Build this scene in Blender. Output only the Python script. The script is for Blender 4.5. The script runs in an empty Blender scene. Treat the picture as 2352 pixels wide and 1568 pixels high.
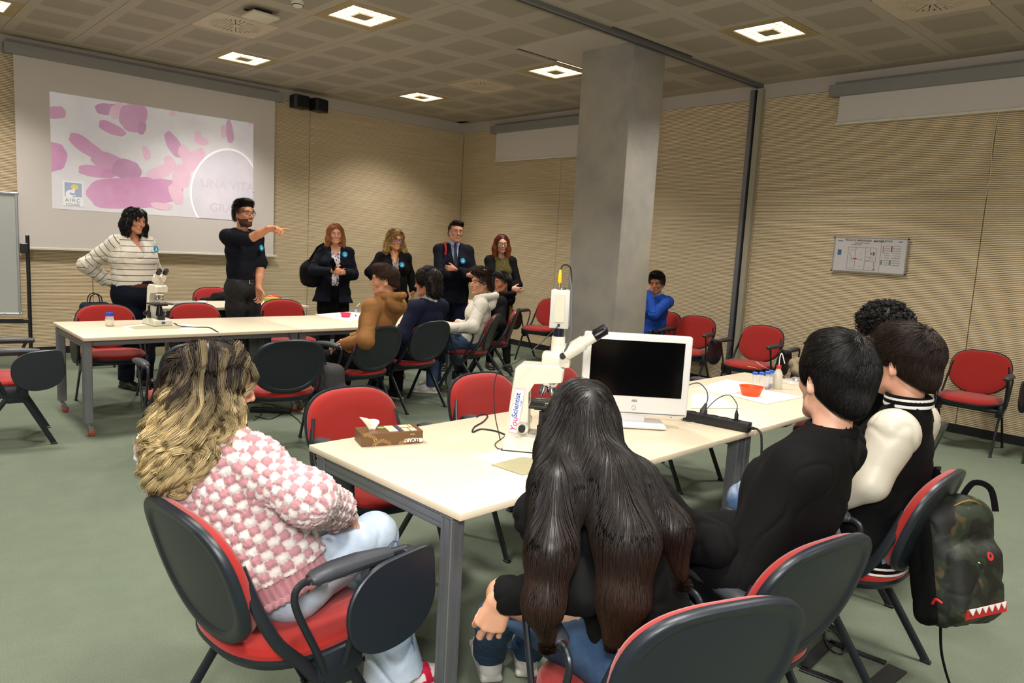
import bpy, bmesh, math, random
import numpy as np
from mathutils import Vector, Matrix
PI = math.pi
random.seed(7)
rng = np.random.default_rng(11)
SC = bpy.context.scene
COL = SC.collection

# ---------------------------------------------------------------- camera
yaw, pitch, roll = math.radians(47.03), math.radians(-7.472), math.radians(3.132)
fw = Vector((math.cos(pitch)*math.cos(yaw), math.cos(pitch)*math.sin(yaw), math.sin(pitch)))
rt = Vector((math.sin(yaw), -math.cos(yaw), 0))
up = rt.cross(fw)
rt2 = math.cos(roll)*rt + math.sin(roll)*up
up2 = -math.sin(roll)*rt + math.cos(roll)*up
cam_data = bpy.data.cameras.new('camera')
cam_data.sensor_width = 36.0
cam_data.lens = 36.0*1683.6/2352
cam_data.clip_start = 0.05
cam = bpy.data.objects.new('camera', cam_data)
COL.objects.link(cam)
CAM = Vector((-7.837, -9.861, 1.55))
cam.matrix_world = Matrix(((rt2.x, up2.x, -fw.x, CAM.x), (rt2.y, up2.y, -fw.y, CAM.y), (rt2.z, up2.z, -fw.z, CAM.z), (0, 0, 0, 1)))
SC.camera = cam

# ---------------------------------------------------------------- light and exposure
SC.view_settings.view_transform = 'Standard'
SC.view_settings.look = 'None'
SC.view_settings.exposure = 0.0
SC.view_settings.gamma = 1.0
SC.view_settings.use_curve_mapping = False
world = bpy.data.worlds.new('world')
SC.world = world
world.use_nodes = True
world.node_tree.nodes['Background'].inputs[0].default_value = (0.8, 0.85, 1.0, 1)
world.node_tree.nodes['Background'].inputs[1].default_value = 0.25
CELL_EMIT = 4.0
LAMP_W = 39.0
LAMP_C = (1.0, 0.945, 0.86)
def area_light(name, loc, aim, size, power, color, size_y=None):
    d = bpy.data.lights.new(name, 'AREA')
    d.energy = power
    d.color = color
    d.shape = 'RECTANGLE'
    d.size = size
    d.size_y = size_y or size
    o = bpy.data.objects.new(name, d)
    COL.objects.link(o)
    o.location = loc
    o.rotation_euler = (Vector(aim)-Vector(loc)).to_track_quat('-Z', 'Y').to_euler()
    return o
# the photographer's flash, held up and left of the lens and softened by its diffuser
area_light('camera_flash', (-8.15, -10.05, 2.15), (-4.6, -6.2, 0.9), 0.35, 80, (1.0, 0.98, 0.95))
# large soft fill added behind the camera; no window is modelled there
area_light('rear_fill_light', (-9.9, -11.8, 2.0), (-4.5, -5.0, 1.0), 2.4, 60, (0.93, 0.97, 1.0), 1.6)

# ---------------------------------------------------------------- materials
def lin(h):
    h = h.lstrip('#')
    v = [int(h[i:i+2], 16)/255 for i in (0, 2, 4)]
    return tuple((c/12.92 if c <= .04045 else ((c+.055)/1.055)**2.4) for c in v) + (1.0,)
MATS = {}
class NT:
    def __init__(s, name):
        s.m = bpy.data.materials.new(name)
        s.m.use_nodes = True
        s.t = s.m.node_tree
        s.b = s.t.nodes['Principled BSDF']
    def n(s, typ, **kw):
        nd = s.t.nodes.new(typ)
        for k, v in kw.items():
            if k.startswith('i_'):
                key = k[2:]
                nd.inputs[int(key) if key.isdigit() else key.replace('_', ' ')].default_value = v
            else:
                setattr(nd, k, v)
        return nd
    def l(s, a, b):
        s.t.links.new(a, b)
    def mix(s, fac, a, b, mode='MIX'):
        nd = s.n('ShaderNodeMix', data_type='RGBA', blend_type=mode)
        for sock, v in ((nd.inputs[0], fac), (nd.inputs[6], a), (nd.inputs[7], b)):
            if isinstance(v, (int, float, tuple)):
                sock.default_value = v
            else:
                s.l(v, sock)
        return nd.outputs[2]
    def math(s, op, a, b=None):
        nd = s.n('ShaderNodeMath', operation=op)
        for i, v in enumerate((a, b)):
            if v is None:
                continue
            if isinstance(v, (int, float)):
                nd.inputs[i].default_value = v
            else:
                s.l(v, nd.inputs[i])
        return nd.outputs[0]
    def noise(s, scale, detail=3, vec=None, rough=.55):
        nd = s.n('ShaderNodeTexNoise')
        nd.inputs['Scale'].default_value = scale
        nd.inputs['Detail'].default_value = detail
        nd.inputs['Roughness'].default_value = rough
        if vec is not None:
            s.l(vec, nd.inputs['Vector'])
        return nd.outputs[0]
    def ramp(s, fac, stops):
        nd = s.n('ShaderNodeValToRGB')
        e = nd.color_ramp.elements
        while len(e) < len(stops):
            e.new(.5)
        for el, (p, c) in zip(e, stops):
            el.position = p
            el.color = c if len(c) == 4 else (*c, 1)
        s.l(fac, nd.inputs[0])
        return nd.outputs[0]
    def coords(s, kind='Object', scale=(1, 1, 1)):
        tc = s.n('ShaderNodeTexCoord')
        mp = s.n('ShaderNodeMapping')
        mp.inputs['Scale'].default_value = scale
        s.l(tc.outputs[kind], mp.inputs['Vector'])
        return mp.outputs[0]
    def bump(s, h, strength=.3, dist=.002):
        nd = s.n('ShaderNodeBump')
        nd.inputs['Strength'].default_value = strength
        nd.inputs['Distance'].default_value = dist
        s.l(h, nd.inputs['Height'])
        s.l(nd.outputs[0], s.b.inputs['Normal'])

def mat(name, hx, rough=.5, metal=0.0, vary=.10, vscale=12, bump=0.0, bscale=300, spec=.5, coat=0.0, sheen=0.0, trans=0.0, ior=1.45, alpha=1.0, emit=None, estr=0.0, dark=None):
    if name in MATS:
        return MATS[name]
    t = NT(name)
    base = lin(hx) if isinstance(hx, str) else hx
    v = t.coords('Object')
    if vary > 0:
        lo = tuple(c*(1-vary) for c in base[:3])+(1,)
        hi = tuple(min(1, c*(1+vary)) for c in base[:3])+(1,)
        col = t.mix(t.noise(vscale, 4, v), lo, hi)
        t.l(col, t.b.inputs['Base Color'])
    else:
        t.b.inputs['Base Color'].default_value = base
    t.b.inputs['Roughness'].default_value = rough
    t.b.inputs['Metallic'].default_value = metal
    t.b.inputs['Specular IOR Level'].default_value = spec
    t.b.inputs['Coat Weight'].default_value = coat
    t.b.inputs['Sheen Weight'].default_value = sheen
    t.b.inputs['IOR'].default_value = ior
    if trans:
        t.b.inputs['Transmission Weight'].default_value = trans
    if alpha < 1:
        t.b.inputs['Alpha'].default_value = alpha
    if emit:
        t.b.inputs['Emission Color'].default_value = lin(emit)
        t.b.inputs['Emission Strength'].default_value = estr
    if bump:
        t.bump(t.noise(bscale, 4, v), bump, .002)
    MATS[name] = t.m
    return t.m
def attr_mat(name, rough=.6, sheen=0.0, bump=0.0, bscale=300, spec=.4, vary=.1):
    """colour comes from the mesh attribute 'Col' (the dye, knit or print of the thing itself)"""
    if name in MATS:
        return MATS[name]
    t = NT(name)
    a = t.n('ShaderNodeAttribute', attribute_name='Col')
    v = t.coords('Object')
    nz = t.noise(60, 3, v)
    c = t.mix(nz, (1-vary, 1-vary, 1-vary, 1), (1+vary, 1+vary, 1+vary, 1))
    t.l(t.mix(1.0, a.outputs['Color'], c, 'MULTIPLY'), t.b.inputs['Base Color'])
    t.b.inputs['Roughness'].default_value = rough
    t.b.inputs['Sheen Weight'].default_value = sheen
    t.b.inputs['Specular IOR Level'].default_value = spec
    if bump:
        t.bump(t.noise(bscale, 4, v), bump, .002)
    MATS[name] = t.m
    return t.m

# ---------------------------------------------------------------- mesh building
def norm(v):
    v = np.asarray(v, float)
    return v/(np.linalg.norm(v)+1e-12)
def frame(d, hint=(0, 0, 1)):
    """3x3 with columns x=d, y, z (z near the hint)"""
    x = norm(d)
    h = np.asarray(hint, float)
    if abs(np.dot(x, norm(h))) > .98:
        h = np.array((0, 1.0, 0)) if abs(x[1]) < .9 else np.array((1.0, 0, 0))
    y = norm(np.cross(h, x))
    z = np.cross(x, y)
    return np.stack([x, y, z], 1)
def rotz(a):
    c, s = math.cos(a), math.sin(a)
    return np.array(((c, -s, 0), (s, c, 0), (0, 0, 1.0)))
def rotx(a):
    c, s = math.cos(a), math.sin(a)
    return np.array(((1.0, 0, 0), (0, c, -s), (0, s, c)))
def roty(a):
    c, s = math.cos(a), math.sin(a)
    return np.array(((c, 0, s), (0, 1.0, 0), (-s, 0, c)))
def spline(pts, n=6):
    P = np.asarray(pts, float)
    out = []
    for i in range(len(P)-1):
        p0, p1, p2, p3 = P[max(i-1, 0)], P[i], P[i+1], P[min(i+2, len(P)-1)]
        for k in range(n):
            t = k/n
            out.append(.5*((2*p1)+(-p0+p2)*t+(2*p0-5*p1+4*p2-p3)*t*t+(-p0+3*p1-3*p2+p3)*t**3))
    out.append(P[-1])
    return np.array(out)
class MB:
    def __init__(s):
        s.v, s.f, s.mi, s.m = [], [], [], 0
    def add(s, V, F, M=None, t=None):
        V = np.asarray(V, float)
        if M is not None:
            V = V @ np.asarray(M, float).T
        if t is not None:
            V = V + np.asarray(t, float)
        o = len(s.v)
        s.v.extend(map(tuple, V))
        s.f.extend(tuple(int(i)+o for i in f) for f in F)
        s.mi.extend([s.m]*len(F))
        return s
    def box(s, c, d, M=None, t=None):
        x, y, z = d[0]/2, d[1]/2, d[2]/2
        V = [(c[0]+a*x, c[1]+b*y, c[2]+e*z) for a in (-1, 1) for b in (-1, 1) for e in (-1, 1)]
        return s.add(V, [(0, 1, 3, 2), (4, 6, 7, 5), (0, 4, 5, 1), (2, 3, 7, 6), (0, 2, 6, 4), (1, 5, 7, 3)], M, t)
    def rbox(s, c, d, r=.004, seg=2, M=None, t=None):
        bm = bmesh.new()
        bmesh.ops.create_cube(bm, size=1)
        for v in bm.verts:
            v.co = Vector((v.co.x*d[0], v.co.y*d[1], v.co.z*d[2]))
        bmesh.ops.bevel(bm, geom=bm.edges[:], offset=min(r, min(d)*.49), segments=seg, affect='EDGES', profile=.5)
        V = [(v.co.x+c[0], v.co.y+c[1], v.co.z+c[2]) for v in bm.verts]
        bm.verts.index_update()
        F = [[v.index for v in f.verts] for f in bm.faces]
        bm.free()
        return s.add(V, F, M, t)
    def tube(s, pts, r, n=8, ry=None, hint=(0, 0, 1), cap=True, M=None, t=None):
        P = np.asarray(pts, float)
        k = len(P)
        r = np.full(k, r) if np.isscalar(r) else np.asarray(r, float)
        ry = r if ry is None else (np.full(k, ry) if np.isscalar(ry) else np.asarray(ry, float))
        V = []
        prev = None
        for i in range(k):
            d = P[min(i+1, k-1)]-P[max(i-1, 0)]
            Fm = frame(d, hint if prev is None else prev)
            prev = Fm[:, 2]
            for j in range(n):
                a = 2*PI*j/n
                V.append(P[i]+Fm[:, 1]*math.cos(a)*r[i]+Fm[:, 2]*math.sin(a)*ry[i])
        F = [(i*n+j, i*n+(j+1) % n, (i+1)*n+(j+1) % n, (i+1)*n+j) for i in range(k-1) for j in range(n)]
        if cap:
            F += [tuple(range(n))[::-1], tuple((k-1)*n+j for j in range(n))]
        return s.add(V, F, M, t)
    def lathe(s, prof, n=24, M=None, t=None, sx=1, sy=1, ring=False):
        if ring:
            prof = list(prof)+[prof[0]]
        V, F = [], []
        for r, z in prof:
            for j in range(n):
                a = 2*PI*j/n
                V.append((r*math.cos(a)*sx, r*math.sin(a)*sy, z))
        for i in range(len(prof)-1):
            for j in range(n):
                F.append((i*n+j, i*n+(j+1) % n, (i+1)*n+(j+1) % n, (i+1)*n+j))
        if not ring and prof[0][0] > 1e-6:
            F.append(tuple(range(n))[::-1])
        if not ring and prof[-1][0] > 1e-6:
            F.append(tuple((len(prof)-1)*n+j for j in range(n)))
        return s.add(V, F, M, t)
    def prism(s, poly, z0, z1, M=None, t=None, bev=0.0):
        P = np.asarray(poly, float)
        n = len(P)
        if bev:
            c = P.mean(0)
            Q = c+(P-c)*(1-bev/np.linalg.norm(P-c, axis=1).mean())
            rings = [(Q, z0), (P, z0+bev), (P, z1-bev), (Q, z1)]
        else:
            rings = [(P, z0), (P, z1)]
        V = [(x, y, z) for R, z in rings for x, y in R]
        F = [(i*n+j, i*n+(j+1) % n, (i+1)*n+(j+1) % n, (i+1)*n+j) for i in range(len(rings)-1) for j in range(n)]
        F += [tuple(range(n))[::-1], tuple((len(rings)-1)*n+j for j in range(n))]
        return s.add(V, F, M, t)
    def sphere(s, c, r, n=16, m=10, M=None, t=None):
        r = (r, r, r) if np.isscalar(r) else r
        V = [(0, 0, -1)]
        for i in range(1, m):
            a = PI*i/m-PI/2
            V += [(math.cos(a)*math.cos(2*PI*j/n), math.cos(a)*math.sin(2*PI*j/n), math.sin(a)) for j in range(n)]
        V.append((0, 0, 1))
        F = [(0, 1+(j+1) % n, 1+j) for j in range(n)]
        for i in range(m-2):
            F += [(1+i*n+j, 1+i*n+(j+1) % n, 1+(i+1)*n+(j+1) % n, 1+(i+1)*n+j) for j in range(n)]
        e = len(V)-1
        F += [(e, 1+(m-2)*n+j, 1+(m-2)*n+(j+1) % n) for j in range(n)]
        V = np.array(V)*np.array(r)
        if M is not None:
            V = V @ np.asarray(M, float).T
        return s.add(V+np.array(c, float), F, None, t)
    def build(s, name, mats, parent=None, smooth=.6, loc=None):
        me = bpy.data.meshes.new(name)
        me.from_pydata(s.v, [], s.f)
        for m in (mats if isinstance(mats, (list, tuple)) else [mats]):
            me.materials.append(m)
        if max(s.mi, default=0) > 0:
            me.polygons.foreach_set('material_index', s.mi)
        if smooth:
            me.polygons.foreach_set('use_smooth', [True]*len(me.polygons))
            me.set_sharp_from_angle(angle=smooth)
        me.update()
        o = bpy.data.objects.new(name, me)
        COL.objects.link(o)
        if parent is not None:
            o.parent = parent
        if loc is not None:
            o.location = loc
        return o
def npmesh(name, V, F, m, parent=None, smooth=True, col=None, loc=None):
    """large meshes from arrays; F is (n,4) or (n,3)"""
    V = np.asarray(V, np.float32)
    F = np.asarray(F, np.int32)
    me = bpy.data.meshes.new(name)
    k = F.shape[1]
    me.vertices.add(len(V))
    me.vertices.foreach_set('co', V.ravel())
    me.loops.add(F.size)
    me.loops.foreach_set('vertex_index', F.ravel())
    me.polygons.add(len(F))
    me.polygons.foreach_set('loop_start', np.arange(0, F.size, k, dtype=np.int32))
    if smooth:
        me.polygons.foreach_set('use_smooth', np.ones(len(F), bool))
    me.update(calc_edges=True)
    me.validate()
    if col is not None:
        a = me.color_attributes.new('Col', 'FLOAT_COLOR', 'POINT')
        c = np.ones((len(V), 4), np.float32)
        c[:, :3] = col
        a.data.foreach_set('color', c.ravel())
    me.materials.append(m)
    o = bpy.data.objects.new(name, me)
    COL.objects.link(o)
    if parent is not None:
        o.parent = parent
    if loc is not None:
        o.location = loc
    return o
def tag(o, label=None, cat=None, group=None, kind=None):
    if label:
        o['label'] = label
    if cat:
        o['category'] = cat
    if group:
        o['group'] = group
    if kind:
        o['kind'] = kind
    return o
def thing(name, label, cat, loc=(0, 0, 0), rz=0.0, group=None):
    o = bpy.data.objects.new(name, None)
    o.empty_display_size = .1
    COL.objects.link(o)
    o.location = loc
    o.rotation_euler = (0, 0, rz)
    return tag(o, label, cat, group)
def struct(name, mb, m, parent=None, smooth=None):
    o = mb.build(name, m, parent, smooth)
    if parent is None:
        o['kind'] = 'structure'
    return o
def dup(root, loc, rz, label=None, group=None):
    def cp(o, par):
        c = o.copy()
        COL.objects.link(c)
        if par is not None:
            c.parent = par
        for ch in [x for x in KIDS.get(o.name, [])]:
            cp(ch, c)
        return c
    r = cp(root, None)
    r.location = loc
    r.rotation_euler = (0, 0, rz)
    if label:
        r['label'] = label
    if group:
        r['group'] = group
    return r
KIDS = {}
def note_kids(o):
    KIDS[o.name] = [c for c in COL.objects if c.parent == o]
    for c in KIDS[o.name]:
        note_kids(c)
# ================================================================ the setting
H = 3.50
ZT = 3.341       # top of the slatted cladding
def carpet_mat():
    t = NT('carpet_green')
    v = t.coords('Object')
    big = t.noise(1.1, 3, v)
    c1 = t.mix(big, lin('#626b5c'), lin('#737b6b'))
    mid = t.noise(9, 4, v)
    c2 = t.mix(t.math('MULTIPLY', mid, .5), c1, lin('#525b4e'))
    fine = t.noise(260, 3, v, .7)
    c3 = t.mix(t.ramp(fine, [(.35, (0, 0, 0)), (.65, (1, 1, 1))]), (.72, .72, .72, 1), (1.25, 1.25, 1.25, 1))
    t.l(t.mix(1.0, c2, c3, 'MULTIPLY'), t.b.inputs['Base Color'])
    t.b.inputs['Roughness'].default_value = .95
    t.b.inputs['Specular IOR Level'].default_value = .15
    t.bump(fine, .6, .004)
    return t.m
def slat_mat(name, axis):
    t = NT(name)
    sc = (1.3, 40, 62.0) if axis == 'x' else (40, 1.3, 62.0)
    v = t.coords('Object', scale=sc)
    a = t.noise(1.0, 2, v)
    b = t.noise(14.0, 3, v)
    c = t.ramp(a, [(.25, lin('#d2ba95')), (.5, lin('#e2d0ae')), (.75, lin('#ebddc0'))])
    t.l(t.mix(t.math('MULTIPLY', b, .35), c, lin('#c4a67c')), t.b.inputs['Base Color'])
    t.b.inputs['Roughness'].default_value = .5
    t.b.inputs['Specular IOR Level'].default_value = .35
    return t.m
def concrete_mat():
    t = NT('troweled_plaster')
    v = t.coords('Object')
    a = t.noise(2.2, 6, v, .62)
    b = t.noise(7.0, 5, v, .7)
    c = t.ramp(a, [(.3, lin('#8a8680')), (.5, lin('#a09a90')), (.7, lin('#ada392'))])
    c = t.mix(t.math('MULTIPLY', b, .5), c, lin('#8b8a89'))
    t.l(c, t.b.inputs['Base Color'])
    t.b.inputs['Roughness'].default_value = .55
    t.bump(b, .25, .004)
    return t.m
def tile_mat():
    t = NT('perforated_ceiling_tile')
    tc = t.n('ShaderNodeTexCoord')
    sp = t.n('ShaderNodeSeparateXYZ')
    t.l(tc.outputs['Object'], sp.inputs[0])
    ax = t.math('ABSOLUTE', sp.outputs[0])
    ay = t.math('ABSOLUTE', sp.outputs[1])
    m = t.math('MAXIMUM', t.math('MULTIPLY', ax, 1/.219), t.math('MULTIPLY', ay, 1/.231))
    inside = t.math('LESS_THAN', m, 1.0)
    vo = t.n('ShaderNodeTexVoronoi')
    vo.inputs['Scale'].default_value = 120
    vo.inputs['Randomness'].default_value = 0
    t.l(tc.outputs['Object'], vo.inputs['Vector'])
    hole = t.math('LESS_THAN', vo.outputs['Distance'], .27)
    f = t.math('MULTIPLY', inside, t.math('ADD', t.math('MULTIPLY', hole, .45), .16))
    base = t.mix(t.noise(1.5, 3, tc.outputs['Object']), lin('#a59e92'), lin('#afa89c'))
    t.l(t.mix(f, base, lin('#4a4238')), t.b.inputs['Base Color'])
    t.b.inputs['Roughness'].default_value = .8
    return t.m
M_carpet = carpet_mat()
M_slx, M_sly = slat_mat('wood_slat_x', 'x'), slat_mat('wood_slat_y', 'y')
M_conc, M_tile = concrete_mat(), tile_mat()
M_gap = mat('slat_backing', '#6e5632', .9)
M_white = mat('white_wall_paint', '#b5aea6', .7, vary=.04, vscale=2)
M_ceil = mat('ceiling_plaster', '#aaa08d', .85, vary=.05, vscale=2)
M_base = mat('black_skirting', '#16171a', .5)
M_alu = mat('brushed_aluminium', '#9a9b9e', .38, .85, vary=.08, vscale=60)
M_alu_d = mat('grey_aluminium', '#85878b', .45, .7, vary=.06, vscale=40)
M_black = mat('black_plastic', '#17181b', .42, vary=.05)
M_plain = mat('plain_wall', '#b9ad97', .8, vary=.04, vscale=2)

struct('floor', MB().box((-5, -6.2, -.05), (11.2, 13.2, .1)), M_carpet)
struct('ceiling', MB().box((-5, -6.2, H+.16), (11.2, 13.2, .1)), M_ceil)
X0, Y0 = -10.4, -12.4
def wall(name, axis, lo, hi, joints):
    """a wall with slat panels; axis 'x' runs along x at y=0, axis 'y' runs along y at x=0"""
    def box(mb, a, b, z0, z1, d0, d1):
        if axis == 'x':
            mb.box(((a+b)/2, (d0+d1)/2, (z0+z1)/2), (b-a, abs(d1-d0), z1-z0))
        else:
            mb.box(((d0+d1)/2, (a+b)/2, (z0+z1)/2), (abs(d1-d0), b-a, z1-z0))
    w = MB()
    box(w, lo, hi+.2, 0, H+.12, .02, .2)
    root = struct(name, w, M_gap)
    b = MB()
    box(b, lo, hi+.02, ZT, H+.1, -.004, .03)
    b.build('white_frieze', M_white, root, None)
    for a, c in zip(joints[:-1], joints[1:]):
        mb = MB()
        z, p = .085, .0167
        while z < ZT-.01:
            box(mb, a+.004, c-.004, z, z+.0118, 0.0, .03)
            z += p
        o = mb.build('slat_panel', M_slx if axis == 'x' else M_sly, root, None)
        o['kind'] = 'stuff'
    return root
wall('wall_back', 'x', X0, 0.0, [X0, -8.34, -5.56, -2.78, 0.0])
wall('wall_right', 'y', Y0, 0.0, [Y0, -10.2, -7.74, -5.43, -5.28, -2.29, 0.0])
struct('wall_left', MB().box((X0-.1, -6.2, 1.75), (.2, 12.8, 3.7)), M_plain)
struct('wall_front', MB().box((-5.2, Y0-.1, 1.75), (10.8, .2, 3.7)), M_plain)
struct('baseboard_back', MB().box((X0/2, -.006, .042), (-X0, .02, .084)), M_base)
struct('baseboard_right', MB().box((-.006, Y0/2, .042), (.02, -Y0, .084)), M_base)

# ceiling: one object for each tile
LX, LY, MX, MY = -4.243, -3.807, .623, .646
lights_ij = {(i, j) for i in (-8, -4, 0, 4) for j in (4, 0, -4, -8, -12)} | {(-8, -4)}
vents_ij = {(-1, 2), (4, 2), (4, -6), (-1, -6)}
tb = MB()
tb.rbox((0, 0, 0), (MX-.004, MY-.004, .018), .0015, 1)
tile0 = None
croot = struct('trim_1', MB().box((X0/2, -6.2, H+.085), (-X0, 12.4, .01)), M_ceil)   # board above the tiles, holds them
pc = (-2.62, -1.37, -5.30, -4.43)     # plain plaster around the pillar
for i in range(-9, 7):
    for j in range(-13, 6):
        x, y = LX+i*MX, LY+j*MY
        if x-MX/2 < X0 or y-MY/2 < Y0 or (i, j) in lights_ij or (i, j) in vents_ij:
            continue
        if x > -.25 or y > -.25:
            continue
        if -2.75 < x < -1.3 and -5.3 < y < -4.4:
            continue
        if tile0 is None:
            tile0 = tb.build('ceiling_tile', M_tile, croot, None)
            o = tile0
        else:
            o = tile0.copy()
            COL.objects.link(o)
        o.location = (x, y, H+.009)
# strips where the tile grid ends at the walls and round the pillar
mb = MB()
xe = LX+6.5*MX
ye = LY+5.5*MY
struct('trim_2', MB().box(((xe+0)/2, Y0/2, H+.009), (0-xe-.003, -Y0, .018)), M_ceil)
struct('trim_3', MB().box((X0/2-.1, (ye+0)/2, H+.009), (-X0, 0-ye-.003, .018)), M_ceil)
struct('trim_4', MB().box((-1.99, -4.78, H+.02), (1.50, 1.13, .05)), M_white)
# sliding partition track and its wall post
tr = thing('partition_track', 'dark metal ceiling track crossing in front of the plaster pillar', 'track', (0, 0, 0))
MB().box((-5.2, -5.375, H-.012), (10.4, .035, .05)).build('rail', M_alu_d, tr, None)
MB().box((-5.2, -5.345, H-.004), (10.4, .03, .03)).build('slot', M_black, tr, None)
MB().box((-5.2, -5.32, H-.012), (10.4, .025, .05)).build('rail', M_alu_d, tr, None)
po = thing('wall_post', 'tall grey aluminium post with a black slot between the slatted panels', 'post', (-.02, -5.35, 0))
MB().box((0, .055, 1.72), (.09, .05, 3.44)).build('profile', M_alu_d, po, None)
MB().box((.01, .012, 1.72), (.06, .04, 3.44)).build('slot', M_black, po, None)
MB().box((0, -.04, 1.72), (.10, .06, 3.44)).build('profile', mat('beige_aluminium', '#a8a291', .5, .3), po, None)
# the pillar
pm = MB()
pm.rbox(((-2.237-1.743)/2, (-5.302-4.653)/2, 1.752), (.494, .649, 3.504), .012, 2)
tag(pm.build('pillar', M_conc), 'square grey troweled plaster pillar rising to the ceiling', 'pillar')

# ceiling lights: a plate with 32 lit louvre cells round a blank centre
M_plate = mat('light_plate', '#a5946f', .5, .2)
M_cell = mat('lit_cell', '#ffffff', .5, vary=0, emit='#fffaf2', estr=CELL_EMIT)
M_vane = mat('light_vane', '#c9bea2', .4)
def ceiling_light(x, y, label):
    t = thing('ceiling_light', label, 'ceiling light', (x, y, H), 0)
    s, c = .443, .443/6
    p = MB()
    a, b = MX/2-.002, MY/2-.002
    h = s/2+.004
    for cx, cy, dx, dy in ((-(a+h)/2, 0, a-h, 2*b), ((a+h)/2, 0, a-h, 2*b), (0, -(b+h)/2, 2*h, b-h), (0, (b+h)/2, 2*h, b-h)):
        p.box((cx, cy, .006), (dx, dy, .012))
    p.box((0, 0, .004), (2*c, 2*c, .014))
    p.build('plate', M_plate, t, None)
    v = MB()
    for k in range(7):
        w = -s/2+k*c
        v.box((w, 0, .02), (.003, s, .03))
        v.box((0, w, .02), (s, .003, .03))
    v.box((0, 0, .055), (s+.01, s+.01, .01))
    v.build('louvre', M_vane, t, None)
    for i in range(6):
        for j in range(6):
            if i in (2, 3) and j in (2, 3):
                continue
            if 'cell' not in CELLS:
                q = MB().prism([(-c/2+.004, -c/2+.009), (-c/2+.009, -c/2+.004), (c/2-.009, -c/2+.004), (c/2-.004, -c/2+.009), (c/2-.004, c/2-.009), (c/2-.009, c/2-.004), (-c/2+.009, c/2-.004), (-c/2+.004, c/2-.009)], .012, .03)
                o = q.build('lit_cell', M_cell, t, None)
                CELLS['cell'] = o
            else:
                o = CELLS['cell'].copy()
                COL.objects.link(o)
                o.parent = t
            o.location = (-s/2+(i+.5)*c, -s/2+(j+.5)*c, 0)
    ld = bpy.data.lights.get('louvre_light')
    if ld is None:
        ld = bpy.data.lights.new('louvre_light', 'AREA')
        ld.shape = 'SQUARE'
        ld.size = .43
        ld.energy = LAMP_W
        ld.spread = math.radians(112)
        ld.color = LAMP_C
    lo = bpy.data.objects.new('lamp', ld)
    COL.objects.link(lo)
    lo.parent = t
    lo.location = (0, 0, -.004)
    return t
CELLS = {}
seen = {(0, 0): 'square louvred ceiling light, nearest of those left of the ceiling track', (0, 4): 'square louvred ceiling light nearest the big projection screen',
        (4, 4): 'small-looking square louvred ceiling light near the room corner', (4, 0): 'square louvred ceiling light beside the top of the pillar',
        (4, -4): 'square louvred ceiling light on the right side of the ceiling track', (-4, 4): 'partly cut off square ceiling light at the top left corner'}
for (i, j) in sorted(lights_ij):
    if (i, j) in seen:
        ceiling_light(LX+i*MX, LY+j*MY, seen[(i, j)])
    else:
        t = ceiling_light(LX+i*MX, LY+j*MY, 'square louvred ceiling light overhead outside the picture')
        t['group'] = 'ceiling lights outside the picture'
# round swirl air vents
M_vent = mat('vent_plate', '#c4b8a6', .5)
def vent(x, y, label):
    t = thing('air_vent', label, 'air vent', (x, y, H))
    m = MB()
    m.box((0, 0, .02), (MX-.004, MY-.004, .02))
    m.build('backing', M_black, t, None)
    pl = MB()
    # plate with a round hole
    n = 48
    R = .235
    V, F = [], []
    for k in range(n):
        a = 2*PI*k/n
        sq = 1/max(abs(math.cos(a))/(MX/2-.002), abs(math.sin(a))/(MY/2-.002))
        V += [(R*math.cos(a), R*math.sin(a), 0), (sq*math.cos(a), sq*math.sin(a), 0), (R*math.cos(a), R*math.sin(a), .012), (sq*math.cos(a), sq*math.sin(a), .012)]
    for k in range(n):
        o, q = 4*k, 4*((k+1) % n)
        F += [(o, q, q+1, o+1), (o, o+2, q+2, q), (o+1, q+1, q+3, o+3)]
    pl.add(V, F)
    pl.build('plate', M_vent, t, None)
    bl = MB()
    def wedge(r0, r1, n, slot, off=0.0):
        for k in range(n):
            a0, a1 = 2*PI*k/n+off, 2*PI*(k+1)/n+off
            P = []
            for r, sgn in ((r0, 1), (r1, 1), (r1, -1), (r0, -1)):
                m = slot/2/r
                a = a0+m if sgn > 0 else a1-m
                P.append((r*math.cos(a), r*math.sin(a)))
            bl.prism(P, .001, .005)
    wedge(.165, R+.002, 32, .011)
    wedge(.045, .158, 16, .010)
    bl.lathe([(.157, .001), (.157, .005), (.167, .005), (.167, .001)], 40, ring=True)
    bl.build('blade_ring', M_vent, t, None)['kind'] = 'stuff'
    MB().lathe([(0, -.002), (.048, -.002), (.048, .006)], 20).build('hub', M_vent, t, None)
vent(LX-MX, LY+2*MY, 'pale square ceiling vent with a round swirl grille, left of the picture')
vent(LX+4*MX, LY+2*MY, 'small-looking swirl ceiling vent between two lights near the corner')
vent(LX+4*MX, LY-6*MY, 'swirl ceiling vent at the top right of the picture')
vent(LX-MX, LY-6*MY, 'swirl ceiling vent overhead outside the picture')
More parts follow.
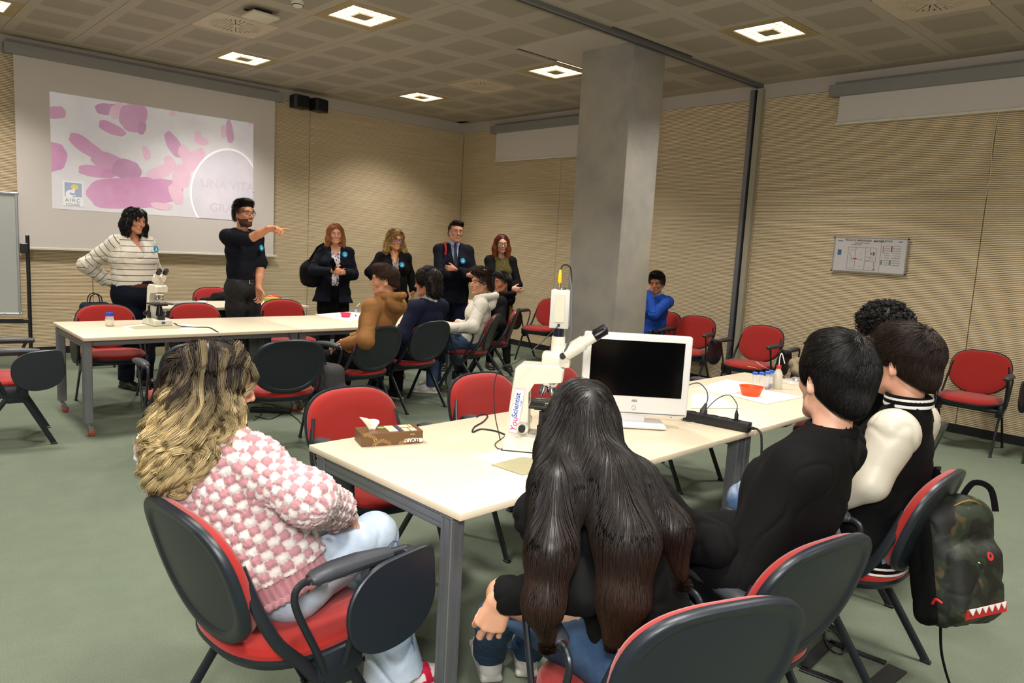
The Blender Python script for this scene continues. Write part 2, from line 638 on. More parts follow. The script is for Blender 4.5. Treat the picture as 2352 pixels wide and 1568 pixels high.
# access point hanging out of its tile, smoke detector
ap = thing('access_point', 'white rounded box hanging below a ceiling tile by the swirl vent', 'access point', (-4.92, -3.20, H-.005), math.radians(4))
MB().rbox((0, 0, -.045), (.26, .24, .035), .015, 3).build('housing', mat('offwhite_plastic', '#cfc8b8', .4), ap)
MB().box((0, 0, -.013), (.15, .13, .03)).box((-.02, .0, -.02), (.26, .03, .01)).build('bracket', M_black, ap, None)
sd = thing('smoke_detector', 'round white smoke detector at the top edge of the ceiling', 'smoke detector', (-4.83, -3.74, H))
MB().lathe([(.0, -.05), (.025, -.05), (.038, -.044), (.05, -.022), (.055, -.02), (.055, 0), (0, 0)], 32).build('housing', mat('white_plastic', '#d9d5ca', .4), sd)
MB().lathe([(.0440, -.036), (.0468, -.036), (.0475, -.031), (.0440, -.031)], 32, ring=True).build('slot_ring', M_black, sd)
# ================================================================ furniture
M_red = None
def fabric(name, hx, scale=900):
    if name in MATS:
        return MATS[name]
    t = NT(name)
    v = t.coords('Object')
    b = lin(hx)
    c = t.mix(t.noise(5, 3, v), tuple(x*.9 for x in b[:3])+(1,), tuple(min(1, x*1.1) for x in b[:3])+(1,))
    w = t.noise(scale, 2, v)
    t.l(t.mix(t.math('MULTIPLY', w, .35), c, tuple(x*.55 for x in b[:3])+(1,)), t.b.inputs['Base Color'])
    t.b.inputs['Roughness'].default_value = .85
    t.b.inputs['Sheen Weight'].default_value = .25
    t.b.inputs['Specular IOR Level'].default_value = .2
    t.bump(w, .4, .001)
    MATS[name] = t.m
    return t.m
M_red = fabric('red_upholstery', '#98201a')
M_shell = mat('charcoal_shell', '#1a2028', .38, vary=.05, spec=.5, bump=.08, bscale=900)
M_frame = mat('charcoal_frame', '#1b1f24', .35, vary=.04)
M_armp = mat('grey_arm_pad', '#33363c', .45, vary=.05, bump=.25, bscale=260)
M_chrome = mat('chrome', '#c9c9cc', .15, 1.0, vary=.02)

def sup(a, b, n, e=2.6):
    out = []
    for k in range(n):
        t = 2*PI*k/n
        c, s = math.cos(t), math.sin(t)
        out.append((a*math.copysign(abs(c)**(2/e), c), b*math.copysign(abs(s)**(2/e), s)))
    return out
def cushion(outline, rings, fn):
    """closed lens: rings = list of (scale, height); fn maps (u, v, h) to a point"""
    mb = MB()
    n = len(outline)
    V, F = [], []
    for s_, h in rings:
        for u, v in outline:
            V.append(fn(u*s_, v*s_, h))
    for i in range(len(rings)-1):
        for j in range(n):
            F.append((i*n+j, i*n+(j+1) % n, (i+1)*n+(j+1) % n, (i+1)*n+j))
    V.append(fn(0, 0, rings[0][1]))
    V.append(fn(0, 0, rings[-1][1]))
    a, b = len(V)-2, len(V)-1
    F += [(a, (j+1) % n, j) for j in range(n)]
    F += [(b, (len(rings)-1)*n+j, (len(rings)-1)*n+(j+1) % n) for j in range(n)]
    return mb.add(V, F)
def back_fn(u, v, h):
    """u across, v up, h forward of the back's middle surface"""
    z = .648+v
    x = -.212-.30*(z-.48)+.16*u*u*4*.35
    return (x+h, u, z)
def seat_fn(u, v, h):
    return (u+.0, v, .428+h-.10*max(0, u-.12)**1.0*.6+.05*v*v)
def back_outline(n=56, g=0):
    out = []
    for k in range(n):
        t = 2*PI*k/n
        c, s = math.cos(t), math.sin(t)
        e = 2.9 if s > 0 else 2.15
        a, b = .238+g, (.185+g if s > 0 else .19+g)
        out.append((a*math.copysign(abs(c)**(2/e), c), b*math.copysign(abs(s)**(2/e), s)))
    return out
def leg_pts(side, front):
    y = side*.245
    return [(.05 if front else -.01, y, .37), (.235 if front else -.265, y, .008)]
def build_chair(tablet=True, left_arm=True):
    t = thing('armchair', 'red chair', 'chair')
    bo = back_outline()
    cushion(bo, [(1.0, -.004), (1.0, .012), (.97, .024), (.9, .031), (.6, .034)], back_fn).build('back_pad', M_red, t)
    cushion(back_outline(56, .008), [(.80, -.020), (.83, -.0195), (.86, -.026), (.96, -.028), (.99, -.022), (1.0, -.010), (1.0, -.004)], back_fn).build('back_shell', M_shell, t, .9)
    so = sup(.225, .245, 56, 2.5)
    cushion(so, [(.96, -.012), (1.0, 0), (1.0, .012), (.96, .026), (.85, .036), (.5, .042)], seat_fn).build('seat', M_red, t)
    cushion(sup(.228, .248, 56, 2.5), [(.8, -.045), (.93, -.035), (1.0, -.012), (1.0, 0.0), (.97, .0)], seat_fn).build('seat_shell', M_shell, t)
    for s in (1, -1):
        m = MB().tube(spline([(-.255, s*.215, .72), (-.215, s*.238, .60), (-.165, s*.248, .50), (-.095, s*.25, .42), (-.05, s*.252, .355)], 5), .017, 8, .009, (0, 1, 0))
        m.build('back_support', M_frame, t)
    for s in (1, -1):
        m = MB().rbox((.02, s*.245, .385), (.15, .035, .085), .01, 2)
        m.rbox((.02, s*.235, .36), (.10, .05, .10), .008, 2)
        m.build('side_mount', M_shell, t)
    MB().rbox((.02, 0, .37), (.13, .46, .035), .01, 2).tube([(-.07, -.24, .40), (-.07, .24, .40)], .012, 8).build('seat_frame', M_frame, t)
    for s in (1, -1):
        for f in (True, False):
            p = leg_pts(s, f)
            l = MB().tube(spline([(.02, s*.245, .40), p[0], p[1]], 4), .017, 10, .0095, (0, 1, 0)).build('leg', M_frame, t)
            MB().rbox((p[1][0], s*.245, .006), (.04, .024, .012), .004, 1).build('foot_cap', M_black, l)
    for s in ((1, -1) if left_arm else (-1,)):
        y = s*.272
        m = MB()
        m.tube(spline([(-.085, y, .66), (-.115, y, .658), (-.135, y, .635), (-.125, y, .58), (-.06, s*.268, .44), (-.035, s*.262, .375)], 5), .0105, 10, .0085, (0, 1, 0))
        m.tube(spline([(.12, y, .652), (.10, y, .61), (.05, s*.268, .46), (.03, s*.262, .375)], 4), .0105, 10, .0085, (0, 1, 0))
        m.build('arm_tube', M_frame, t)
        pts = [(-.092, y, .662), (-.08, y, .664), (-.03, y, .668), (.06, y, .668), (.14, y, .664), (.165, y, .662), (.172, y, .66)]
        MB().tube(pts, [.020, .027, .033, .033, .027, .024, .014], 14, [.014, .020, .024, .024, .020, .017, .009], (0, 0, 1)).build('arm_pad', M_armp, t)
        MB().tube([(-.083, y, .661), (-.098, y, .661)], .0135, 10).build('collar', M_chrome, t)
    if tablet:
        h = MB().tube([(.165, -.272, .66), (.225, -.272, .658)], .016, 10, .013)
        h.rbox((.225, -.285, .65), (.04, .05, .035), .008, 2)
        h.build('tablet_hinge', M_shell, t)
        poly = []
        for k in range(40):
            a = 2*PI*k/40
            c, s_ = math.cos(a), math.sin(a)
            e = 2.2 if (c < 0 or s_ < 0) else 8
            poly.append((.155*math.copysign(abs(c)**(2/e), c), .135*math.copysign(abs(s_)**(2/e), s_)))
        # local x forward, y up; hangs outside the arm
        M = np.array(((math.cos(.08), -math.sin(.08), 0), (0, 0, -1), (math.sin(.08), math.cos(.08), 0)))
        MB().prism(poly, -.008, .008, M, (.150, -.318, .535), bev=.004).build('writing_tablet', M_shell, t)
    return t
chairA = build_chair(True)
note_kids(chairA)
used_a = [False]
def chair(x, y, deg, label, group):
    if not used_a[0]:
        used_a[0] = True
        chairA.location = (x, y, 0)
        chairA.rotation_euler = (0, 0, math.radians(deg))
        chairA['label'] = label
        chairA['group'] = group
        return chairA
    return dup(chairA, (x, y, 0), math.radians(deg), label, group)
G1, G2, G3, G4 = 'chairs round the front tables', 'chairs along the right wall', 'chairs behind the back tables', 'chairs in front of the back tables'
CH = {}
for k, x, y, a, lab, g in (
    ('c1', -6.10, -2.98, -92, 'empty red chair behind the table by the glass jar', G3),
    ('c2', -5.32, -2.98, -90, 'empty red chair behind the back table, right of the small microscope', G3),
    ('c3', -4.34, -2.71, -96, 'empty red chair behind the pointing man, facing the camera over the table joint', G3),
    ('c3b', -4.42, -1.05, -88, 'red chair against the back wall with a black coat over it', G3),
    ('c4', -6.97, -3.80, -6, 'red chair at the left edge of the picture with its black writing tablet down', G4),
    ('c5', -6.13, -4.85, 88, 'red chair hidden by the blonde hair, only its left armrest and seat corner in view', G4),
    ('c6', -5.54, -4.96, 81, 'empty red chair seen from behind with a grey backpack at its right', G4),
    ('c7', -4.62, -4.49, 100, 'red chair holding the boy in the caramel hoodie', G4),
    ('c8', -3.93, -4.26, 99, 'red chair holding the boy in the navy sweater', G4),
    ('c9', -3.01, -3.97, 128, 'red chair holding the boy in the white hoodie', G4),
    ('c10', -2.31, -3.53, 131, 'red chair holding the dark haired boy in the black hoodie', G4),
    ('c11', -.73, -2.80, 194, 'empty red chair by the wall left of the pillar', G2),
    ('c13', -.55, -4.50, 180, 'red chair behind the pillar under the man in blue', G2),
    ('c14', -.63, -5.07, 192, 'empty red chair just right of the pillar', G2),
    ('c15', -.78, -5.96, 184, 'empty red chair beside the grey wall post', G2),
    ('c16', -.74, -6.72, 187, 'red chair by the wall under the olive backpack', G2),
    ('c17', -.54, -7.97, 184, 'empty red chair alone below the wall plan, right of the boys', G2),
    ('c18', -.48, -8.70, 180, 'chair cut off by the right edge of the picture', G2),
    ('c19', -4.13, -8.46, 96, 'chair holding the curly haired boy', G1),
    ('c20', -3.02, -7.86, 160, 'red chair at the far end of the front tables', G1),
    ('c21', -6.06, -7.14, -91, 'empty red chair behind the tissue box', G1),
    ('c22', -5.22, -7.12, -89, 'empty red chair behind the big microscope', G1),
    ('c23', -4.62, -7.05, -92, 'red chair behind the white monitor, left one', G1),
    ('c28', -3.59, -7.02, -90, 'red chair behind the white monitor, right one', G1),
    ('c24', -6.90, -7.93, 5, 'red chair holding the girl in the pink and white sweater', G1),
    ('c25', -6.38, -8.83, 70, 'red chair at the bottom edge holding the girl with long dark hair', G1),
    ('c26', -5.91, -8.79, 82, 'red chair holding the boy in the plain black sweater', G1),
    ('c27', -4.98, -8.77, 92, 'red chair holding the boy in the varsity jacket, camouflage backpack on it', G1)):
    CH[k] = chair(x, y, a, lab, g)

# ---------------------------------------------------------------- tables
def top_mat():
    t = NT('maple_laminate')
    v = t.coords('Object', scale=(1.5, 14, 14))
    a = t.noise(2.0, 4, v)
    b = t.noise(22.0, 3, v)
    c = t.mix(a, lin('#d3c5ac'), lin('#ddd0b9'))
    t.l(t.mix(t.math('MULTIPLY', b, .18), c, lin('#c9b491')), t.b.inputs['Base Color'])
    t.b.inputs['Roughness'].default_value = .32
    t.b.inputs['Specular IOR Level'].default_value = .45
    return t.m
M_top = top_mat()
M_edge = mat('maple_edge', '#cbb085', .4, vary=.08)
M_orange = mat('orange_wheel', '#b8402a', .5)
M_zinc = mat('zinc_bracket', '#9a9a98', .35, .8)
TZ = .735
def profile_leg(mb, x, y, z0, z1, w=.055):
    mb.rbox((x, y, (z0+z1)/2), (w, w, z1-z0), .003, 1)
    for dx, dy, sx, sy in ((w/2, 0, .006, .010), (-w/2, 0, .006, .010), (0, w/2, .010, .006), (0, -w/2, .010, .006)):
        for k in (-1, 1):
            ox = dx+(k*w*.26 if dy else 0)
            oy = dy+(k*w*.26 if dx else 0)
            mb.box((x+ox, y+oy, (z0+z1)/2), (sx if dx else .007, sy*.7 if dx else .006, z1-z0-.004))
def table(name, label, x0, x1, y0, y1, rz, org, group, color_m=None, casters=True):
    """x0..x1, y0..y1 in the frame of org"""
    t = thing(name, label, 'table', (org[0], org[1], 0), rz, group)
    MB().rbox(((x0+x1)/2, (y0+y1)/2, TZ-.0125), (x1-x0, y1-y0, .025), .0025, 2).build('tabletop', color_m or M_top, t)
    fz = TZ-.028
    w = .055
    for x in (x0+.035, x1-.035):
        for y in (y0+.075, y1-.075):
            m = MB()
            profile_leg(m, x, y, .10 if casters else .0, fz-.01, w)
            m.rbox((x, y, fz-.006), (w+.004, w+.004, .008), .002, 1)
            l = m.build('leg', M_alu_d, t, .5)
            if casters:
                c = MB().rbox((x, y, .09), (.03, .03, .02), .003, 1).tube([(x, y, .09), (x+.012, y-.006, .05)], .012, 8)
                c.box((x+.012, y-.022, .05), (.03, .003, .05)).box((x+.012, y+.010, .05), (.03, .003, .05))
                c.build('caster_fork', M_zinc, l)
                MB().lathe([(.0, -.011), (.022, -.011), (.026, -.007), (.026, .007), (.022, .011), (0, .011)], 20, np.array(((1, 0, 0), (0, 0, 1), (0, -1, 0))), (x+.02, y-.006, .027)).build('caster_wheel', M_orange, l)
    r = MB()
    for x in (x0+.035, x1-.035):
        r.rbox((x, (y0+y1)/2, fz-.032), (.035, y1-y0-.20, .055), .003, 1)
        r.box((x-.019, (y0+y1)/2, fz-.020), (.004, y1-y0-.20, .012)).box((x-.019, (y0+y1)/2, fz-.045), (.004, y1-y0-.20, .012))
    for y in (y0+.12, y1-.12):
        r.rbox(((x0+x1)/2, y, fz-.028), (x1-x0-.12, .03, .04), .003, 1)
    r.build('frame', M_alu_d, t, .5)
    return t
GT = 'front pair of beige tables'
T2A = table('work_table', 'long beige table in front with the big microscope and monitor on it', 0, 1.85, 0, .915, math.radians(1.8), (-6.475, -8.212), GT)
T2B = table('work_table', 'beige table in front, farther half with the orange bowl on it', 1.855, 3.46, 0, .915, math.radians(1.8), (-6.475, -8.212), GT)
GB = 'back pair of beige tables'
T1A = table('work_table', 'beige table at the back left with the small microscope on it', 0, 1.655, 0, 1.0, math.radians(-.3), (-6.560, -4.045), GB)
T1B = table('work_table', 'beige table at the back with the pink bowl on it', 1.66, 3.36, 0, 1.0, math.radians(-.3), (-6.560, -4.045), GB)
FT = thing('desk', 'beige desk behind the pointing man, littered with bags and boxes', 'desk', (0, 0, 0))
MB().rbox((-4.66, -1.78, TZ-.014), (1.62, .74, .028), .003, 2).build('desk_top', M_top, FT)
MB().box((-4.66, -1.62, .48), (1.46, .02, .42)).build('modesty_panel', M_black, FT)
for x in (-5.38, -3.94):
    MB().tube([(x, -2.08, 0), (x, -2.08, .705)], .02, 12).tube([(x, -1.5, 0), (x, -1.5, .705)], .02, 12).rbox((x, -1.79, .69), (.04, .6, .03), .004, 1).build('leg_frame', M_alu_d, FT)
cab = thing('storage_box', 'low cream storage box on the floor behind the back table', 'box', (-5.35, -.42, 0))
MB().rbox((0, 0, .22), (.95, .35, .44), .006, 2).build('body', mat('cream_laminate', '#c9bb97', .5), cab)
MB().rbox((0, 0, .447), (.97, .37, .018), .004, 1).build('lid', mat('cream_laminate2', '#cfc29f', .5), cab)
st = thing('side_table', 'small beige side table holding a white dispenser bottle near the corner', 'table', (-1.30, -1.90, 0))
MB().rbox((0, 0, .72), (.7, .5, .03), .003, 2).build('tabletop', M_top, st)
MB().box((0, .18, .45), (.62, .02, .5)).build('panel', M_black, st, None)
for a, b in ((-.31, -.2), (-.31, .2), (.31, -.2), (.31, .2)):
    MB().rbox((a, b, .352), (.035, .035, .704), .003, 1).build('leg', M_black, st)

# ---------------------------------------------------------------- screens on the walls
M_scr = mat('screen_fabric', '#cfc8c4', .85, vary=.02, vscale=2)
M_case = mat('screen_case', '#8e8d8c', .5, .2, vary=.03)
M_bar = mat('screen_bar', '#d8d3c6', .5, .1)
def wall_screen(name, label, axis, a, b, ztop, zbot, barw, cord=None):
    t = thing(name, label, 'projection screen')
    def bx(mb, u0, u1, z0, z1, d0, d1, r=.004):
        if axis == 'x':
            mb.rbox(((u0+u1)/2, -(d0+d1)/2, (z0+z1)/2), (u1-u0, d1-d0, z1-z0), r, 1)
        else:
            mb.rbox((-(d0+d1)/2, (u0+u1)/2, (z0+z1)/2), (d1-d0, u1-u0, z1-z0), r, 1)
        return mb
    bx(bx(MB(), a-.09, b+.09, ztop, ztop+.115, .01, .13), a-.06, b+.06, ztop+.115, ztop+.15, .02, .06).build('case', M_case, t)
    bx(MB(), a, b, zbot, ztop+.01, .062, .065, .001).build('fabric', M_scr, t)
    bx(MB(), a-barw, b+barw, zbot-.028, zbot, .052, .076).build('bottom_bar', M_bar, t)
    if cord:
        u, z1 = cord
        P = [(u, zbot-.02), (u+.012, zbot-.3), (u, z1+.25), (u+.01, z1)]
        P = [(x, -.06, z) if axis == 'x' else (-.06, x, z) for x, z in P]
        MB().tube(spline(P, 6), .003, 6).build('pull_cord', M_bar, t)
    return t
PS = wall_screen('projection_screen', 'large white projection screen with the pink slide on the left wall', 'x', -6.30, -3.33, 3.30, 1.235, .05)
wall_screen('projection_screen', 'half lowered projection screen behind the pillar near the corner', 'y', -3.55, -.90, 3.27, 2.86, .02, (-2.32, 1.98))
wall_screen('projection_screen', 'half lowered projection screen at the top right of the picture', 'y', -9.2, -6.30, 3.26, 3.0, .02, (-7.76, 2.2))
# ---------------------------------------------------------------- slide on the big screen
def flat(mb, poly, d, h=.0004):
    """poly in (x, z) on the screen plane, d = distance out from the wall"""
    P = np.asarray(poly, float)
    n = len(P)
    a = sum(P[i][0]*P[(i+1) % n][1]-P[(i+1) % n][0]*P[i][1] for i in range(n))
    if a < 0:
        P = P[::-1]
    V = [(x, -d, z) for x, z in P]+[(x, -d+h, z) for x, z in P]
    F = [tuple(range(n)), tuple(range(2*n-1, n-1, -1))]+[(i, i+n, (i+1) % n+n, (i+1) % n) for i in range(n)]
    return mb.add(V, F)
def glow(name, hx, e, hx2=None):
    t = NT(name)
    v = t.coords('Object')
    c = t.mix(t.ramp(t.noise(2.6, 4, v), [(.3, (0, 0, 0)), (.7, (1, 1, 1))]), lin(hx), lin(hx2 or hx))
    t.l(c, t.b.inputs['Base Color'])
    t.l(c, t.b.inputs['Emission Color'])
    t.b.inputs['Emission Strength'].default_value = e
    t.b.inputs['Roughness'].default_value = .9
    return t.m
SX0, SX1, SZ0, SZ1 = -5.97, -3.63, 1.68, 2.97
def S(px, py):
    """slide coordinates from the photograph (projected quad corners) to the wall"""
    # bilinear inverse through two passes
    q = [(104, 212), (580, 283), (577, 500), (105, 481)]
    u = (px-104)/(474.0)
    for _ in range(3):
        yt = 212+71*u
        yb = 481+19*u
        v = (py-yt)/(yb-yt)
        u = (px-(104+v))/(476-3*v)
    u = max(0.0, min(1.0, u))
    v = max(0.0, min(1.0, v))
    # perspective: the right side of the screen is farther from the camera
    w = u*(1+.26*(u-1)*-1*0)
    d0, d1 = 1/8.9, 1/9.9
    uu = (u*d0*0+u)/(1)
    uu = u*(1/d1)/((1-u)*(1/d0)+u*(1/d1))
    return (SX0+(SX1-SX0)*uu, SZ1+(SZ0-SZ1)*v)
slide = MB()
flat(slide, [(SX0, SZ0), (SX1, SZ0), (SX1, SZ1), (SX0, SZ1)], .067, .001)
SL = slide.build('projected_slide', glow('slide_white', '#cfccd2', .22, '#dcdadb'), PS, None)
def blob(c, L, Wd, ang, mt, d=.0678, wob=.06, n=28):
    P = []
    for k in range(n):
        t = 2*PI*k/n
        r = 1+wob*math.sin(3*t+c[0])+wob*.5*math.sin(7*t+c[1])
        cx, sx = math.cos(t), math.sin(t)
        a = L*math.copysign(abs(cx)**.8, cx)*r
        b = Wd*math.copysign(abs(sx)**.8, sx)*r
        x = c[0]+a*math.cos(ang)-b*math.sin(ang)
        y = c[1]+a*math.sin(ang)+b*math.cos(ang)
        P.append(S(x, y))
    return flat(MB(), P, d)
Gp = [glow('slide_pink_%d' % k, a, .2, b) for k, (a, b) in enumerate((('#c79ab9', '#d3a6c6'), ('#c890b6', '#d6a5c8'), ('#dcb4ca', '#e6c4d4'), ('#b98fae', '#cda0c2')))]
dd = .0678
for k, (c, L, Wd, ang, mi) in enumerate((
        ((112, 260), 22, 14, -.1, 0), ((108, 362), 24, 34, .2, 1), ((216, 248), 28, 13, .0, 3), ((236, 252), 16, 20, .9, 2),
        ((268, 266), 30, 32, .3, 0), ((286, 290), 10, 14, .2, 3), ((222, 292), 30, 12, .45, 1), ((172, 336), 44, 15, .68, 1), ((222, 372), 48, 20, .38, 0),
        ((190, 392), 38, 13, .15, 1), ((252, 385), 32, 22, .2, 3), ((272, 438), 108, 36, -.07, 1), ((366, 438), 26, 16, 1.2, 2),
        ((296, 347), 8, 17, -.3, 2), ((362, 328), 34, 15, .95, 0), ((392, 350), 26, 14, .8, 2), ((330, 388), 34, 14, -.35, 2), ((352, 368), 18, 11, .9, 2),
        ((378, 400), 22, 28, .1, 2), ((410, 362), 34, 18, -.7, 2), ((430, 318), 20, 9, .3, 2), ((422, 306), 9, 9, 0, 2), ((358, 256), 7, 6, 0, 2), ((492, 298), 9, 15, -.1, 2),
        ((509, 300), 10, 26, -.15, 0), ((330, 468), 26, 8, .1, 2), ((578, 283), 14, 4, .1, 2))):
    blob(c, L, Wd, ang, None, dd+.00012*k).build('bacterium', Gp[mi], SL, None)
CC = (500, 436)
def circ(R, d, m, nm):
    P = []
    for k in range(72):
        a = 2*PI*k/72
        x, y = CC[0]+R*1.0*math.cos(a), CC[1]+R*1.0*math.sin(a)
        P.append(S(min(x, 579.5), min(y, 499)))
    return flat(MB(), P, d).build(nm, m, SL, None)
circ(100, .0712, glow('slide_ring', '#f2f0f0', .3), 'circle_rim')
circ(95.5, .0714, glow('slide_lilac', '#cdc8d6', .2, '#dcd6dd'), 'circle_field')
def text(s, size, m, parent, loc, rot, name='lettering', align='LEFT', bold=0.0, extrude=.0004, shear=0.0, spacing=1.0):
    cu = bpy.data.curves.new(name, 'FONT')
    cu.body = s
    cu.size = size
    cu.align_x = align
    cu.extrude = extrude
    cu.offset = bold
    cu.shear = shear
    cu.space_character = spacing
    cu.resolution_u = 3
    o = bpy.data.objects.new(name, cu)
    COL.objects.link(o)
    bpy.context.view_layer.update()
    dg = bpy.context.evaluated_depsgraph_get()
    me = bpy.data.meshes.new_from_object(o.evaluated_get(dg))
    bpy.data.objects.remove(o)
    me.materials.clear()
    me.materials.append(m)
    ob = bpy.data.objects.new(name, me)
    COL.objects.link(ob)
    if parent:
        ob.parent = parent
    ob.location = loc
    ob.rotation_euler = rot
    return ob
RX = (PI/2, 0, 0)
mt_faint = glow('slide_faint_text', '#cbc4d0', .2)
x, z = S(428, 422)
text('UNA VITA', .155, mt_faint, SL, (x, -.0718, z), RX, bold=.003)
x, z = S(452, 478)
text('GRAN', .155, mt_faint, SL, (x, -.0718, z), RX, bold=.003)
# charity logo
lw = MB()
a, b = S(124, 415), S(163, 475)
flat(lw, [(a[0], b[1]), (b[0], b[1]), (b[0], a[1]), (a[0], a[1])], .0712)
lw.build('logo_ground', glow('logo_white', '#dfe0e2', .24), SL, None)
a, b = S(127.5, 418.5), S(160, 453)
W_, H_ = b[0]-a[0], a[1]-b[1]
flat(MB(), [(a[0], b[1]), (b[0], b[1]), (b[0], a[1]), (a[0], a[1])], .0714).build('logo_square', glow('logo_blue', '#98a4c4', .2, '#a6afc8'), SL, None)
flat(MB(), [(a[0]+W_*(.58+.22*math.cos(2*PI*k/24)), a[1]-H_*(.30+.2*math.sin(2*PI*k/24))) for k in range(24)], .0716).build('logo_sun', glow('logo_yellow', '#d9cb7c', .22), SL, None)
flat(MB(), [(a[0]+W_*u, a[1]-H_*v) for u, v in ((.06, 1.0), (.06, .75), (.12, .6), (.3, .52), (.45, .5), (.5, .38), (.55, .36), (.6, .5), (.58, .7), (.5, .76), (.4, .72), (.34, .7), (.26, .76), (.3, .84), (.45, .88), (.66, .86), (.62, .93), (.45, .93), (.45, 1.0))], .0718).build('logo_microscope', glow('logo_white2', '#e4e4e4', .24), SL, None)
mg = glow('logo_grey', '#8f9196', .15)
x, z = S(128, 463.5)
text('AIRC', .058, mg, SL, (x, -.0718, z), RX, bold=.0003, spacing=1.3)
x, z = S(128, 472.5)
text('scuola', .056, mg, SL, (x, -.0718, z), RX, shear=.4, spacing=1.02)

# ---------------------------------------------------------------- wall speakers, sign, whiteboard
for k, (u, tilt) in enumerate(((-3.04, .1), (-2.76, .35))):
    t = thing('wall_speaker', ('black wall speaker beside the projection screen, left of the pair', 'black wall speaker, right of the pair under the ceiling')[k], 'speaker', (u, -.16, 3.33), tilt, 'black wall speakers')
    MB().prism([(-.125, -.09), (-.1, .06), (.1, .06), (.125, -.09), (.09, -.115), (-.09, -.115)], -.085, .085, None, None, .01).build('cabinet', M_black, t)
    MB().rbox((0, -.116, 0), (.18, .008, .14), .003, 1).build('grille', mat('speaker_grille', '#0e0f10', .8, bump=.5, bscale=700), t)
    MB().tube([(0, .05, 0), (0, .15, 0)], .015, 10).build('bracket', M_black, t)
sg = thing('evacuation_plan', 'framed emergency evacuation plan on the slatted wall at the right', 'sign', (-.03, 0, 0))
M_paper = mat('plan_paper', '#bfbabb', .5, vary=.02)
M_ink, M_inkb, M_inkr, M_inkg = mat('ink_dark', '#4a4a50', .6), mat('ink_blue', '#3f5d86', .6), mat('ink_red', '#a03a38', .6), mat('ink_green', '#2f7a52', .6)
ya, yb, z0, z1 = -6.41, -7.12, 1.475, 1.815
ya, yb = SIGN_Y if 'SIGN_Y' in globals() else (ya, yb)
def sq(m, u0, v0, u1, v1, d=.0052):
    """u to the right 0..1, v down 0..1 on the plan"""
    y0, y1 = ya+(yb-ya)*u0, ya+(yb-ya)*u1
    m.box((-d, (y0+y1)/2, z1-(z1-z0)*(v0+v1)/2), (.0006, abs(y1-y0), abs((z1-z0)*(v1-v0))))
bk = MB()
sq(bk, 0, 0, 1, 1, .0)
MB().rbox((0, (ya+yb)/2, (z0+z1)/2), (.008, ya-yb, z1-z0), .002, 1).build('sheet', M_paper, sg)
fr = MB()
for v in ((z0-.004), (z1+.004)):
    fr.rbox((.0, (ya+yb)/2, v), (.014, ya-yb+.02, .012), .002, 1)
for y in (ya+.005, yb-.005):
    fr.rbox((.0, y, (z0+z1)/2), (.014, .012, z1-z0+.01), .002, 1)
fr.build('frame', mat('sign_frame', '#a9a6a4', .3, .5), sg)
for y in (ya+.012, yb-.012):
    for z in (z0-.004, z1+.004):
        MB().tube([(.006, y, z), (-.014, y, z)], .008, 10).build('fixing', M_black, sg)
ln, rd, gn, bl = MB(), MB(), MB(), MB()
for (u0, v0, u1, v1) in ((.2, .27, .57, .274), (.2, .27, .203, .95), (.2, .945, .6, .95), (.31, .27, .314, .60), (.45, .27, .453, .66), (.45, .55, .52, .554), (.52, .27, .524, .62), (.45, .655, .52, .66), (.22, .35, .31, .354),
                         (.6, .28, .603, .97), (.54, .27, .6, .274), (.31, .68, .314, .95), (.45, .68, .454, .95), (.45, .68, .58, .684), (.58, .68, .584, .95), (.54, .55, .58, .554), (.54, .62, .58, .624), (.56, .4, .58, .5),
                         (.66, .0, .663, 1), (.36, .47, .4, .475), (.47, .4, .5, .405), (.37, .84, .41, .845), (.48, .86, .53, .865), (.24, .88, .28, .885), (.24, .62, .29, .625), (.25, .66, .29, .665), (.26, .7, .29, .705)):
    sq(ln, u0, v0, max(u1, u0+.003), max(v1, v0+.006))
for k in range(7):
    sq(ln, .215+.008*k, .42+.03*k, .223+.008*k, .435+.03*k, .0056)
for k in range(4):
    sq(ln, .34+.02*k, .625, .353+.02*k, .637, .0056)
for k in range(9):
    sq(ln, .71+.0, .2+.07*k, .78, .207+.07*k, .0056)
    sq(ln, .82, .2+.07*k, .93, .207+.07*k, .0056)
sq(rd, .29, .60, .335, .64, .0058); sq(rd, .52, .43, .55, .47, .0058); sq(rd, .586, .9, .6, .93, .0058)
for k in range(4):
    sq(rd, .685, .22+.05*k, .7, .25+.05*k, .0058)
sq(rd, .795, .2, .815, .38, .0058)
sq(gn, .675, .62, .69, .76, .0058); sq(gn, .79, .62, .81, .76, .0058)
sq(bl, .05, .36, .105, .52, .0058); sq(bl, .04, .075, .11, .105, .0058); sq(bl, .89, .06, .94, .085, .0058)
ln.build('plan_lines', M_ink, sg, None); rd.build('red_marks', M_inkr, sg, None); gn.build('green_marks', M_inkg, sg, None); bl.build('blue_marks', M_inkb, sg, None)
RS = (PI/2, 0, -PI/2)
text('PIANO DI EMERGENZA - EVACUAZIONE', .026, M_ink, sg, (-.0058, ya+(yb-ya)*.145, z1-(z1-z0)*.09), RS, 'title', bold=.0003)
text('EMERGENCY PLAN', .018, M_inkr, sg, (-.0058, ya+(yb-ya)*.28, z1-(z1-z0)*.16), RS, 'subtitle')
text('Piano Terra', .020, M_ink, sg, (-.0058, ya+(yb-ya)*.55, z1-(z1-z0)*.10), RS, 'floor_title', bold=.0003)
text('VOI SIETE QUI', .016, M_ink, sg, (-.0058, ya+(yb-ya)*.24, z1-(z1-z0)*.21), RS, 'note')
wb = thing('whiteboard', 'white flipchart board on a black stand at the left edge', 'whiteboard', (0, 0, 0))
wx, wy, wa = -6.43, -.95, math.radians(-18)
Mw = rotz(wa)
def WP(m, c, d, r=.004):
    return m.rbox(c, d, r, 1, Mw, (wx, wy, 0))
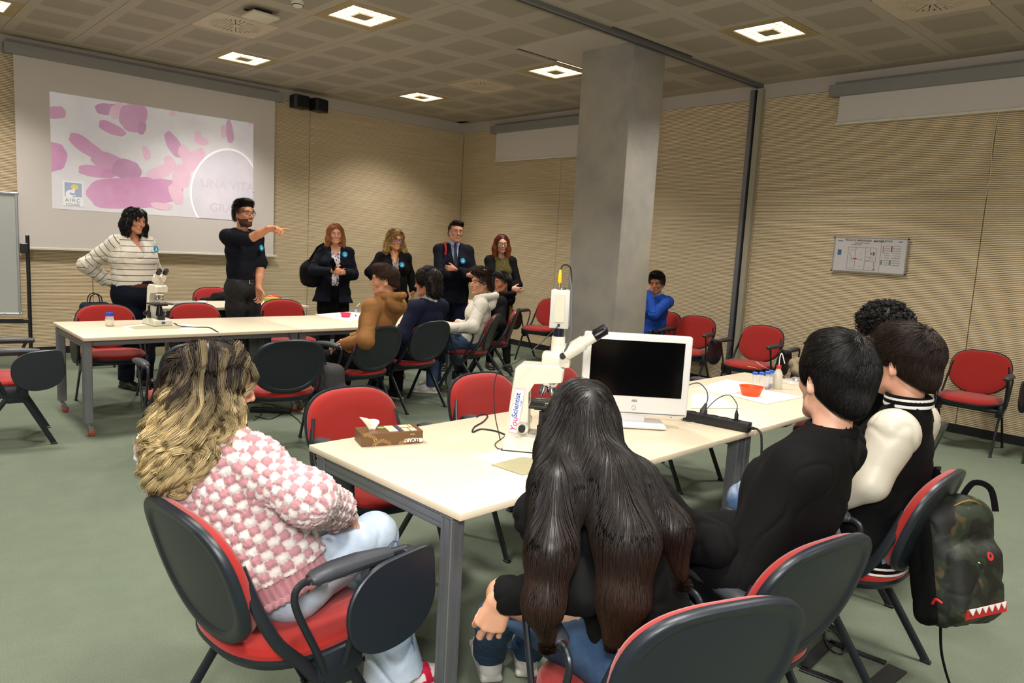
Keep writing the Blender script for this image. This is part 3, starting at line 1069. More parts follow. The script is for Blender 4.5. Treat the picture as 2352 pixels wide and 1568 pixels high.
WP(MB(), (-.52, 0, 1.185), (.98, .018, 1.20)).build('panel', mat('whiteboard_face', '#b3b6b4', .25, vary=.02), wb)
f = MB()
for z in (.577, 1.793):
    WP(f, (-.52, 0, z), (1.04, .03, .022))
for x in (-.02, -1.02):
    WP(f, (x, 0, 1.185), (.022, .03, 1.22))
f.build('frame', mat('whiteboard_rim', '#a3a6aa', .35, .4), wb)
f = MB()
for x in (.06, -1.10):
    WP(f, (x, .02, .72), (.035, .03, 1.34), .01)
    WP(f, (x, .02, .03), (.05, .5, .04), .01)
    WP(f, (x+(-.03 if x > 0 else .03), .01, 1.25), (.07, .03, .10), .004)
WP(f, (-.52, .02, .50), (1.16, .03, .04))
f.build('stand', M_black, wb)

# ---------------------------------------------------------------- things on the tables
def onT(px, py, z=TZ):
    d = fw+rt2*((px-1176)/1683.6)-up2*((py-784)/1683.6)
    return Vector((CAM.x+d.x*(z-CAM.z)/d.z, CAM.y+d.y*(z-CAM.z)/d.z, z))
M_ivory = mat('ivory_enamel', '#dcd7c6', .35, vary=.03, coat=.2)
M_eyep = mat('black_eyepiece', '#101012', .3)
M_lens = mat('eyepiece_glass', '#2a2030', .05, spec=.9)
M_mat = mat('cork_mat', '#a39d7c', .8)
M_sheet = mat('white_paper', '#e6e2da', .7, vary=.02)
def microscope(loc, rz, label, big):
    t = thing('microscope', label, 'microscope', loc, rz, 'microscopes')
    t.scale = (.88,)*3 if big else (.84,)*3
    k = 1.0
    # local: x forward from arm to the stage side, the viewer sits on +x... eyepieces lean back over the arm
    side = [(-.14, .0), (.135, .0), (.135, .06), (.10, .075), (.0, .085), (-.035, .12), (-.045, .30), (-.02, .345), (.10, .352), (.12, .37), (.12, .40), (.09, .42), (-.07, .425), (-.105, .40), (-.14, .05)]
    Mx = np.array(((1, 0, 0), (0, 0, -1), (0, 1, 0.0)))
    w = .055
    lower = [(-.14, 0), (.13, 0), (.13, .055), (.06, .07), (-.05, .075), (-.085, .06), (-.14, .05)]
    arm = [(-.14, .02), (-.03 if big else -.05, .02), (-.04 if big else -.058, .27), (-.015 if big else -.03, .315), (.11, .33), (.115, .385), (.09, .40), (-.075, .40), (-.105, .375)]
    m = MB().prism(lower, -.085, .085, Mx, None, .004)
    m.prism(arm, -w, w, Mx, None, .008)
    m.build('body', M_ivory, t, .5)
    MB().prism([(p[0]*1.0, p[1]) for p in [(-.145, 0), (.135, 0), (.135, .006), (-.145, .006)]], -.088, .088, Mx).build('base_seam', M_black, t)
    if not big:
        for z_ in (.028, .040):
            MB().box((.1345, 0, z_), (.002, .034, .009)).build('blue_mark', mat('mark_blue', '#26348c', .4), t, None)
    # stage
    s = MB().rbox((.045, 0, .215), (.15, .20, .014), .003, 1).rbox((.045, 0, .203), (.11, .12, .014), .003, 1)
    s.build('stage', M_black, t)
    MB().rbox((.05, .0, .226), (.03, .09, .006), .002, 1).rbox((.02, .06, .226), (.07, .012, .006), .002, 1).build('slide_clip', M_chrome, t)
    MB().lathe([(.0, .095), (.032, .095), (.034, .12), (.03, .14), (.024, .19), (.0, .19)], 24, None, (.045, 0, 0)).build('condenser', M_eyep, t)
    MB().lathe([(.0, 0), (.033, 0), (.036, .03), (.03, .04), (0, .04)], 24, None, (.085, 0, .06)).build('lamp_collar', M_eyep, t)
    MB().tube([(.03, -.095, .20), (.03, -.095, .10)], [.012, .012], 12).tube([(.03, -.095, .135), (.03, -.095, .08)], .018, 14).build('stage_knob', M_black, t)
    for sgn in (1, -1):
        kn = MB().tube([(-.055, sgn*w, .115), (-.055, sgn*(w+.03), .115)], .028, 20).build('focus_knob', M_black if not big else M_ivory, t)
        MB().tube([(-.055, sgn*(w+.028), .115), (-.055, sgn*(w+.055), .115)], .016, 16).build('fine_knob', M_black, kn)
        MB().lathe([(.026, 0), (.029, .0), (.029, .004), (.026, .004)], 20, np.array(((1, 0, 0), (0, 0, sgn*1.0), (0, -sgn*1.0, 0))), (-.055, sgn*(w+.03), .115), ring=True).build('knob_ring', M_chrome, kn)
    # nosepiece and objectives
    np_ = MB().lathe([(0, -.03), (.025, -.03), (.04, -.02), (.045, -.006), (.045, 0), (0, 0)], 28, roty(.18), (.045, 0, .325)).build('nosepiece', M_chrome, t)
    for j in range(5):
        a = j*2*PI/5+.3
        d = norm((math.cos(a)*.45, math.sin(a)*.45, -1))
        b = np.array((.045, 0, .305))+np.array((math.cos(a), math.sin(a), 0))*.022
        MB().tube([b, b+d*.012, b+d*.03, b+d*.045, b+d*.052], [.010, .011, .011, .008, .005], 14).build('objective', M_chrome, np_)
    # head
    if big:
        m = MB()
        hx_ = .078
        m.rbox((.075, 0, .425), (.13, .085, .065), .012, 2)
        m.tube([(.080, 0, .43), (.078, 0, .47), (.076, 0, .50)], [.038, .032, .029], 20)
        m.tube([(hx_, 0, .495), (hx_, 0, .53)], .031, 24)
        h = m.build('head', M_ivory, t, .5)
        MB().tube([(hx_, 0, .528), (hx_, 0, .572)], .024, 24).build('camera_tube', mat('navy_tube', '#171b2e', .25, vary=.02), t)
        c = MB().rbox((hx_, .01, .655), (.085, .115, .17), .004, 2).build('camera_box', mat('camera_grey', '#c2c0bb', .45, vary=.03), t)
        MB().rbox((hx_, -.049, .66), (.045, .004, .125), .0015, 1).build('plate', mat('camera_plate', '#c9c4ad', .5), c)
        MB().box((hx_+.043, .03, .70), (.002, .02, .014)).box((hx_, -.0505, .585), (.012, .004, .012)).build('socket', M_black, c, None)
        MB().box((hx_+.0435, .03, .722), (.001, .06, .022)).build('label', mat('label_white', '#deded8', .5), c, None)
        MB().tube([(hx_, .0, .735), (hx_, 0, .75)], .02, 14).tube([(hx_-.01, -.01, .74), (hx_-.01, -.01, .775)], .006, 10).build('cable_socket', M_chrome, c)
        MB().tube([(hx_-.01, -.01, .77), (hx_-.01, -.01, .78), (hx_-.01, -.01, .81), (hx_-.01, -.01, .83)], [.007, .010, .008, .004], 12).build('yellow_plug', mat('yellow_plug', '#e0c020', .4), c)
        ang, hx0, hz0, ln_ = .62, .115, .455, .16
    else:
        m = MB()
        m.lathe([(.0, .395), (.045, .395), (.042, .43), (.034, .46), (.0, .46)], 24, None, (.03, 0, 0))
        h = m.build('head', M_ivory, t, .5)
        ang, hx0, hz0, ln_ = .75, .02, .44, .11
    MB().tube([(hx0-.0, -.045 if big else -.04, hz0+.01), (hx0, .045 if big else .04, hz0+.01)], .03, 16).build('prism_house', M_ivory, t, .5)
    for sgn in (1, -1):
        p0 = np.array((hx0, sgn*.032, hz0))
        d = np.array((math.cos(ang), 0, math.sin(ang)))
        e = MB().tube([p0, p0+d*ln_*.6, p0+d*ln_*.62, p0+d*ln_*.95], [.031, .03, .024, .023], 20).build('eye_tube', M_ivory, t, .5)
        MB().tube([p0+d*ln_*.93, p0+d*(ln_+.005), p0+d*(ln_+.012), p0+d*(ln_+.05), p0+d*(ln_+.054)], [.022, .024, .022, .023, .018], 20).build('eyepiece', M_eyep, e)
        MB().tube([p0+d*(ln_+.05), p0+d*(ln_+.056)], .013, 16).build('eye_lens', M_lens, e)
    MB().tube([(hx0-.01, -.05 if big else -.045, hz0-.005), (hx0-.01, -.062 if big else -.057, hz0-.005)], .014, 16).build('head_screw', M_black, t)
    return t
bigm = microscope((onT(1228, 1030)), math.radians(-50), 'ivory microscope with a grey camera box and yellow plug on the front table', True)
smm = microscope(onT(362, 746), math.radians(-84), 'ivory microscope with two eyepieces on the back left table', False)
# ---------------------------------------------------------------- monitor, power strip, glassware, papers
M_wpl = mat('white_gloss_plastic', '#dedddb', .25, vary=.02, coat=.3)
M_screen = mat('black_screen', '#050506', .12, vary=0, spec=.5)
M_dgrey = mat('dark_grey_plastic', '#3a3a3c', .5)
mo = thing('monitor', 'white flat monitor with a black screen on the front table', 'monitor', onT(1452, 978), math.radians(-134))
MB().rbox((-.02, 0, .012), (.17, .30, .018), .008, 3).build('foot', M_wpl, mo)
MB().rbox((-.04, 0, .05), (.05, .12, .08), .01, 2).build('neck', M_wpl, mo)
sb = MB().rbox((-.02, 0, .245), (.045, .505, .385), .012, 3).rbox((-.055, 0, .25), (.05, .36, .26), .015, 2)
bz = sb.build('casing', M_wpl, mo)
MB().rbox((.0035, 0, .275), (.004, .435, .262), .001, 1).build('screen', M_screen, mo)
MB().box((.0033, 0, .064), (.002, .49, .003)).build('seam', M_dgrey, mo, None)
MB().lathe([(.0085, 0), (.0105, 0), (.0105, .001), (.0085, .001)], 24, roty(PI/2), (.0045, 0, .09), ring=True).build('button_ring', mat('ring_grey', '#9a9a9a', .4), mo)
text('AEG', .014, mat('logo_dark', '#6a6a6e', .5), mo, (.0036, 0, .118), (PI/2, 0, PI/2), 'lettering', 'CENTER', .0004)
# cables
M_cable = mat('black_cable', '#15161a', .45, vary=.03)
M_gcable = mat('grey_cable', '#5a5b5e', .5, vary=.03)
def cable(name, label, pts, r=.004, m=None, n=7, parent=None):
    o = MB().tube(spline(pts, n), r, 8).build(name, m or M_cable, parent)
    if parent is None:
        tag(o, label, 'cable')
    return o
ps = thing('power_strip', 'black power strip with two plugs beside the white monitor', 'power strip', onT(1645, 977), math.radians(-80))
MB().rbox((0, 0, .022), (.33, .055, .044), .004, 2).build('housing', M_black, ps)
for k in range(5):
    MB().lathe([(.0, .038), (.0175, .038), (.0175, .046), (.021, .0465), (.0215, .043)], 20, None, (-.125+k*.055, 0, 0), ring=True).build('socket', M_black, ps)
MB().tube([(-.07, 0, .04), (-.07, 0, .062), (-.068, 0, .075), (-.06, 0, .10)], [.019, .019, .012, .006], 14).build('plug', M_dgrey, ps)
MB().tube([(.095, 0, .04), (.095, 0, .07), (.094, 0, .085), (.094, 0, .098)], [.009, .010, .006, .003], 12).build('plug', M_black, ps)
MB().tube([(.165, 0, .022), (.185, 0, .022)], .008, 10).build('strain_relief', M_black, ps)
pse = onT(1694, 985)
def lp(x, y, z):
    v = rotz(math.radians(-80)) @ np.array((x, y, z))
    L0 = onT(1645, 977)
    return (L0.x+v[0], L0.y+v[1], TZ+z)
cable('power_cable', 'black cable running from the power strip over the table edge to the floor', [lp(.185, 0, .022), lp(.205, .0, .018), lp(.225, -.004, -.02), lp(.235, -.01, -.20), lp(.20, .0, -.45), lp(.215, .02, -.60), lp(.23, .06, -.715), lp(.20, .2, -.727)], .0055)
cable('thin_cable', 'thin black cable looping up from the small plug on the power strip', [lp(.094, 0, .095), lp(.09, 0, .125), lp(.05, .0, .16), lp(-.01, .01, .13), lp(-.05, -.015, .075), lp(-.06, -.05, .045), lp(-.10, -.06, .01), lp(-.16, -.05, .006)], .0022)
cable('grey_cable', 'grey cable leaving the round plug behind the monitor', [lp(-.06, 0, .098), lp(-.055, 0, .13), lp(-.065, -.01, .17), lp(-.10, -.04, .20), lp(-.16, -.07, .16), lp(-.2, -.07, .05), lp(-.21, -.06, .01)], .0032, M_gcable)
def glassm(name, hx, a):
    if name in MATS:
        return MATS[name]
    t = NT(name)
    t.b.inputs['Base Color'].default_value = lin(hx)
    t.b.inputs['Roughness'].default_value = .12
    t.b.inputs['Alpha'].default_value = a
    t.b.inputs['Specular IOR Level'].default_value = .8
    MATS[name] = t.m
    return t.m
M_clear = glassm('clear_plastic', '#dfe0e6', .38)
M_blue = mat('blue_cap', '#2b62c8', .4, vary=.03)
M_violet = mat('violet_liquid', '#5a2f8a', .3)
M_orangeb = mat('orange_plastic', '#e0551c', .4, vary=.04)
M_pinkb = mat('pink_plastic', '#d82c5c', .4, vary=.04)
def tube_vial(loc, label, group, liquid=.02, r=.0145, h=.105, lm=None):
    t = thing('sample_tube', label, 'tube', loc, 0, group)
    MB().lathe([(0, .0), (r*.3, .0), (r*.95, .014), (r, .02), (r, h)], 18).build('tube_body', M_clear, t)
    MB().lathe([(0, h+.013), (r+.0005, h+.013), (r+.0022, h+.011), (r+.0022, h-.002), (r+.0005, h-.003)], 20).build('cap', M_blue, t)
    if liquid:
        MB().lathe([(0, .003), (r*.3, .003), (r*.86, .016), (r*.86, liquid), (0, liquid)], 14).build('liquid', lm or M_violet, t)
    return t
for k, ((px, py), lab) in enumerate(zip(((1731, 897), (1746, 897), (1760, 895), (1768, 892)), ('blue capped tube nearest the orange bowl', 'blue capped tube second from the orange bowl', 'blue capped tube with violet in it, third from the orange bowl', 'blue capped tube nearest the squeeze bottle'))):
    tube_vial(onT(px, py), lab, 'tubes behind the orange bowl', .03 if k == 3 else .015)
for k, ((px, py), lab) in enumerate(zip(((817, 727), (831, 726)), ('small blue capped tube with a yellow strip on the back table', 'small blue capped tube with a pink strip beside the boy in the caramel hoodie'))):
    tube_vial(onT(px, py), lab, 'tubes on the back table', .02 if k == 0 else .01, .0125, .085, mat('dark_liquid', '#1a0f14', .4))
def bowl(loc, label, m, r0, r1, h):
    t = thing('bowl', label, 'bowl', loc)
    MB().lathe([(0, 0), (r0, 0), (r0+.002, .003), (r1, h), (r1+.002, h+.001), (r1-.0015, h), (r0-.001, .004), (0, .004)], 32).build('shell', m, t)
    return t
bowl(onT(1724, 908), 'orange plastic bowl on the white papers', M_orangeb, .050, .070, .056)
bowl(onT(794, 728), 'pink plastic bowl on the back table', M_pinkb, .040, .054, .042)
wbt = thing('squeeze_bottle', 'clear squeeze bottle with a red cap and bent spout', 'bottle', onT(1784, 892))
MB().lathe([(0, 0), (.028, 0), (.030, .004), (.030, .07), (.026, .10), (.013, .125), (.011, .135), (0, .135)], 24).build('bottle_body', mat('milky_plastic', '#cfcab8', .35, vary=.03), wbt)
MB().lathe([(0, .15), (.014, .15), (.0155, .147), (.0155, .132), (.012, .130)], 20).build('cap', mat('red_cap', '#c9251c', .4), wbt)
MB().tube(spline([(0, 0, .14), (0, 0, .20), (.004, -.004, .225), (.008, -.01, .222), (.012, -.03, .165)], 5), .0032, 8).build('spout', M_wpl, wbt)
def strip(pts, w, m, label, name='paper_strip'):
    P = np.array(pts, float)
    V, F = [], []
    for i, p in enumerate(P):
        d = norm(P[min(i+1, len(P)-1)]-P[max(i-1, 0)])
        s_ = norm(np.cross(d, (0, 0, 1)))*w/2
        V += [p+s_, p-s_, p-s_-np.array((0, 0, .0006)), p+s_-np.array((0, 0, .0006))]
    for i in range(len(P)-1):
        for j in range(4):
            F.append((4*i+j, 4*i+(j+1) % 4, 4*i+4+(j+1) % 4, 4*i+4+j))
    F += [(3, 2, 1, 0), tuple(4*(len(P)-1)+q for q in range(4))]
    return tag(MB().add(V, F).build(name, m, None, 1.0), label, 'paper strip')
def v3(p, z=0):
    return np.array((p.x, p.y, p.z+z))
q1, q2 = onT(1745, 893), onT(1766, 892)
strip(spline([v3(q1, .126)+np.array((-.075, .055, .016)), v3(q1, .128)+np.array((-.04, .03, .008)), v3(q1, .121)], 4), .012, mat('yellow_paper', '#e3e07a', .6), 'yellow paper strip bent across the blue caps')
strip(spline([v3(q2, .15)+np.array((-.085, .06, .02)), v3(q2, .13)+np.array((-.04, .03, .01)), v3(q2, .121)], 4), .018, M_sheet, 'white paper strip curling up from the blue caps')
q3, q4 = onT(817, 727), onT(831, 726)
strip([v3(q3, .10), v3(q3, .125)+np.array((.03, .0, 0)), v3(q3, .135)+np.array((.045, .0, 0))], .016, mat('ochre_paper', '#d9b04a', .6), 'ochre paper strip standing on the small tube')
strip([v3(q4, .10), v3(q4, .118)+np.array((.03, .0, 0)), v3(q4, .128)+np.array((.05, .0, 0))], .014, mat('rose_paper', '#d98a86', .6), 'rose paper strip standing on the second small tube')
def sheet(px, z, label, m=None, name='paper_sheet', th=.0009):
    P = [onT(*p) for p in px]
    c = sum(P, Vector((0, 0, 0)))/len(P)
    poly = [(p.x-c.x, p.y-c.y) for p in P]
    a = sum(poly[i][0]*poly[(i+1) % len(poly)][1]-poly[(i+1) % len(poly)][0]*poly[i][1] for i in range(len(poly)))
    if a < 0:
        poly = poly[::-1]
    return tag(MB().prism(poly, 0, th).build(name, m or M_sheet, None, None, (c.x, c.y, TZ+z)), label, 'paper')
sheet([(1594, 893), (1668, 871), (1748, 884), (1672, 908)], .0004, 'white sheet lying beside the monitor, farther of the two')
sheet([(1675, 908), (1740, 893), (1845, 912), (1760, 929)], .0016, 'white sheet under the orange bowl')
sheet([(1590, 906), (1640, 907), (1703, 938), (1586, 938)], .0028, 'white sheet half hidden behind the monitor')
sheet([(1083, 1050), (1190, 1022), (1262, 1050), (1170, 1078)], .0004, 'white sheet under the big microscope')
sheet([(1128, 1068), (1200, 1050), (1300, 1064), (1200, 1092)], .0016, 'grey green mat at the foot of the big microscope', M_mat, 'bench_mat', .0015)
sheet([(723, 722), (800, 716), (880, 722), (800, 738)], .0004, 'white sheet under the pink bowl')
sheet([(281, 750), (330, 744), (430, 744), (455, 750), (440, 757), (300, 759)], .0004, 'white sheet under the small microscope')
sheet([(293, 751), (330, 748), (425, 748), (432, 752), (410, 755), (310, 757)], .0014, 'grey green mat at the foot of the small microscope', M_mat, 'bench_mat', .0012)
jar = thing('glass_jar', 'small glass jar with a blue lid on the back left table', 'jar', onT(252, 749))
MB().lathe([(0, 0), (.028, 0), (.031, .004), (.031, .07), (.025, .083), (.0, .083)], 24).build('glass', M_clear, jar)
MB().lathe([(0, .112), (.026, .112), (.028, .109), (.028, .085), (.025, .084)], 24).build('lid', mat('royal_blue_lid', '#1f3fa8', .4), jar)
MB().lathe([(0, .004), (.0275, .004), (.0275, .045), (0, .045)], 20).build('contents', mat('paper_slips', '#cfc3a4', .8, vary=.2, vscale=60), jar)
MB().lathe([(.0312, .016), (.0318, .016), (.0318, .056), (.0312, .056)], 24, ring=True).build('label', mat('jar_label', '#d8d2bd', .6), jar)
# tissue box
tbx = thing('tissue_box', 'brown tissue box with a tissue sticking out on the front table', 'tissue box', (0, 0, 0))
A, B, D_ = onT(830, 1027), onT(971, 1017), onT(819, 1005)
ux = (B-A).normalized()
uy = Vector((-ux.y, ux.x, 0))
Lb, Wb, Hb = (B-A).length, .115, .052
tbx.location = A
tbx.rotation_euler = (0, 0, math.atan2(ux.y, ux.x))
M_brown = mat('brown_card', '#65472a', .45, vary=.06)
M_cream = mat('cream_print', '#d9c6a3', .5)
M_gold = mat('gold_print', '#b7995f', .45)
MB().rbox((Lb/2, Wb/2, Hb/2), (Lb, Wb, Hb), .0015, 1).build('carton', M_brown, tbx)
mb = MB()
for a, b, c, d in ((.50, .08, .66, .94), (.76, .06, .86, .52), (.88, .06, .99, .52), (.76, .58, .93, .95), (.945, .58, .985, .95)):
    mb.box(((a*.8+.12+b*0)*Lb*1.0+((c-a)*.8*Lb)/2-.0, 0, 0), (0, 0, 0)) if False else mb.box(((a+c)/2*.92*Lb, (b+d)/2*Wb, Hb+.0003), ((c-a)*.9*Lb, (d-b)*Wb*.9, .0006))
mb.build('printed_patch', M_cream, tbx, None)
MB().box((.685*.92*Lb, Wb/2, Hb+.0003), (.012, Wb*.95, .0006)).build('blue_stripe', mat('navy_print', '#2a2a6a', .5), tbx, None)
MB().sphere((.40*Lb, Wb*.75, Hb), (.016, .012, .0008), 16, 6).build('green_leaf_print', mat('leaf_green', '#79b53a', .5), tbx)
text('LUCART', .0185, M_wpl, tbx, (Lb*.955, -.0008, Hb*.42), (PI/2, PI, 0), 'lettering', 'LEFT', .0006)
text('PROFESSIONAL', .006, M_wpl, tbx, (Lb*.90, -.0008, Hb*.47), (PI/2, PI, 0))
text('natural', .007, M_cream, tbx, (Lb*.86, -.0008, Hb*.80), (PI/2, PI, 0))
MB().tube([(Lb*.965, -.0004, Hb*.26), (Lb*.965, -.0012, Hb*.26)], .0085, 20).build('round_emblem', M_wpl, tbx)
lf = MB()
def vine(P, k):
    P = spline(P, 6)
    lf.tube([(x, -.0006, z) for x, z in P], .0009, 5)
    for i in range(1, len(P)-1, 2):
        d = P[i+1]-P[i]
        a = math.atan2(d[1], d[0])
        for sgn in (1, -1):
            c = P[i]+.006*np.array((math.cos(a+sgn*.9), math.sin(a+sgn*.9)))
            M = roty(-(a+sgn*.6))
            lf.sphere((c[0], -.0006, c[1]), (.0032, .0006, .0013), 8, 4, M)
vine([(.005, Hb*.92), (.03, Hb*.88), (.05, Hb*.68), (.055, Hb*.5)], 5)
vine([(.12, .004), (.10, Hb*.3), (.08, Hb*.42), (.06, Hb*.28), (.052, Hb*.1)], 5)
vine([(.15, .004), (.165, Hb*.16), (.18, Hb*.22)], 5)
lf.build('leaf_print', M_gold, tbx)['kind'] = 'stuff'
# the tissue: a crumpled sheet
V, F = [], []
nu, nv = 14, 12
for i in range(nu):
    for j in range(nv):
        u, v = i/(nu-1), j/(nv-1)
        a = (u-.5)*2.4
        r = .012+.028*v*(1+.3*math.sin(3*u*PI))
        x = .22*Lb+r*math.sin(a)*1.1-.012*v
        y = Wb/2+r*math.cos(a)*.5*math.sin(2.2*a+.6)
        z = Hb+.055*v**.8*(1-.55*u*u)+.004*math.sin(9*u)*v
        V.append((x, y, z))
for i in range(nu-1):
    for j in range(nv-1):
        F.append((i*nv+j, (i+1)*nv+j, (i+1)*nv+j+1, i*nv+j+1))
ts = MB().add(V, F).build('tissue', mat('tissue_paper', '#e6d9c8', .9, vary=.03, bump=.3, bscale=80), tbx, 1.2)
md = ts.modifiers.new('thick', 'SOLIDIFY')
md.thickness = .0008
# cables of the microscopes
def P3(px, py, z=TZ+.004):
    v = onT(px, py, z)
    return (v.x, v.y, v.z)
cable('power_cable', 'thick black cable curling on the front table left of the microscope', [P3(1165, 1000), P3(1140, 990), P3(1105, 985), P3(1086, 992), P3(1090, 980), P3(1110, 968), P3(1120, 955), P3(1108, 950), P3(1095, 957)], .0035)
cable('thin_cable', 'thin black cable lying beside the thick one on the front table', [P3(1170, 995), P3(1150, 1008), P3(1137, 1020), P3(1145, 1030), P3(1158, 1030)], .0018)
cable('power_cable', 'black cable trailing from the small microscope over the back table edge', [P3(400, 742), P3(415, 749), P3(450, 751), P3(480, 752), P3(498, 761), P3(503, 765, TZ-.01), P3(506, 775, TZ-.06), P3(500, 800, TZ-.3)], .0045)
bl = bigm.matrix_world
bpy.context.view_layer.update()
def mp(x, y, z):
    v = bigm.matrix_world @ Vector((x, y, z))
    return (v.x, v.y, v.z)
cable('camera_cable', 'grey cable falling from the yellow plug down the microscope camera', [mp(.11, -.02, .80), mp(.125, -.04, .74), mp(.13, -.055, .64), mp(.135, -.06, .56), mp(.12, -.055, .49), mp(.10, -.055, .44)], .005, M_gcable)
cable('camera_cable', 'thin black cable arching from the yellow plug to the back of the camera box', [mp(.068, -.01, .825), mp(.078, .02, .85), mp(.108, .05, .84), mp(.118, .055, .78), mp(.113, .05, .735)], .0028)
cable('thin_cable', 'thin cable sweeping from the camera box down to the table behind the microscope', [mp(.078, -.055, .585), mp(.0, -.10, .50), mp(-.09, -.12, .42), mp(-.16, -.10, .385), mp(-.20, -.02, .30), mp(-.2, .03, .15), mp(-.17, .06, .01)], .0022)
# sticker on the microscope
M_rim = mat('sticker_rim', '#d89aa8', .4)
stk = MB().box((0, 0, 0), (.205, .0008, .046)).build('sticker_border', M_rim, bigm, None)
stk.location = (-.088, -.0632, .185)
stk.rotation_euler = (0, math.radians(-84), 0)
MB().box((0, -.0006, 0), (.200, .0006, .042)).build('sticker', mat('sticker_white', '#e9e8ea', .4, vary=.01), stk, None)
text('You', .040, mat('sticker_pink', '#d23a6a', .4), stk, (-.097, -.0012, -.012), (PI/2, 0, 0), 'lettering', bold=.0004, shear=.25)
text('Scientist', .034, mat('sticker_blue', '#2c4c9c', .4), stk, (-.030, -.0012, -.006), (PI/2, 0, 0), 'lettering', bold=.0006)
text('FGM', .013, mat('sticker_cyan', '#5aa0d8', .4), stk, (.025, -.0012, -.020), (PI/2, 0, 0), 'lettering', bold=.0004)
# ================================================================ people: implicit surfaces
BIG = np.float32(.5)
class Vol:
    def __init__(s, lo, hi, h):
        s.o = np.array(lo, np.float32)
        s.h = float(h)
        s.n = np.ceil((np.array(hi)-np.array(lo))/h).astype(int)+1
        s.D = np.full(s.n, BIG, np.float32)
    def blk(s, lo, hi):
        i0 = np.clip(np.floor((np.array(lo)-s.o)/s.h).astype(int), 0, s.n)
        i1 = np.clip(np.ceil((np.array(hi)-s.o)/s.h).astype(int)+1, 0, s.n)
        if np.any(i1 <= i0):
            return None, None
        ax = [s.o[k]+np.arange(i0[k], i1[k], dtype=np.float32)*np.float32(s.h) for k in range(3)]
        return (slice(i0[0], i1[0]), slice(i0[1], i1[1]), slice(i0[2], i1[2])), (ax[0][:, None, None], ax[1][None, :, None], ax[2][None, None, :])
    def put(s, sl, d, k, mode):
        A = s.D[sl]
        if mode == 'sub':
            if k > 0:
                h = np.maximum(k-np.abs(A+d), 0)/k
                s.D[sl] = np.maximum(A, -d)+h*h*k*.25
            else:
                s.D[sl] = np.maximum(A, -d)
        elif mode == 'and':
            s.D[sl] = np.maximum(A, d)
        else:
            if k > 0:
                h = np.maximum(k-np.abs(A-d), 0)/k
                s.D[sl] = np.minimum(A, d)-h*h*k*.25
            else:
                s.D[sl] = np.minimum(A, d)
    def cone(s, a, b, ra, rb=None, k=.02, mode='add', flat=None, fr=1.0):
        """tapered capsule; flat = axis along which the section is scaled by fr"""
        rb = ra if rb is None else rb
        a, b = np.asarray(a, np.float32), np.asarray(b, np.float32)
        m = max(ra, rb)*max(1, fr)+k+3*s.h
        sl, X = s.blk(np.minimum(a, b)-m, np.maximum(a, b)+m)
        if sl is None:
            return s
        ab = b-a
        L = float(ab @ ab)+1e-12
        px, py, pz = X[0]-a[0], X[1]-a[1], X[2]-a[2]
        t = np.clip((px*ab[0]+py*ab[1]+pz*ab[2])/L, 0, 1)
        qx, qy, qz = px-t*ab[0], py-t*ab[1], pz-t*ab[2]
        r = ra+(rb-ra)*t
        d2 = qx*qx+qy*qy+qz*qz
        if flat is None:
            d = np.sqrt(d2)-r
        else:
            f = np.asarray(flat, np.float32)
            w = qx*f[0]+qy*f[1]+qz*f[2]
            e = np.sqrt(np.maximum(d2-w*w, 0)+(w/fr)**2)
            g = np.sqrt(d2+1e-9)
            d = (e-r)*np.clip(g/np.maximum(e, 1e-6), min(1, fr), max(1, fr)) if fr < 1 else (e-r)
        s.put(sl, d, k, mode)
        return s
    def chain(s, pts, rs, k=.02, **kw):
        for i in range(len(pts)-1):
            s.cone(pts[i], pts[i+1], rs[i], rs[i+1], k, **kw)
        return s
    def ell(s, c, r, M=None, k=.02, mode='add'):
        c = np.asarray(c, np.float32)
        r = np.asarray(r, np.float32)
        m = float(r.max())+k+3*s.h
        sl, X = s.blk(c-m, c+m)
        if sl is None:
            return s
        p = [X[i]-c[i] for i in range(3)]
        if M is not None:
            M = np.asarray(M, np.float32)
            p = [p[0]*M[0, i]+p[1]*M[1, i]+p[2]*M[2, i] for i in range(3)]
        k0 = np.sqrt(sum((p[i]/r[i])**2 for i in range(3)))
        k1 = np.sqrt(sum((p[i]/r[i]**2)**2 for i in range(3)))+1e-9
        s.put(sl, k0*(k0-1)/k1, k, mode)
        return s
    def box(s, c, e, M=None, r=.01, k=.0, mode='add'):
        c = np.asarray(c, np.float32)
        e = np.asarray(e, np.float32)
        m = float(np.linalg.norm(e))+k+3*s.h
        sl, X = s.blk(c-m, c+m)
        if sl is None:
            return s
        p = [X[i]-c[i] for i in range(3)]
        if M is not None:
            M = np.asarray(M, np.float32)
            p = [p[0]*M[0, i]+p[1]*M[1, i]+p[2]*M[2, i] for i in range(3)]
        q = [np.abs(p[i])-(e[i]-r) for i in range(3)]
        d = np.sqrt(sum(np.maximum(t, 0)**2 for t in q))+np.minimum(np.maximum(np.maximum(q[0], q[1]), q[2]), 0)-r
        s.put(sl, d, k, mode)
        return s
    def plane(s, p, n, k=0, mode='and'):
        """keep the side the normal points away from"""
        n = norm(n)
        p = np.asarray(p, float)
        sl, X = s.blk(s.o, s.o+s.n*s.h)
        d = (X[0]-p[0])*n[0]+(X[1]-p[1])*n[1]+(X[2]-p[2])*n[2]
        s.D = np.maximum(s.D, d.astype(np.float32))
        return s
    def sample(s, P):
        q = (P-s.o)/s.h
        q = np.clip(q, 0, s.n-1.001)
        i = q.astype(int)
        f = q-i
        out = 0
        for a in (0, 1):
            for b in (0, 1):
                for c in (0, 1):
                    w = (f[:, 0] if a else 1-f[:, 0])*(f[:, 1] if b else 1-f[:, 1])*(f[:, 2] if c else 1-f[:, 2])
                    out = out+w*s.D[i[:, 0]+a, i[:, 1]+b, i[:, 2]+c]
        return out
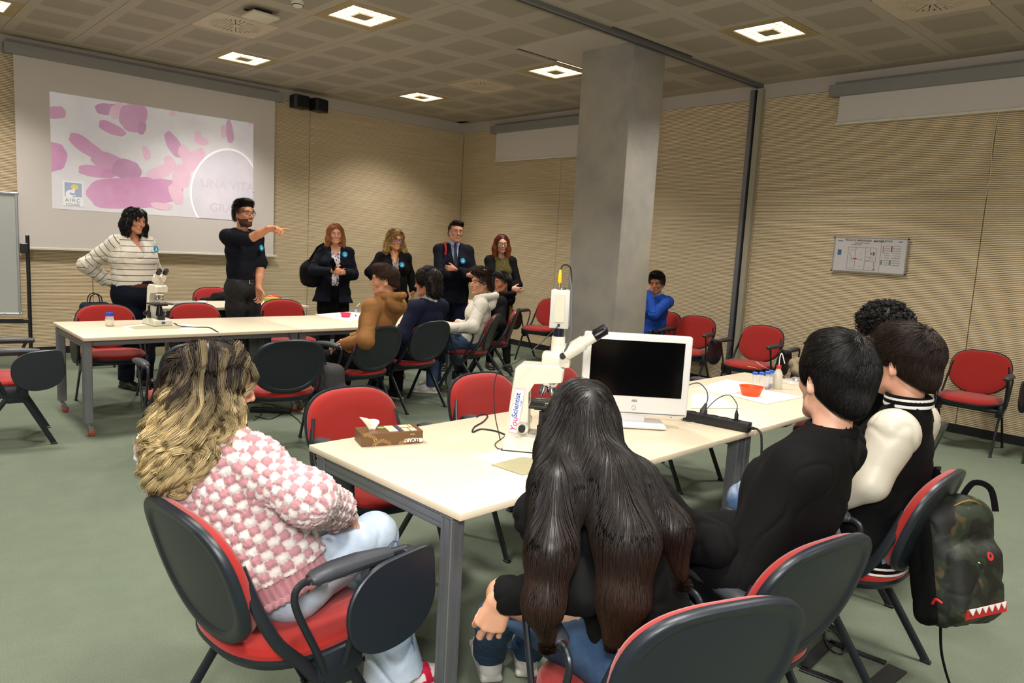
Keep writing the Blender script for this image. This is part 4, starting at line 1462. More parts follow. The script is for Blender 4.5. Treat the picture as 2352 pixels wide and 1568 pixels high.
    def grad(s, P):
        e = s.h
        g = np.stack([s.sample(P+np.eye(3)[k]*e)-s.sample(P-np.eye(3)[k]*e) for k in range(3)], 1)
        return g/(np.linalg.norm(g, axis=1, keepdims=True)+1e-9)
    def mesh(s):
        D = s.D.copy()
        for ax in range(3):
            sl = [slice(None)]*3
            for e in (0, -1):
                sl[ax] = e
                D[tuple(sl)] = np.maximum(D[tuple(sl)], 1e-3)
        I = D < 0
        n = np.array(D.shape)
        cnt = np.zeros(n-1, np.int8)
        for a in (0, 1):
            for b in (0, 1):
                for c in (0, 1):
                    cnt += I[a:n[0]-1+a, b:n[1]-1+b, c:n[2]-1+c]
        act = (cnt > 0) & (cnt < 8)
        ids = np.argwhere(act)
        if len(ids) == 0:
            return np.zeros((0, 3)), np.zeros((0, 4), int)
        idx = np.full(n-1, -1, np.int32)
        idx[act] = np.arange(len(ids))
        S = np.zeros((len(ids), 3))
        W = np.zeros(len(ids))
        corners = [(a, b, c) for a in (0, 1) for b in (0, 1) for c in (0, 1)]
        vals = {q: D[ids[:, 0]+q[0], ids[:, 1]+q[1], ids[:, 2]+q[2]] for q in corners}
        for q in corners:
            for ax in range(3):
                if q[ax] == 0:
                    r = list(q)
                    r[ax] = 1
                    r = tuple(r)
                    va, vb = vals[q], vals[r]
                    m = (va < 0) != (vb < 0)
                    t = np.where(m, va/np.where(m, va-vb, 1), 0)
                    p = np.array(q, float)[None, :].repeat(len(ids), 0)
                    p[:, ax] += t
                    S[m] += p[m]
                    W[m] += 1
        V = (ids+S/W[:, None])*s.h+s.o
        faces = []
        for ax in range(3):
            u, v = (ax+1) % 3, (ax+2) % 3
            A = [slice(None)]*3
            B = [slice(None)]*3
            A[ax] = slice(0, n[ax]-1)
            B[ax] = slice(1, n[ax])
            for w in (u, v):
                A[w] = B[w] = slice(1, n[w]-1)
            ia, ib = I[tuple(A)], I[tuple(B)]
            e = np.argwhere(ia != ib)
            if len(e) == 0:
                continue
            fl = ia[e[:, 0], e[:, 1], e[:, 2]]
            g = e.copy()
            g[:, u] += 1
            g[:, v] += 1
            c = []
            for du, dv in ((0, 0), (1, 0), (1, 1), (0, 1)):
                h = g.copy()
                h[:, u] -= du
                h[:, v] -= dv
                c.append(idx[h[:, 0], h[:, 1], h[:, 2]])
            q = np.stack(c, 1)
            q[~fl] = q[~fl][:, ::-1]
            faces.append(q)
        F = np.concatenate(faces)
        return V, F[(F >= 0).all(1)]
def vnormals(V, F):
    N = np.zeros_like(V)
    a = np.cross(V[F[:, 2]]-V[F[:, 0]], V[F[:, 3 if F.shape[1] > 3 else 1]]-V[F[:, 1]])
    if F.shape[1] == 3:
        a = np.cross(V[F[:, 1]]-V[F[:, 0]], V[F[:, 2]]-V[F[:, 0]])
    for k in range(F.shape[1]):
        np.add.at(N, F[:, k], a)
    return N/(np.linalg.norm(N, axis=1, keepdims=True)+1e-12)
_wr = np.random.default_rng(5)
WK = _wr.normal(size=(14, 3))
WP_ = _wr.uniform(0, 6.28, 14)
def snoise(P, f, o=0):
    q = np.zeros(len(P))
    W = P+.35/f*np.stack([np.sin((P @ WK[(k+5+o) % 14])*f*1.3+WP_[k]) for k in range(3)], 1)
    for k in range(6):
        q += np.sin((W @ WK[(k+o) % 14])*f+WP_[(k+o) % 14])
    return q/2.45
def wrinkle(V, F, amp=.003, freq=22, keep=None, st=(1, 1, 1)):
    """soft billows plus narrow creases, as cloth folds"""
    N = vnormals(V, F)
    P = V*np.array(st)
    q = .9*snoise(P, freq*.55)+.0
    for o, f in ((3, freq*.8), (8, freq*1.35)):
        q -= (1.5 if o == 3 else .8)*np.exp(-(snoise(P, f, o)/.16)**2)*np.clip(.5+.8*snoise(P, freq*.35, o+2), 0, 1)
    q *= amp
    if keep is not None:
        q = q*keep
    return V+N*q[:, None]
def join(parts):
    Vs, Fs, o = [], [], 0
    for V, F in parts:
        Vs.append(V)
        Fs.append(F+o)
        o += len(V)
    return np.concatenate(Vs), np.concatenate(Fs)
def tubes(P, r, sides=3):
    """P (n strands, m points, 3); r (m,) or (n,m)"""
    n, m, _ = P.shape
    T = np.gradient(P, axis=1)
    T /= np.linalg.norm(T, axis=2, keepdims=True)+1e-9
    ref = np.where(np.abs(T[..., 2:3]) < .9, np.array((0, 0, 1.0)), np.array((1.0, 0, 0)))
    N1 = np.cross(T, ref)
    N1 /= np.linalg.norm(N1, axis=2, keepdims=True)+1e-9
    N2 = np.cross(T, N1)
    r = np.broadcast_to(r, (n, m))[..., None]
    rings = [P+r*(math.cos(2*PI*k/sides)*N1+math.sin(2*PI*k/sides)*N2) for k in range(sides)]
    V = np.stack(rings, 2).reshape(-1, 3)
    base = (np.arange(n)[:, None]*m+np.arange(m-1)[None, :])*sides
    F = []
    for k in range(sides):
        k2 = (k+1) % sides
        F.append(np.stack([base+k, base+k2, base+sides+k2, base+sides+k], -1).reshape(-1, 4))
    return V, np.concatenate(F)

# ---------------------------------------------------------------- the head
def head_vol(male=True, h=.0035):
    v = Vol((-.14, -.115, -.19), (.16, .115, .16), h)
    k = .03
    jw = 1.0 if male else .93
    v.ell((-.012, 0, .035), (.098, .076, .088), k=k)
    v.ell((.018, 0, .02), (.078, .070, .072), k=k)
    v.ell((.038, 0, -.045), (.052, .049*jw, .062), k=k)
    for s in (1, -1):
        v.chain([(-.005, s*.058*jw, -.035), (.018, s*.044*jw, -.076), (.066, s*.013, -.104 if male else -.100)], [.013, .013, .015], k=.03)
        v.ell((.062, s*.040, -.022), (.022, .020, .022), k=.02)
    v.ell((.074, 0, -.100), (.017, .018, .014), k=.016)
    v.cone((.078, -.030, .026), (.078, .030, .026), .013 if male else .011, k=.018)
    for s in (1, -1):
        v.ell((.096, s*.030, .005), (.017, .019, .013), k=.012, mode='sub')
    v.chain([(.086, 0, .016), (.104, 0, -.012), (.112, 0, -.030)], [.008, .009, .0105], k=.010)
    for s in (1, -1):
        v.ell((.097, s*.012, -.034), (.011, .008, .008), k=.007)
        v.ell((.103, s*.0065, -.041), (.005, .0035, .003), k=.003, mode='sub')
    v.ell((.080, 0, -.062), (.018, .026, .020), k=.014)
    v.ell((.093, 0, -.0575), (.008, .022, .006), k=.006)
    v.ell((.091, 0, -.069), (.008, .018, .0065), k=.006)
    v.ell((.101, 0, -.0630), (.007, .022, .0018), k=.003, mode='sub')
    for s in (1, -1):
        v.ell((.0795, s*.0305, .0045), (.0155, .0175, .0135), k=.003)
        v.ell((.099, s*.0305, .0035), (.012, .0125, .0046), k=.0015, mode='sub')
        M = rotz(s*.45)
        v.ell((-.012, s*.078, -.008), (.019, .006, .031), M, k=.006)
        v.ell((-.008, s*.085, -.006), (.011, .006, .020), M, k=.004, mode='sub')
        v.ell((-.004, s*.077, -.034), (.009, .006, .009), M, k=.005)
    v.cone((-.022, 0, -.05), (-.040, 0, -.20), .052 if male else .044, .056 if male else .046, k=.03)
    return v
HEADS = {}
def head_mesh(male, h=.0035):
    key = (male, h)
    if key not in HEADS:
        v = head_vol(male, h)
        v.plane((0, 0, -.165), (0, 0, -1))
        HEADS[key] = v.mesh()
    return HEADS[key]
def skin_mat(name, hx):
    if name in MATS:
        return MATS[name]
    t = NT(name)
    v = t.coords('Object')
    b = lin(hx)
    c = t.mix(t.noise(22, 4, v), (b[0]*.92, b[1]*.84, b[2]*.82, 1), (min(1, b[0]*1.05), b[1]*1.06, b[2]*1.08, 1))
    t.l(c, t.b.inputs['Base Color'])
    t.b.inputs['Roughness'].default_value = .52
    t.b.inputs['Subsurface Weight'].default_value = .08
    t.b.inputs['Subsurface Radius'].default_value = (.012, .005, .003)
    t.bump(t.noise(260, 3, v), .08, .001)
    MATS[name] = t.m
    return t.m
M_eyew = mat('eye_white', '#cfc8c0', .25, vary=.02)
M_iris = mat('iris_brown', '#3a2416', .2, vary=.05)
M_pupil = mat('pupil_black', '#050505', .1, vary=0)
def hand_part(v, wrist, d, n, side, curl, sc=1.0, spread=1.0, thumb=None, k=.010):
    """fingers along d, palm facing n, side +1 = left hand; curl: five values (thumb..little)"""
    d = norm(d)
    n = norm(np.array(n)-np.dot(n, d)*d)
    s_ = np.cross(d, n)*(-1 if side > 0 else 1)      # towards the thumb
    w = np.asarray(wrist, float)
    c = lambda a, b, e=0: w+sc*(a*d+b*s_+e*n)
    kn = [c(.088, .031, -.004), c(.094, .010, -.006), c(.090, -.010, -.005), c(.082, -.028, -.002)]
    for q in kn:
        v.cone(c(.005, (q-w) @ s_*.5/sc*1.0, 0), q, .0165*sc, .0115*sc, k=.014*sc)
    v.cone(c(.02, .012, .004), c(.06, .024, .006), .016*sc, .011*sc, k=.014*sc)
    v.cone(c(.03, -.016, .004), c(.07, -.022, .003), .014*sc, .010*sc, k=.014*sc)
    Ls = [(.044, .026, .021), (.049, .030, .022), (.045, .028, .021), (.035, .021, .018)]
    for i, (q, L) in enumerate(zip(kn, Ls)):
        fan = (.10, .02, -.05, -.13)[i]*spread
        f = norm(d+s_*fan)
        cu = curl[i+1]
        p = q.copy()
        r = (.0092, .0095, .0090, .0078)[i]*sc
        ang = 0
        for j, l in enumerate(L):
            ang += cu*(.75, 1.0, .7)[j]
            dd_ = f*math.cos(ang)+n*math.sin(ang)
            q2 = p+dd_*l*sc
            v.cone(p, q2, r, r*.90, k=.004*sc)
            p = q2
            r *= .90
    t0 = c(.018, .020, .004)
    td = norm(d*.62+s_*.72+n*.25) if thumb is None else norm(thumb)
    t1 = t0+td*.042*sc
    v.cone(t0, t1, .0150*sc, .0115*sc, k=.012*sc)
    t2d = norm(td+d*.55*curl[0]+n*.45*curl[0]-s_*.35*curl[0])
    t2 = t1+t2d*.032*sc
    t3 = t2+norm(t2d+n*.4*curl[0]-s_*.2*curl[0])*.025*sc
    v.cone(t1, t2, .0108*sc, .0095*sc, k=.005*sc)
    v.cone(t2, t3, .0095*sc, .0078*sc, k=.004*sc)
def ik(a, b, l1, l2, hint):
    a, b = np.asarray(a, float), np.asarray(b, float)
    d = b-a
    L = np.linalg.norm(d)
    if L > (l1+l2)*.999:
        return a+d*l1/(l1+l2)
    u = d/L
    x = (l1*l1-l2*l2+L*L)/(2*L)
    y = math.sqrt(max(l1*l1-x*x, 0))
    h = np.asarray(hint, float)-a
    h = norm(h-np.dot(h, u)*u)
    return a+u*x+h*y
# ================================================================ people: bodies, clothes, hair
class HF:
    """head frame"""
    def __init__(s, c, yaw, pitch=0, roll=0, sc=1.0):
        s.c = np.array(c, float)
        s.M = rotz(math.radians(yaw)) @ roty(-math.radians(pitch)) @ rotx(math.radians(roll))
        s.sc = sc
    def p(s, x, y, z):
        return s.c+s.M @ (np.array((x, y, z))*s.sc)
    def P(s, A):
        return s.c+(np.asarray(A)*s.sc) @ s.M.T
    def inv(s, A):
        return ((np.asarray(A)-s.c) @ s.M)/s.sc
    def d(s, x, y, z):
        return norm(s.M @ np.array((x, y, z), float))
class BF:
    """body frame on the floor"""
    def __init__(s, x, y, yaw):
        s.o = np.array((x, y, 0.0))
        s.M = rotz(math.radians(yaw))
    def __call__(s, f, l, u):
        return s.o+s.M @ np.array((f, l, u), float)
    def d(s, f, l, u):
        return norm(s.M @ np.array((f, l, u), float))
PEOPLE = []
def person(label, x, y, yaw, head, S=1.75, male=True, skin='#c98f70', sit=False, pelvis=None, lean=0.0, knees=None, ankles=None,
           wr=None, wl=None, er=None, el=None, wide=1.0, sh=None, face=True, hs=None, lips='#a85a4c', brow='#1d130d', feet=None):
    k = S/1.75
    B = BF(x, y, yaw)
    T = thing('person', label, 'person', (x, y, 0))
    J = dict(B=B, T=T, k=k, S=S, male=male, wide=wide, org=np.array((x, y, 0.0)), yaw=yaw)
    hc, hy, hp, hr = head
    J['H'] = HF(hc, hy, hp, hr, (hs or (1.0 if male else .95))*min(1.03, max(.96, k)))
    H = J['H']
    lat = B.d(0, 1, 0)
    J['lat'] = lat
    J['fwd'] = B.d(1, 0, 0)
    if pelvis is None:
        pelvis = B(-.06, 0, .545) if sit else B(0, 0, .53*S)
    J['pel'] = np.array(pelvis, float)
    J['neck'] = H.p(-.030, 0, -.135)
    nb = J['neck']
    up_ = norm(nb-J['pel'])
    J['up'] = up_
    J['nbase'] = nb-up_*.028*k-J['fwd']*.01
    L = np.linalg.norm(J['nbase']-J['pel'])
    J['chest'] = J['pel']+(J['nbase']-J['pel'])*.66+J['fwd']*.012
    J['waist'] = J['pel']+(J['nbase']-J['pel'])*.33+J['fwd']*(.01 if not sit else -.015)
    sw = sh or ((.165 if male else .145)*k*(1+.4*(wide-1)))
    J['sr'] = J['nbase']-lat*sw-up_*.060*k
    J['sl'] = J['nbase']+lat*sw-up_*.060*k
    ua, fa = .285*k, .25*k
    if wr is None:
        wr = B(.02, -.24*k, .80*k) if not sit else B(.22, -.12, .66)
    if wl is None:
        wl = B(.02, .24*k, .80*k) if not sit else B(.22, .12, .66)
    J['wr'], J['wl'] = np.array(wr, float), np.array(wl, float)
    J['er'] = np.array(er) if er is not None else ik(J['sr'], J['wr'], ua, fa, J['sr']-lat*.25-J['fwd']*.25-np.array((0, 0, .3)))
    J['el'] = np.array(el) if el is not None else ik(J['sl'], J['wl'], ua, fa, J['sl']+lat*.25-J['fwd']*.25-np.array((0, 0, .3)))
    hw = .088*k*(.6+.4*wide)
    J['hr'], J['hl'] = J['pel']-lat*hw-np.array((0, 0, .01)), J['pel']+lat*hw-np.array((0, 0, .01))
    if knees is None:
        knees = (B(.36, -.13, .50), B(.36, .13, .50)) if sit else (B(.02, -.095*k, .285*S), B(.02, .095*k, .285*S))
    if ankles is None:
        ankles = (B(.34, -.14, .085), B(.34, .14, .085)) if sit else (B(-.02, -.10*k, .085), B(-.02, .10*k, .085))
    J['kr'], J['kl'] = map(np.array, knees)
    J['ar'], J['al'] = map(np.array, ankles)
    J['skin'] = skin_mat('skin_'+skin.strip('#'), skin)
    J['body'] = []
    # coarse body under the clothes
    pts = np.array([J[q] for q in ('pel', 'neck', 'sr', 'sl', 'er', 'el', 'wr', 'wl', 'kr', 'kl', 'ar', 'al')])
    v = Vol(pts.min(0)-.16, pts.max(0)+.12, .013)
    torso(v, J, -.022)
    for s in 'rl':
        v.chain([J['s'+s], J['e'+s], J['w'+s]], [.042*k, .034*k, .022*k], k=.02)
        v.chain([J['h'+s], J['k'+s], J['a'+s]], [.065*k, .046*k, .033*k], k=.03)
    v.cone(J['nbase']-up_*.03, J['neck'], .058*k, .048*k, k=.03)
    J['body'].append(v.mesh())
    V, F = head_mesh(male, .0035)
    J['body'].append((H.P(V), F))
    if face:
        face_parts(J, lips, brow)
    PEOPLE.append(J)
    return J
def torso(v, J, g, hem=None, bust=0.0):
    k, w, lat = J['k'], J['wide'], J['lat']
    m = J['male']
    R = [(.100, 1.45), (.092 if not m else .098, 1.38 if not m else 1.42), (.105, 1.45 if m else 1.32), (.075, 1.55)]
    P = [J['pel'], J['waist'], J['chest'], J['nbase']-J['up']*.045*k]
    for i in range(3):
        ra, rb = R[i][0]*k*w+g, R[i+1][0]*k*(w if i < 2 else 1)+g
        v.cone(P[i], P[i+1], ra, rb, .035, flat=lat, fr=(R[i][1]+R[i+1][1])/2)
    for s, q in (('sr', -1), ('sl', 1)):
        v.cone(J['nbase']-J['up']*.02*k, J[s], .045*k+g*.8, .056*k+g, .035)
    if bust:
        for q in (-1, 1):
            v.ell(J['chest']+J['fwd']*.075*w+lat*q*.075*w-J['up']*.01, (.065*bust, .07*bust, .065*bust), J['B'].M, k=.045)
def face_parts(J, lips, brow):
    H, T, o = J['H'], J['T'], J['org']
    for s in (1, -1):
        e = MB()
        M = H.M @ roty(PI/2)
        prof = [(0, -.0118), (.006, -.0102), (.0105, -.0054), (.0118, 0)]
        full = [(0, -.0118*H.sc), (.006*H.sc, -.0102*H.sc), (.0105*H.sc, -.0054*H.sc), (.0118*H.sc, 0), (.0105*H.sc, .0054*H.sc), (.0062*H.sc, .0100*H.sc)]
        e.lathe(full, 14, M, H.p(.0815, s*.0305, .0045)-o)
        e.m = 1
        e.lathe([(.0063*H.sc, .0100*H.sc), (.0030*H.sc, .0116*H.sc)], 14, M, H.p(.0815, s*.0305, .0045)-o)
        e.m = 2
        e.lathe([(.0031*H.sc, .0116*H.sc), (0, .0119*H.sc)], 10, M, H.p(.0815, s*.0305, .0045)-o)
        eo = e.build('eye', [M_eyew, M_iris, M_pupil], T)
        lash = [H.p(.0905, s*.0185, .0045), H.p(.0948, s*.025, .0078), H.p(.0945, s*.035, .0080), H.p(.0895, s*.043, .0048)]
        MB().tube([q-o for q in spline(lash, 3)], .0013*H.sc, 5).build('lashes', mat('lashes', '#120c0a', .6), eo)
        b = [H.p(.0985, s*.015, .0215), H.p(.101, s*.026, .0262), H.p(.0965, s*.040, .0265), H.p(.088, s*.050, .0215)]
        MB().tube([q-o for q in spline(b, 3)], [.0022*H.sc]*2+[.0028*H.sc]*5+[.0014*H.sc]*3, 6).build('eyebrow', mat('brow_'+brow.strip('#'), brow, .8), T)
    m = MB()
    for z, r, w in ((-.0590, .0034, .020), (-.0675, .0042, .017)):
        pts = [H.p(.0935-.010*(t*t), t*w, z+(.0015*(1-t*t) if z > -.06 else -.0005*(1-t*t))) for t in np.linspace(-1, 1, 9)]
        m.tube([q-o for q in pts], [r*H.sc*(1-.6*t*t) for t in np.linspace(-1, 1, 9)], 6)
    m.build('lips', mat('lips_'+lips.strip('#'), lips, .45), T)
def bring(J, part):
    J['body'].append(part)
def finish_body(J):
    V, F = join(J['body'])
    npmesh('body', V-J['org'], F, J['skin'], J['T'])
def hand(J, side, d, n, curl=(.3, .45, .5, .5, .5), sc=None, spread=1.0, thumb=None, h=.0042, bare=0.0):
    s = 'l' if side > 0 else 'r'
    w, e = J['w'+s], J['e'+s]
    sc = sc or J['k']*(1.0 if J['male'] else .93)
    d = norm(d)
    lo = np.minimum(w, w+d*.17)-.09
    hi = np.maximum(w, w+d*.17)+.09
    if bare:
        q = w+(e-w)*bare
        lo, hi = np.minimum(lo, q-.06), np.maximum(hi, q+.06)
    v = Vol(lo, hi, h)
    hand_part(v, w, d, n, side, curl, sc, spread, thumb)
    f = norm(w-e)
    v.cone(w-f*.06, w+d*.012, .026*sc, .0225*sc, k=.015)
    if bare:
        v.chain([w+(e-w)*bare, w+(e-w)*.45*bare, w], [.046*sc, .040*sc, .025*sc], k=.02)
    bring(J, v.mesh())
def cloth(J, name, mt, build, h=.008, wr=(.003, 22), cut=None, col=None, pad=.14, keys=None, keep=None):
    keys = keys or ('pel', 'neck', 'sr', 'sl', 'er', 'el', 'wr', 'wl')
    pts = np.array([J[q] for q in keys])
    v = Vol(pts.min(0)-pad, pts.max(0)+pad, h)
    build(v)
    V, F = v.mesh()
    if wr:
        V = wrinkle(V, F, wr[0], wr[1])
    c = col(V, F) if col is not None else None
    return npmesh(name, V-J['org'], F, mt, J['T'], True, c)
def sleeve(v, J, s, g, r0=.052, r1=.041, r2=.032, end=1.0, flare=1.0, k=.04):
    kk = J['k']
    S_, E, W = J['s'+s], J['e'+s], J['w'+s]
    if end <= .55:
        t = end/.5
        v.cone(S_, S_+(E-S_)*t, r0*kk+g, (r0+(r1-r0)*t)*kk+g, k)
    else:
        t = (end-.5)/.5
        Wp = E+(W-E)*t
        v.cone(S_, E, r0*kk+g, r1*kk+g, k)
        v.cone(E, Wp, r1*kk+g, (r2*flare)*kk+g, k)
        f = norm(W-E)
        sl = Wp+f*.002
        # flat cuff
        v.box(sl+f*.05, (.05, .07, .07), frame(f), .0, 0, 'sub')
def neckcut(v, J, r=.06, front=.0, vneck=0.0, depth=.03):
    n0, n1 = J['nbase']-J['up']*depth, J['H'].p(-.02, 0, -.04)
    v.cone(n0+J['fwd']*(.01+front*.3), n1, r*.86, r*1.5, k=.006, mode='sub')
    if vneck:
        a = J['nbase']+J['fwd']*.10
        M = frame(J['fwd'], J['up'])
        # wedge from two leaning boxes meeting in a point
        tip = J['nbase']+J['fwd']*.12-J['up']*vneck
        top = J['nbase']+J['fwd']*.06+J['up']*.02
        for t in np.linspace(0, 1, 9):
            q = tip+(top-tip)*t
            v.cone(q+J['fwd']*.12, q-J['fwd']*.05*(t), .010+.052*t, k=.006, mode='sub')
def legs(v, J, g=.012, r=(.085, .060, .047), flare=1.0, only=None, k=.03, low=1.0, seat=True):
    kk = J['k']*(.75+.25*J['wide'])
    for s in 'rl':
        if only and s != only:
            continue
        kn, an = J['k'+s], J['a'+s]
        v.chain([J['h'+s], J['h'+s]+(kn-J['h'+s])*.45, kn], [r[0]*kk+g+.006, (r[0]*.92)*kk+g, r[1]*kk+g], k=k)
        e = kn+(an-kn)*low
        v.chain([kn, kn+(e-kn)*.5, e], [r[1]*kk+g, (r[1]+r[2])/2*kk+g, r[2]*kk*flare+g], k=k)
    if seat:
        v.cone(J['pel']-J['lat']*.06*J['wide'], J['pel']+J['lat']*.06*J['wide'], .105*kk+g, k=.04)
        v.cone(J['pel'], J['waist'], .098*J['k']*J['wide']+g, .090*J['k']*J['wide']+g, .03, flat=J['lat'], fr=1.42)
def trousers(J, name, mt, g=.010, top=.10, wr=(.003, 26), h=.009, flare=1.0, low=1.0, r=(.085, .060, .047), col=None):
    def b(v):
        legs(v, J, g, r, flare, low=low)
        v.plane(J['pel']+J['up']*top, J['up'])
        for s in 'rl':
            f = norm(J['a'+s]-J['k'+s])
            e = J['k'+s]+(J['a'+s]-J['k'+s])*low
            v.box(e+f*.06, (.05, .10, .10), frame(f), 0, 0, 'sub')
    return cloth(J, name, mt, b, h, wr, keys=('pel', 'waist', 'hr', 'hl', 'kr', 'kl', 'ar', 'al'), pad=.17, col=col)
def shoe(J, s, mt, yaw=None, L=.27, sole='#c9c5bd', upper='#2a2a2a', up=.0, high=.07, colf=None, pitch=0.0, h=.006):
    a = J['a'+s]
    y = math.radians(yaw if yaw is not None else J['yaw'])
    M = rotz(y) @ roty(pitch)
    c = np.array((a[0], a[1], 0))+np.array((0, 0, up))
    p = lambda f, l, u: c+M @ np.array((f, l, u))
    v = Vol(c-.26, c+.30, h)
    v.cone(p(-.035, 0, .038), p(.10, 0, .036), .034, .033, k=.03, flat=M[:, 1], fr=1.1)
    v.cone(p(.08, 0, .034), p(.165, 0, .030), .034, .026, k=.03, flat=M[:, 1], fr=1.35)
    v.cone(p(-.03, 0, .05), p(-.02, 0, .06+high*.4), .034, .036, k=.03)
    v.cone(p(.00, 0, .06), p(.09, 0, .045), .034, .026, k=.03)
    # sole slab
    v.box(p(.065, 0, .012), (.135, .042, .012), M, .012, .006)
    v.plane(c, (0, 0, -1))
    V, F = v.mesh()
    lo = (V-c) @ M
    C_ = np.zeros((len(V), 3))+np.array(lin(upper)[:3])
    C_[lo[:, 2] < .022] = lin(sole)[:3]
    if colf is not None:
        C_ = colf(lo, C_)
    o = npmesh('shoe', V-J['org'], F, attr_mat('shoe_leather', .4, 0, .1, 200), J['T'], True, C_)
    lc = MB()
    for i in range(4):
        lc.tube([p(.035+.02*i, -.018, .080-.010*i)-J['org'], p(.04+.02*i, 0, .087-.011*i)-J['org'], p(.035+.02*i, .018, .080-.010*i)-J['org']], .0022, 5)
    lo_ = lc.build('laces', mat('laces_'+('w' if colf is None else 'v'), '#cfcac2', .7), o)
    return o

# ---------------------------------------------------------------- hair
def jit(n, a):
    return rng.uniform(1-a, 1+a, n)
def hair_mat():
    return attr_mat('hair', .46, 0, 0, 300, .4, .12)
def hair(J, shapes, hx, n=700, seg=7, L=.045, r=.0022, flow='crop', thick=.004, h=.006, curl=0.0, cfreq=60, tipc=None, lo=(-.2, -.2, -.35), hi=(.2, .2, .22), rootsel=None, lift=.3, clump=1, cw=.005, grow=False, sides=3, world=None, tipr=.25, name='hair', vary=.35, mass=True, grad0=None):
    H = J['H']
    corners = np.array([H.p(*c) for c in [(a, b, c) for a in (lo[0], hi[0]) for b in (lo[1], hi[1]) for c in (lo[2], hi[2])]])
    v = Vol(corners.min(0), corners.max(0), h)
    sc = H.sc
    for sh in shapes:
        op = sh[0]
        if op in ('e', 'E'):
            M = H.M if len(sh) < 4 else H.M @ sh[3]
            v.ell(H.p(*sh[1]), np.array(sh[2])*sc, M, k=.025 if op == 'e' else .022, mode='add' if op == 'e' else 'sub')
        elif op == 'c':
            v.chain([H.p(*q) for q in sh[1]], [q*sc for q in sh[2]], k=.03)
        elif op == 'w':
            v.chain([np.array(q) for q in sh[1]], sh[2], k=.03)
        elif op == 'p':
            v.plane(H.p(*sh[1]), H.d(*sh[2]))
    V, F = v.mesh()
    if not len(V):
        return
    V0 = V
    N = vnormals(V, F)
    # keep roots that are on the outside (not the side that lies against the skull)
    loc = H.inv(V)
    rr = loc-np.array((-.01, 0, .0))
    keep = np.einsum('ij,ij->i', N @ H.M, rr) > .30*np.linalg.norm(rr, axis=1)
    if rootsel is not None:
        keep &= rootsel(loc)
    idx = np.flatnonzero(keep)
    n_all = n
    n = max(1, n//clump)
    pick = rng.choice(idx, n)
    P = V[pick]+rng.normal(size=(n, 3))*.002
    crown = H.p(-.055, .0, .135)
    pts = [P.copy()]
    step = (L*jit(n, .35)/seg)[:, None]
    off0 = rng.uniform(0, thick, n)
    crowns = crown
    fwdv, upv, latv = H.M[:, 0], H.M[:, 2], H.M[:, 1]
    for i in range(seg):
        g = v.grad(P)
        sd = v.sample(P)
        lp = H.inv(P)
        if flow == 'crop':
            d = P-crown
            d = d/np.linalg.norm(d, axis=1, keepdims=True)+fwdv*.35*(lp[:, 2:3] > .04)-upv*.35*(lp[:, 2:3] < .05)
        elif flow == 'quiff':
            d = P-crown
            d = d/np.linalg.norm(d, axis=1, keepdims=True)*.4+fwdv*.8+upv*(.5*(lp[:, 0:1] > .03)*(lp[:, 2:3] > .06))-upv*.9*(lp[:, 2:3] < .06)
        elif flow == 'down':
            part = lp[:, 1:2]
            d = latv*np.sign(part)*(.9*(lp[:, 2:3] > .07))-np.array((0, 0, 1.0))*(.35+1.0*(lp[:, 2:3] < .09))-fwdv*.12
        else:
            d = rng.normal(size=P.shape)-upv*.3
        d = d-g*np.einsum('ij,ij->i', d, g)[:, None]
        d /= np.linalg.norm(d, axis=1, keepdims=True)+1e-9
        P = P+d*step
        sd = v.sample(P)
        P = P+g*np.clip(off0+lift*thick*i/seg-sd, -.012, .012)[:, None]*.8
        pts.append(P.copy())
    A = np.stack(pts, 1)
    if curl:
        T = np.gradient(A, axis=1)
        T /= np.linalg.norm(T, axis=2, keepdims=True)+1e-9
        N1 = np.cross(T, upv+.01)
        N1 /= np.linalg.norm(N1, axis=2, keepdims=True)+1e-9
        N2 = np.cross(T, N1)
        s_ = np.cumsum(np.linalg.norm(np.diff(A, axis=1, prepend=A[:, :1]), axis=2), axis=1)
        ph = rng.uniform(0, 6.28, (n, 1))
        w = cfreq*jit(n, .25)[:, None]
        amp = curl*np.clip(s_/.04, 0, 1)*(1 if grad0 is None or not grow else np.clip((grad0[0]+.02-A[..., 2])/(grad0[0]-grad0[1]), .12, 1))*jit(n, .3)[:, None]
        A = A+(N1*np.cos(w*s_+ph)[..., None]+N2*np.sin(w*s_+ph)[..., None])*amp[..., None]
    if clump > 1:
        A = np.repeat(A, clump, 0)
        n = len(A)
        mm_ = A.shape[1]
        A = A+rng.normal(size=(n, 1, 3))*cw*(1-.55*np.linspace(0, 1, mm_))[None, :, None]
    m = A.shape[1]
    rad = r*np.linspace(1, tipr, m)[None, :]*jit(n, .3)[:, None]
    SV, SF = tubes(A, rad, sides)
    base = np.array(lin(hx)[:3])
    cs = base[None, :]*np.repeat(rng.uniform(1-vary, 1+vary, (n//clump, 1)), clump, 0)*rng.uniform(.85, 1.15, (n, 1))
    if tipc is not None:
        zz = A[..., 2] if grad0 is None else A[..., 2]
        t = np.clip((grad0[0]-zz)/(grad0[0]-grad0[1]), 0, 1)+np.repeat(rng.uniform(-.35, .25, (n//clump, 1)), clump, 0)
        t = np.clip(t, 0, 1)[..., None]
        pick2 = rng.uniform(0, 1, (n, 1, 1))
        tc = np.array(lin(tipc)[:3])*np.repeat(rng.uniform(.55, 1.15, (n//clump, 1)), clump, 0)[:, None]*rng.uniform(.85, 1.15, (n, 1, 1))
        cc = cs[:, None, :]*(1-t)+tc*t
    else:
        cc = np.repeat(cs[:, None, :], m, 1)
    cc = np.repeat(cc.reshape(n, m, 1, 3), sides, 2).reshape(-1, 3)
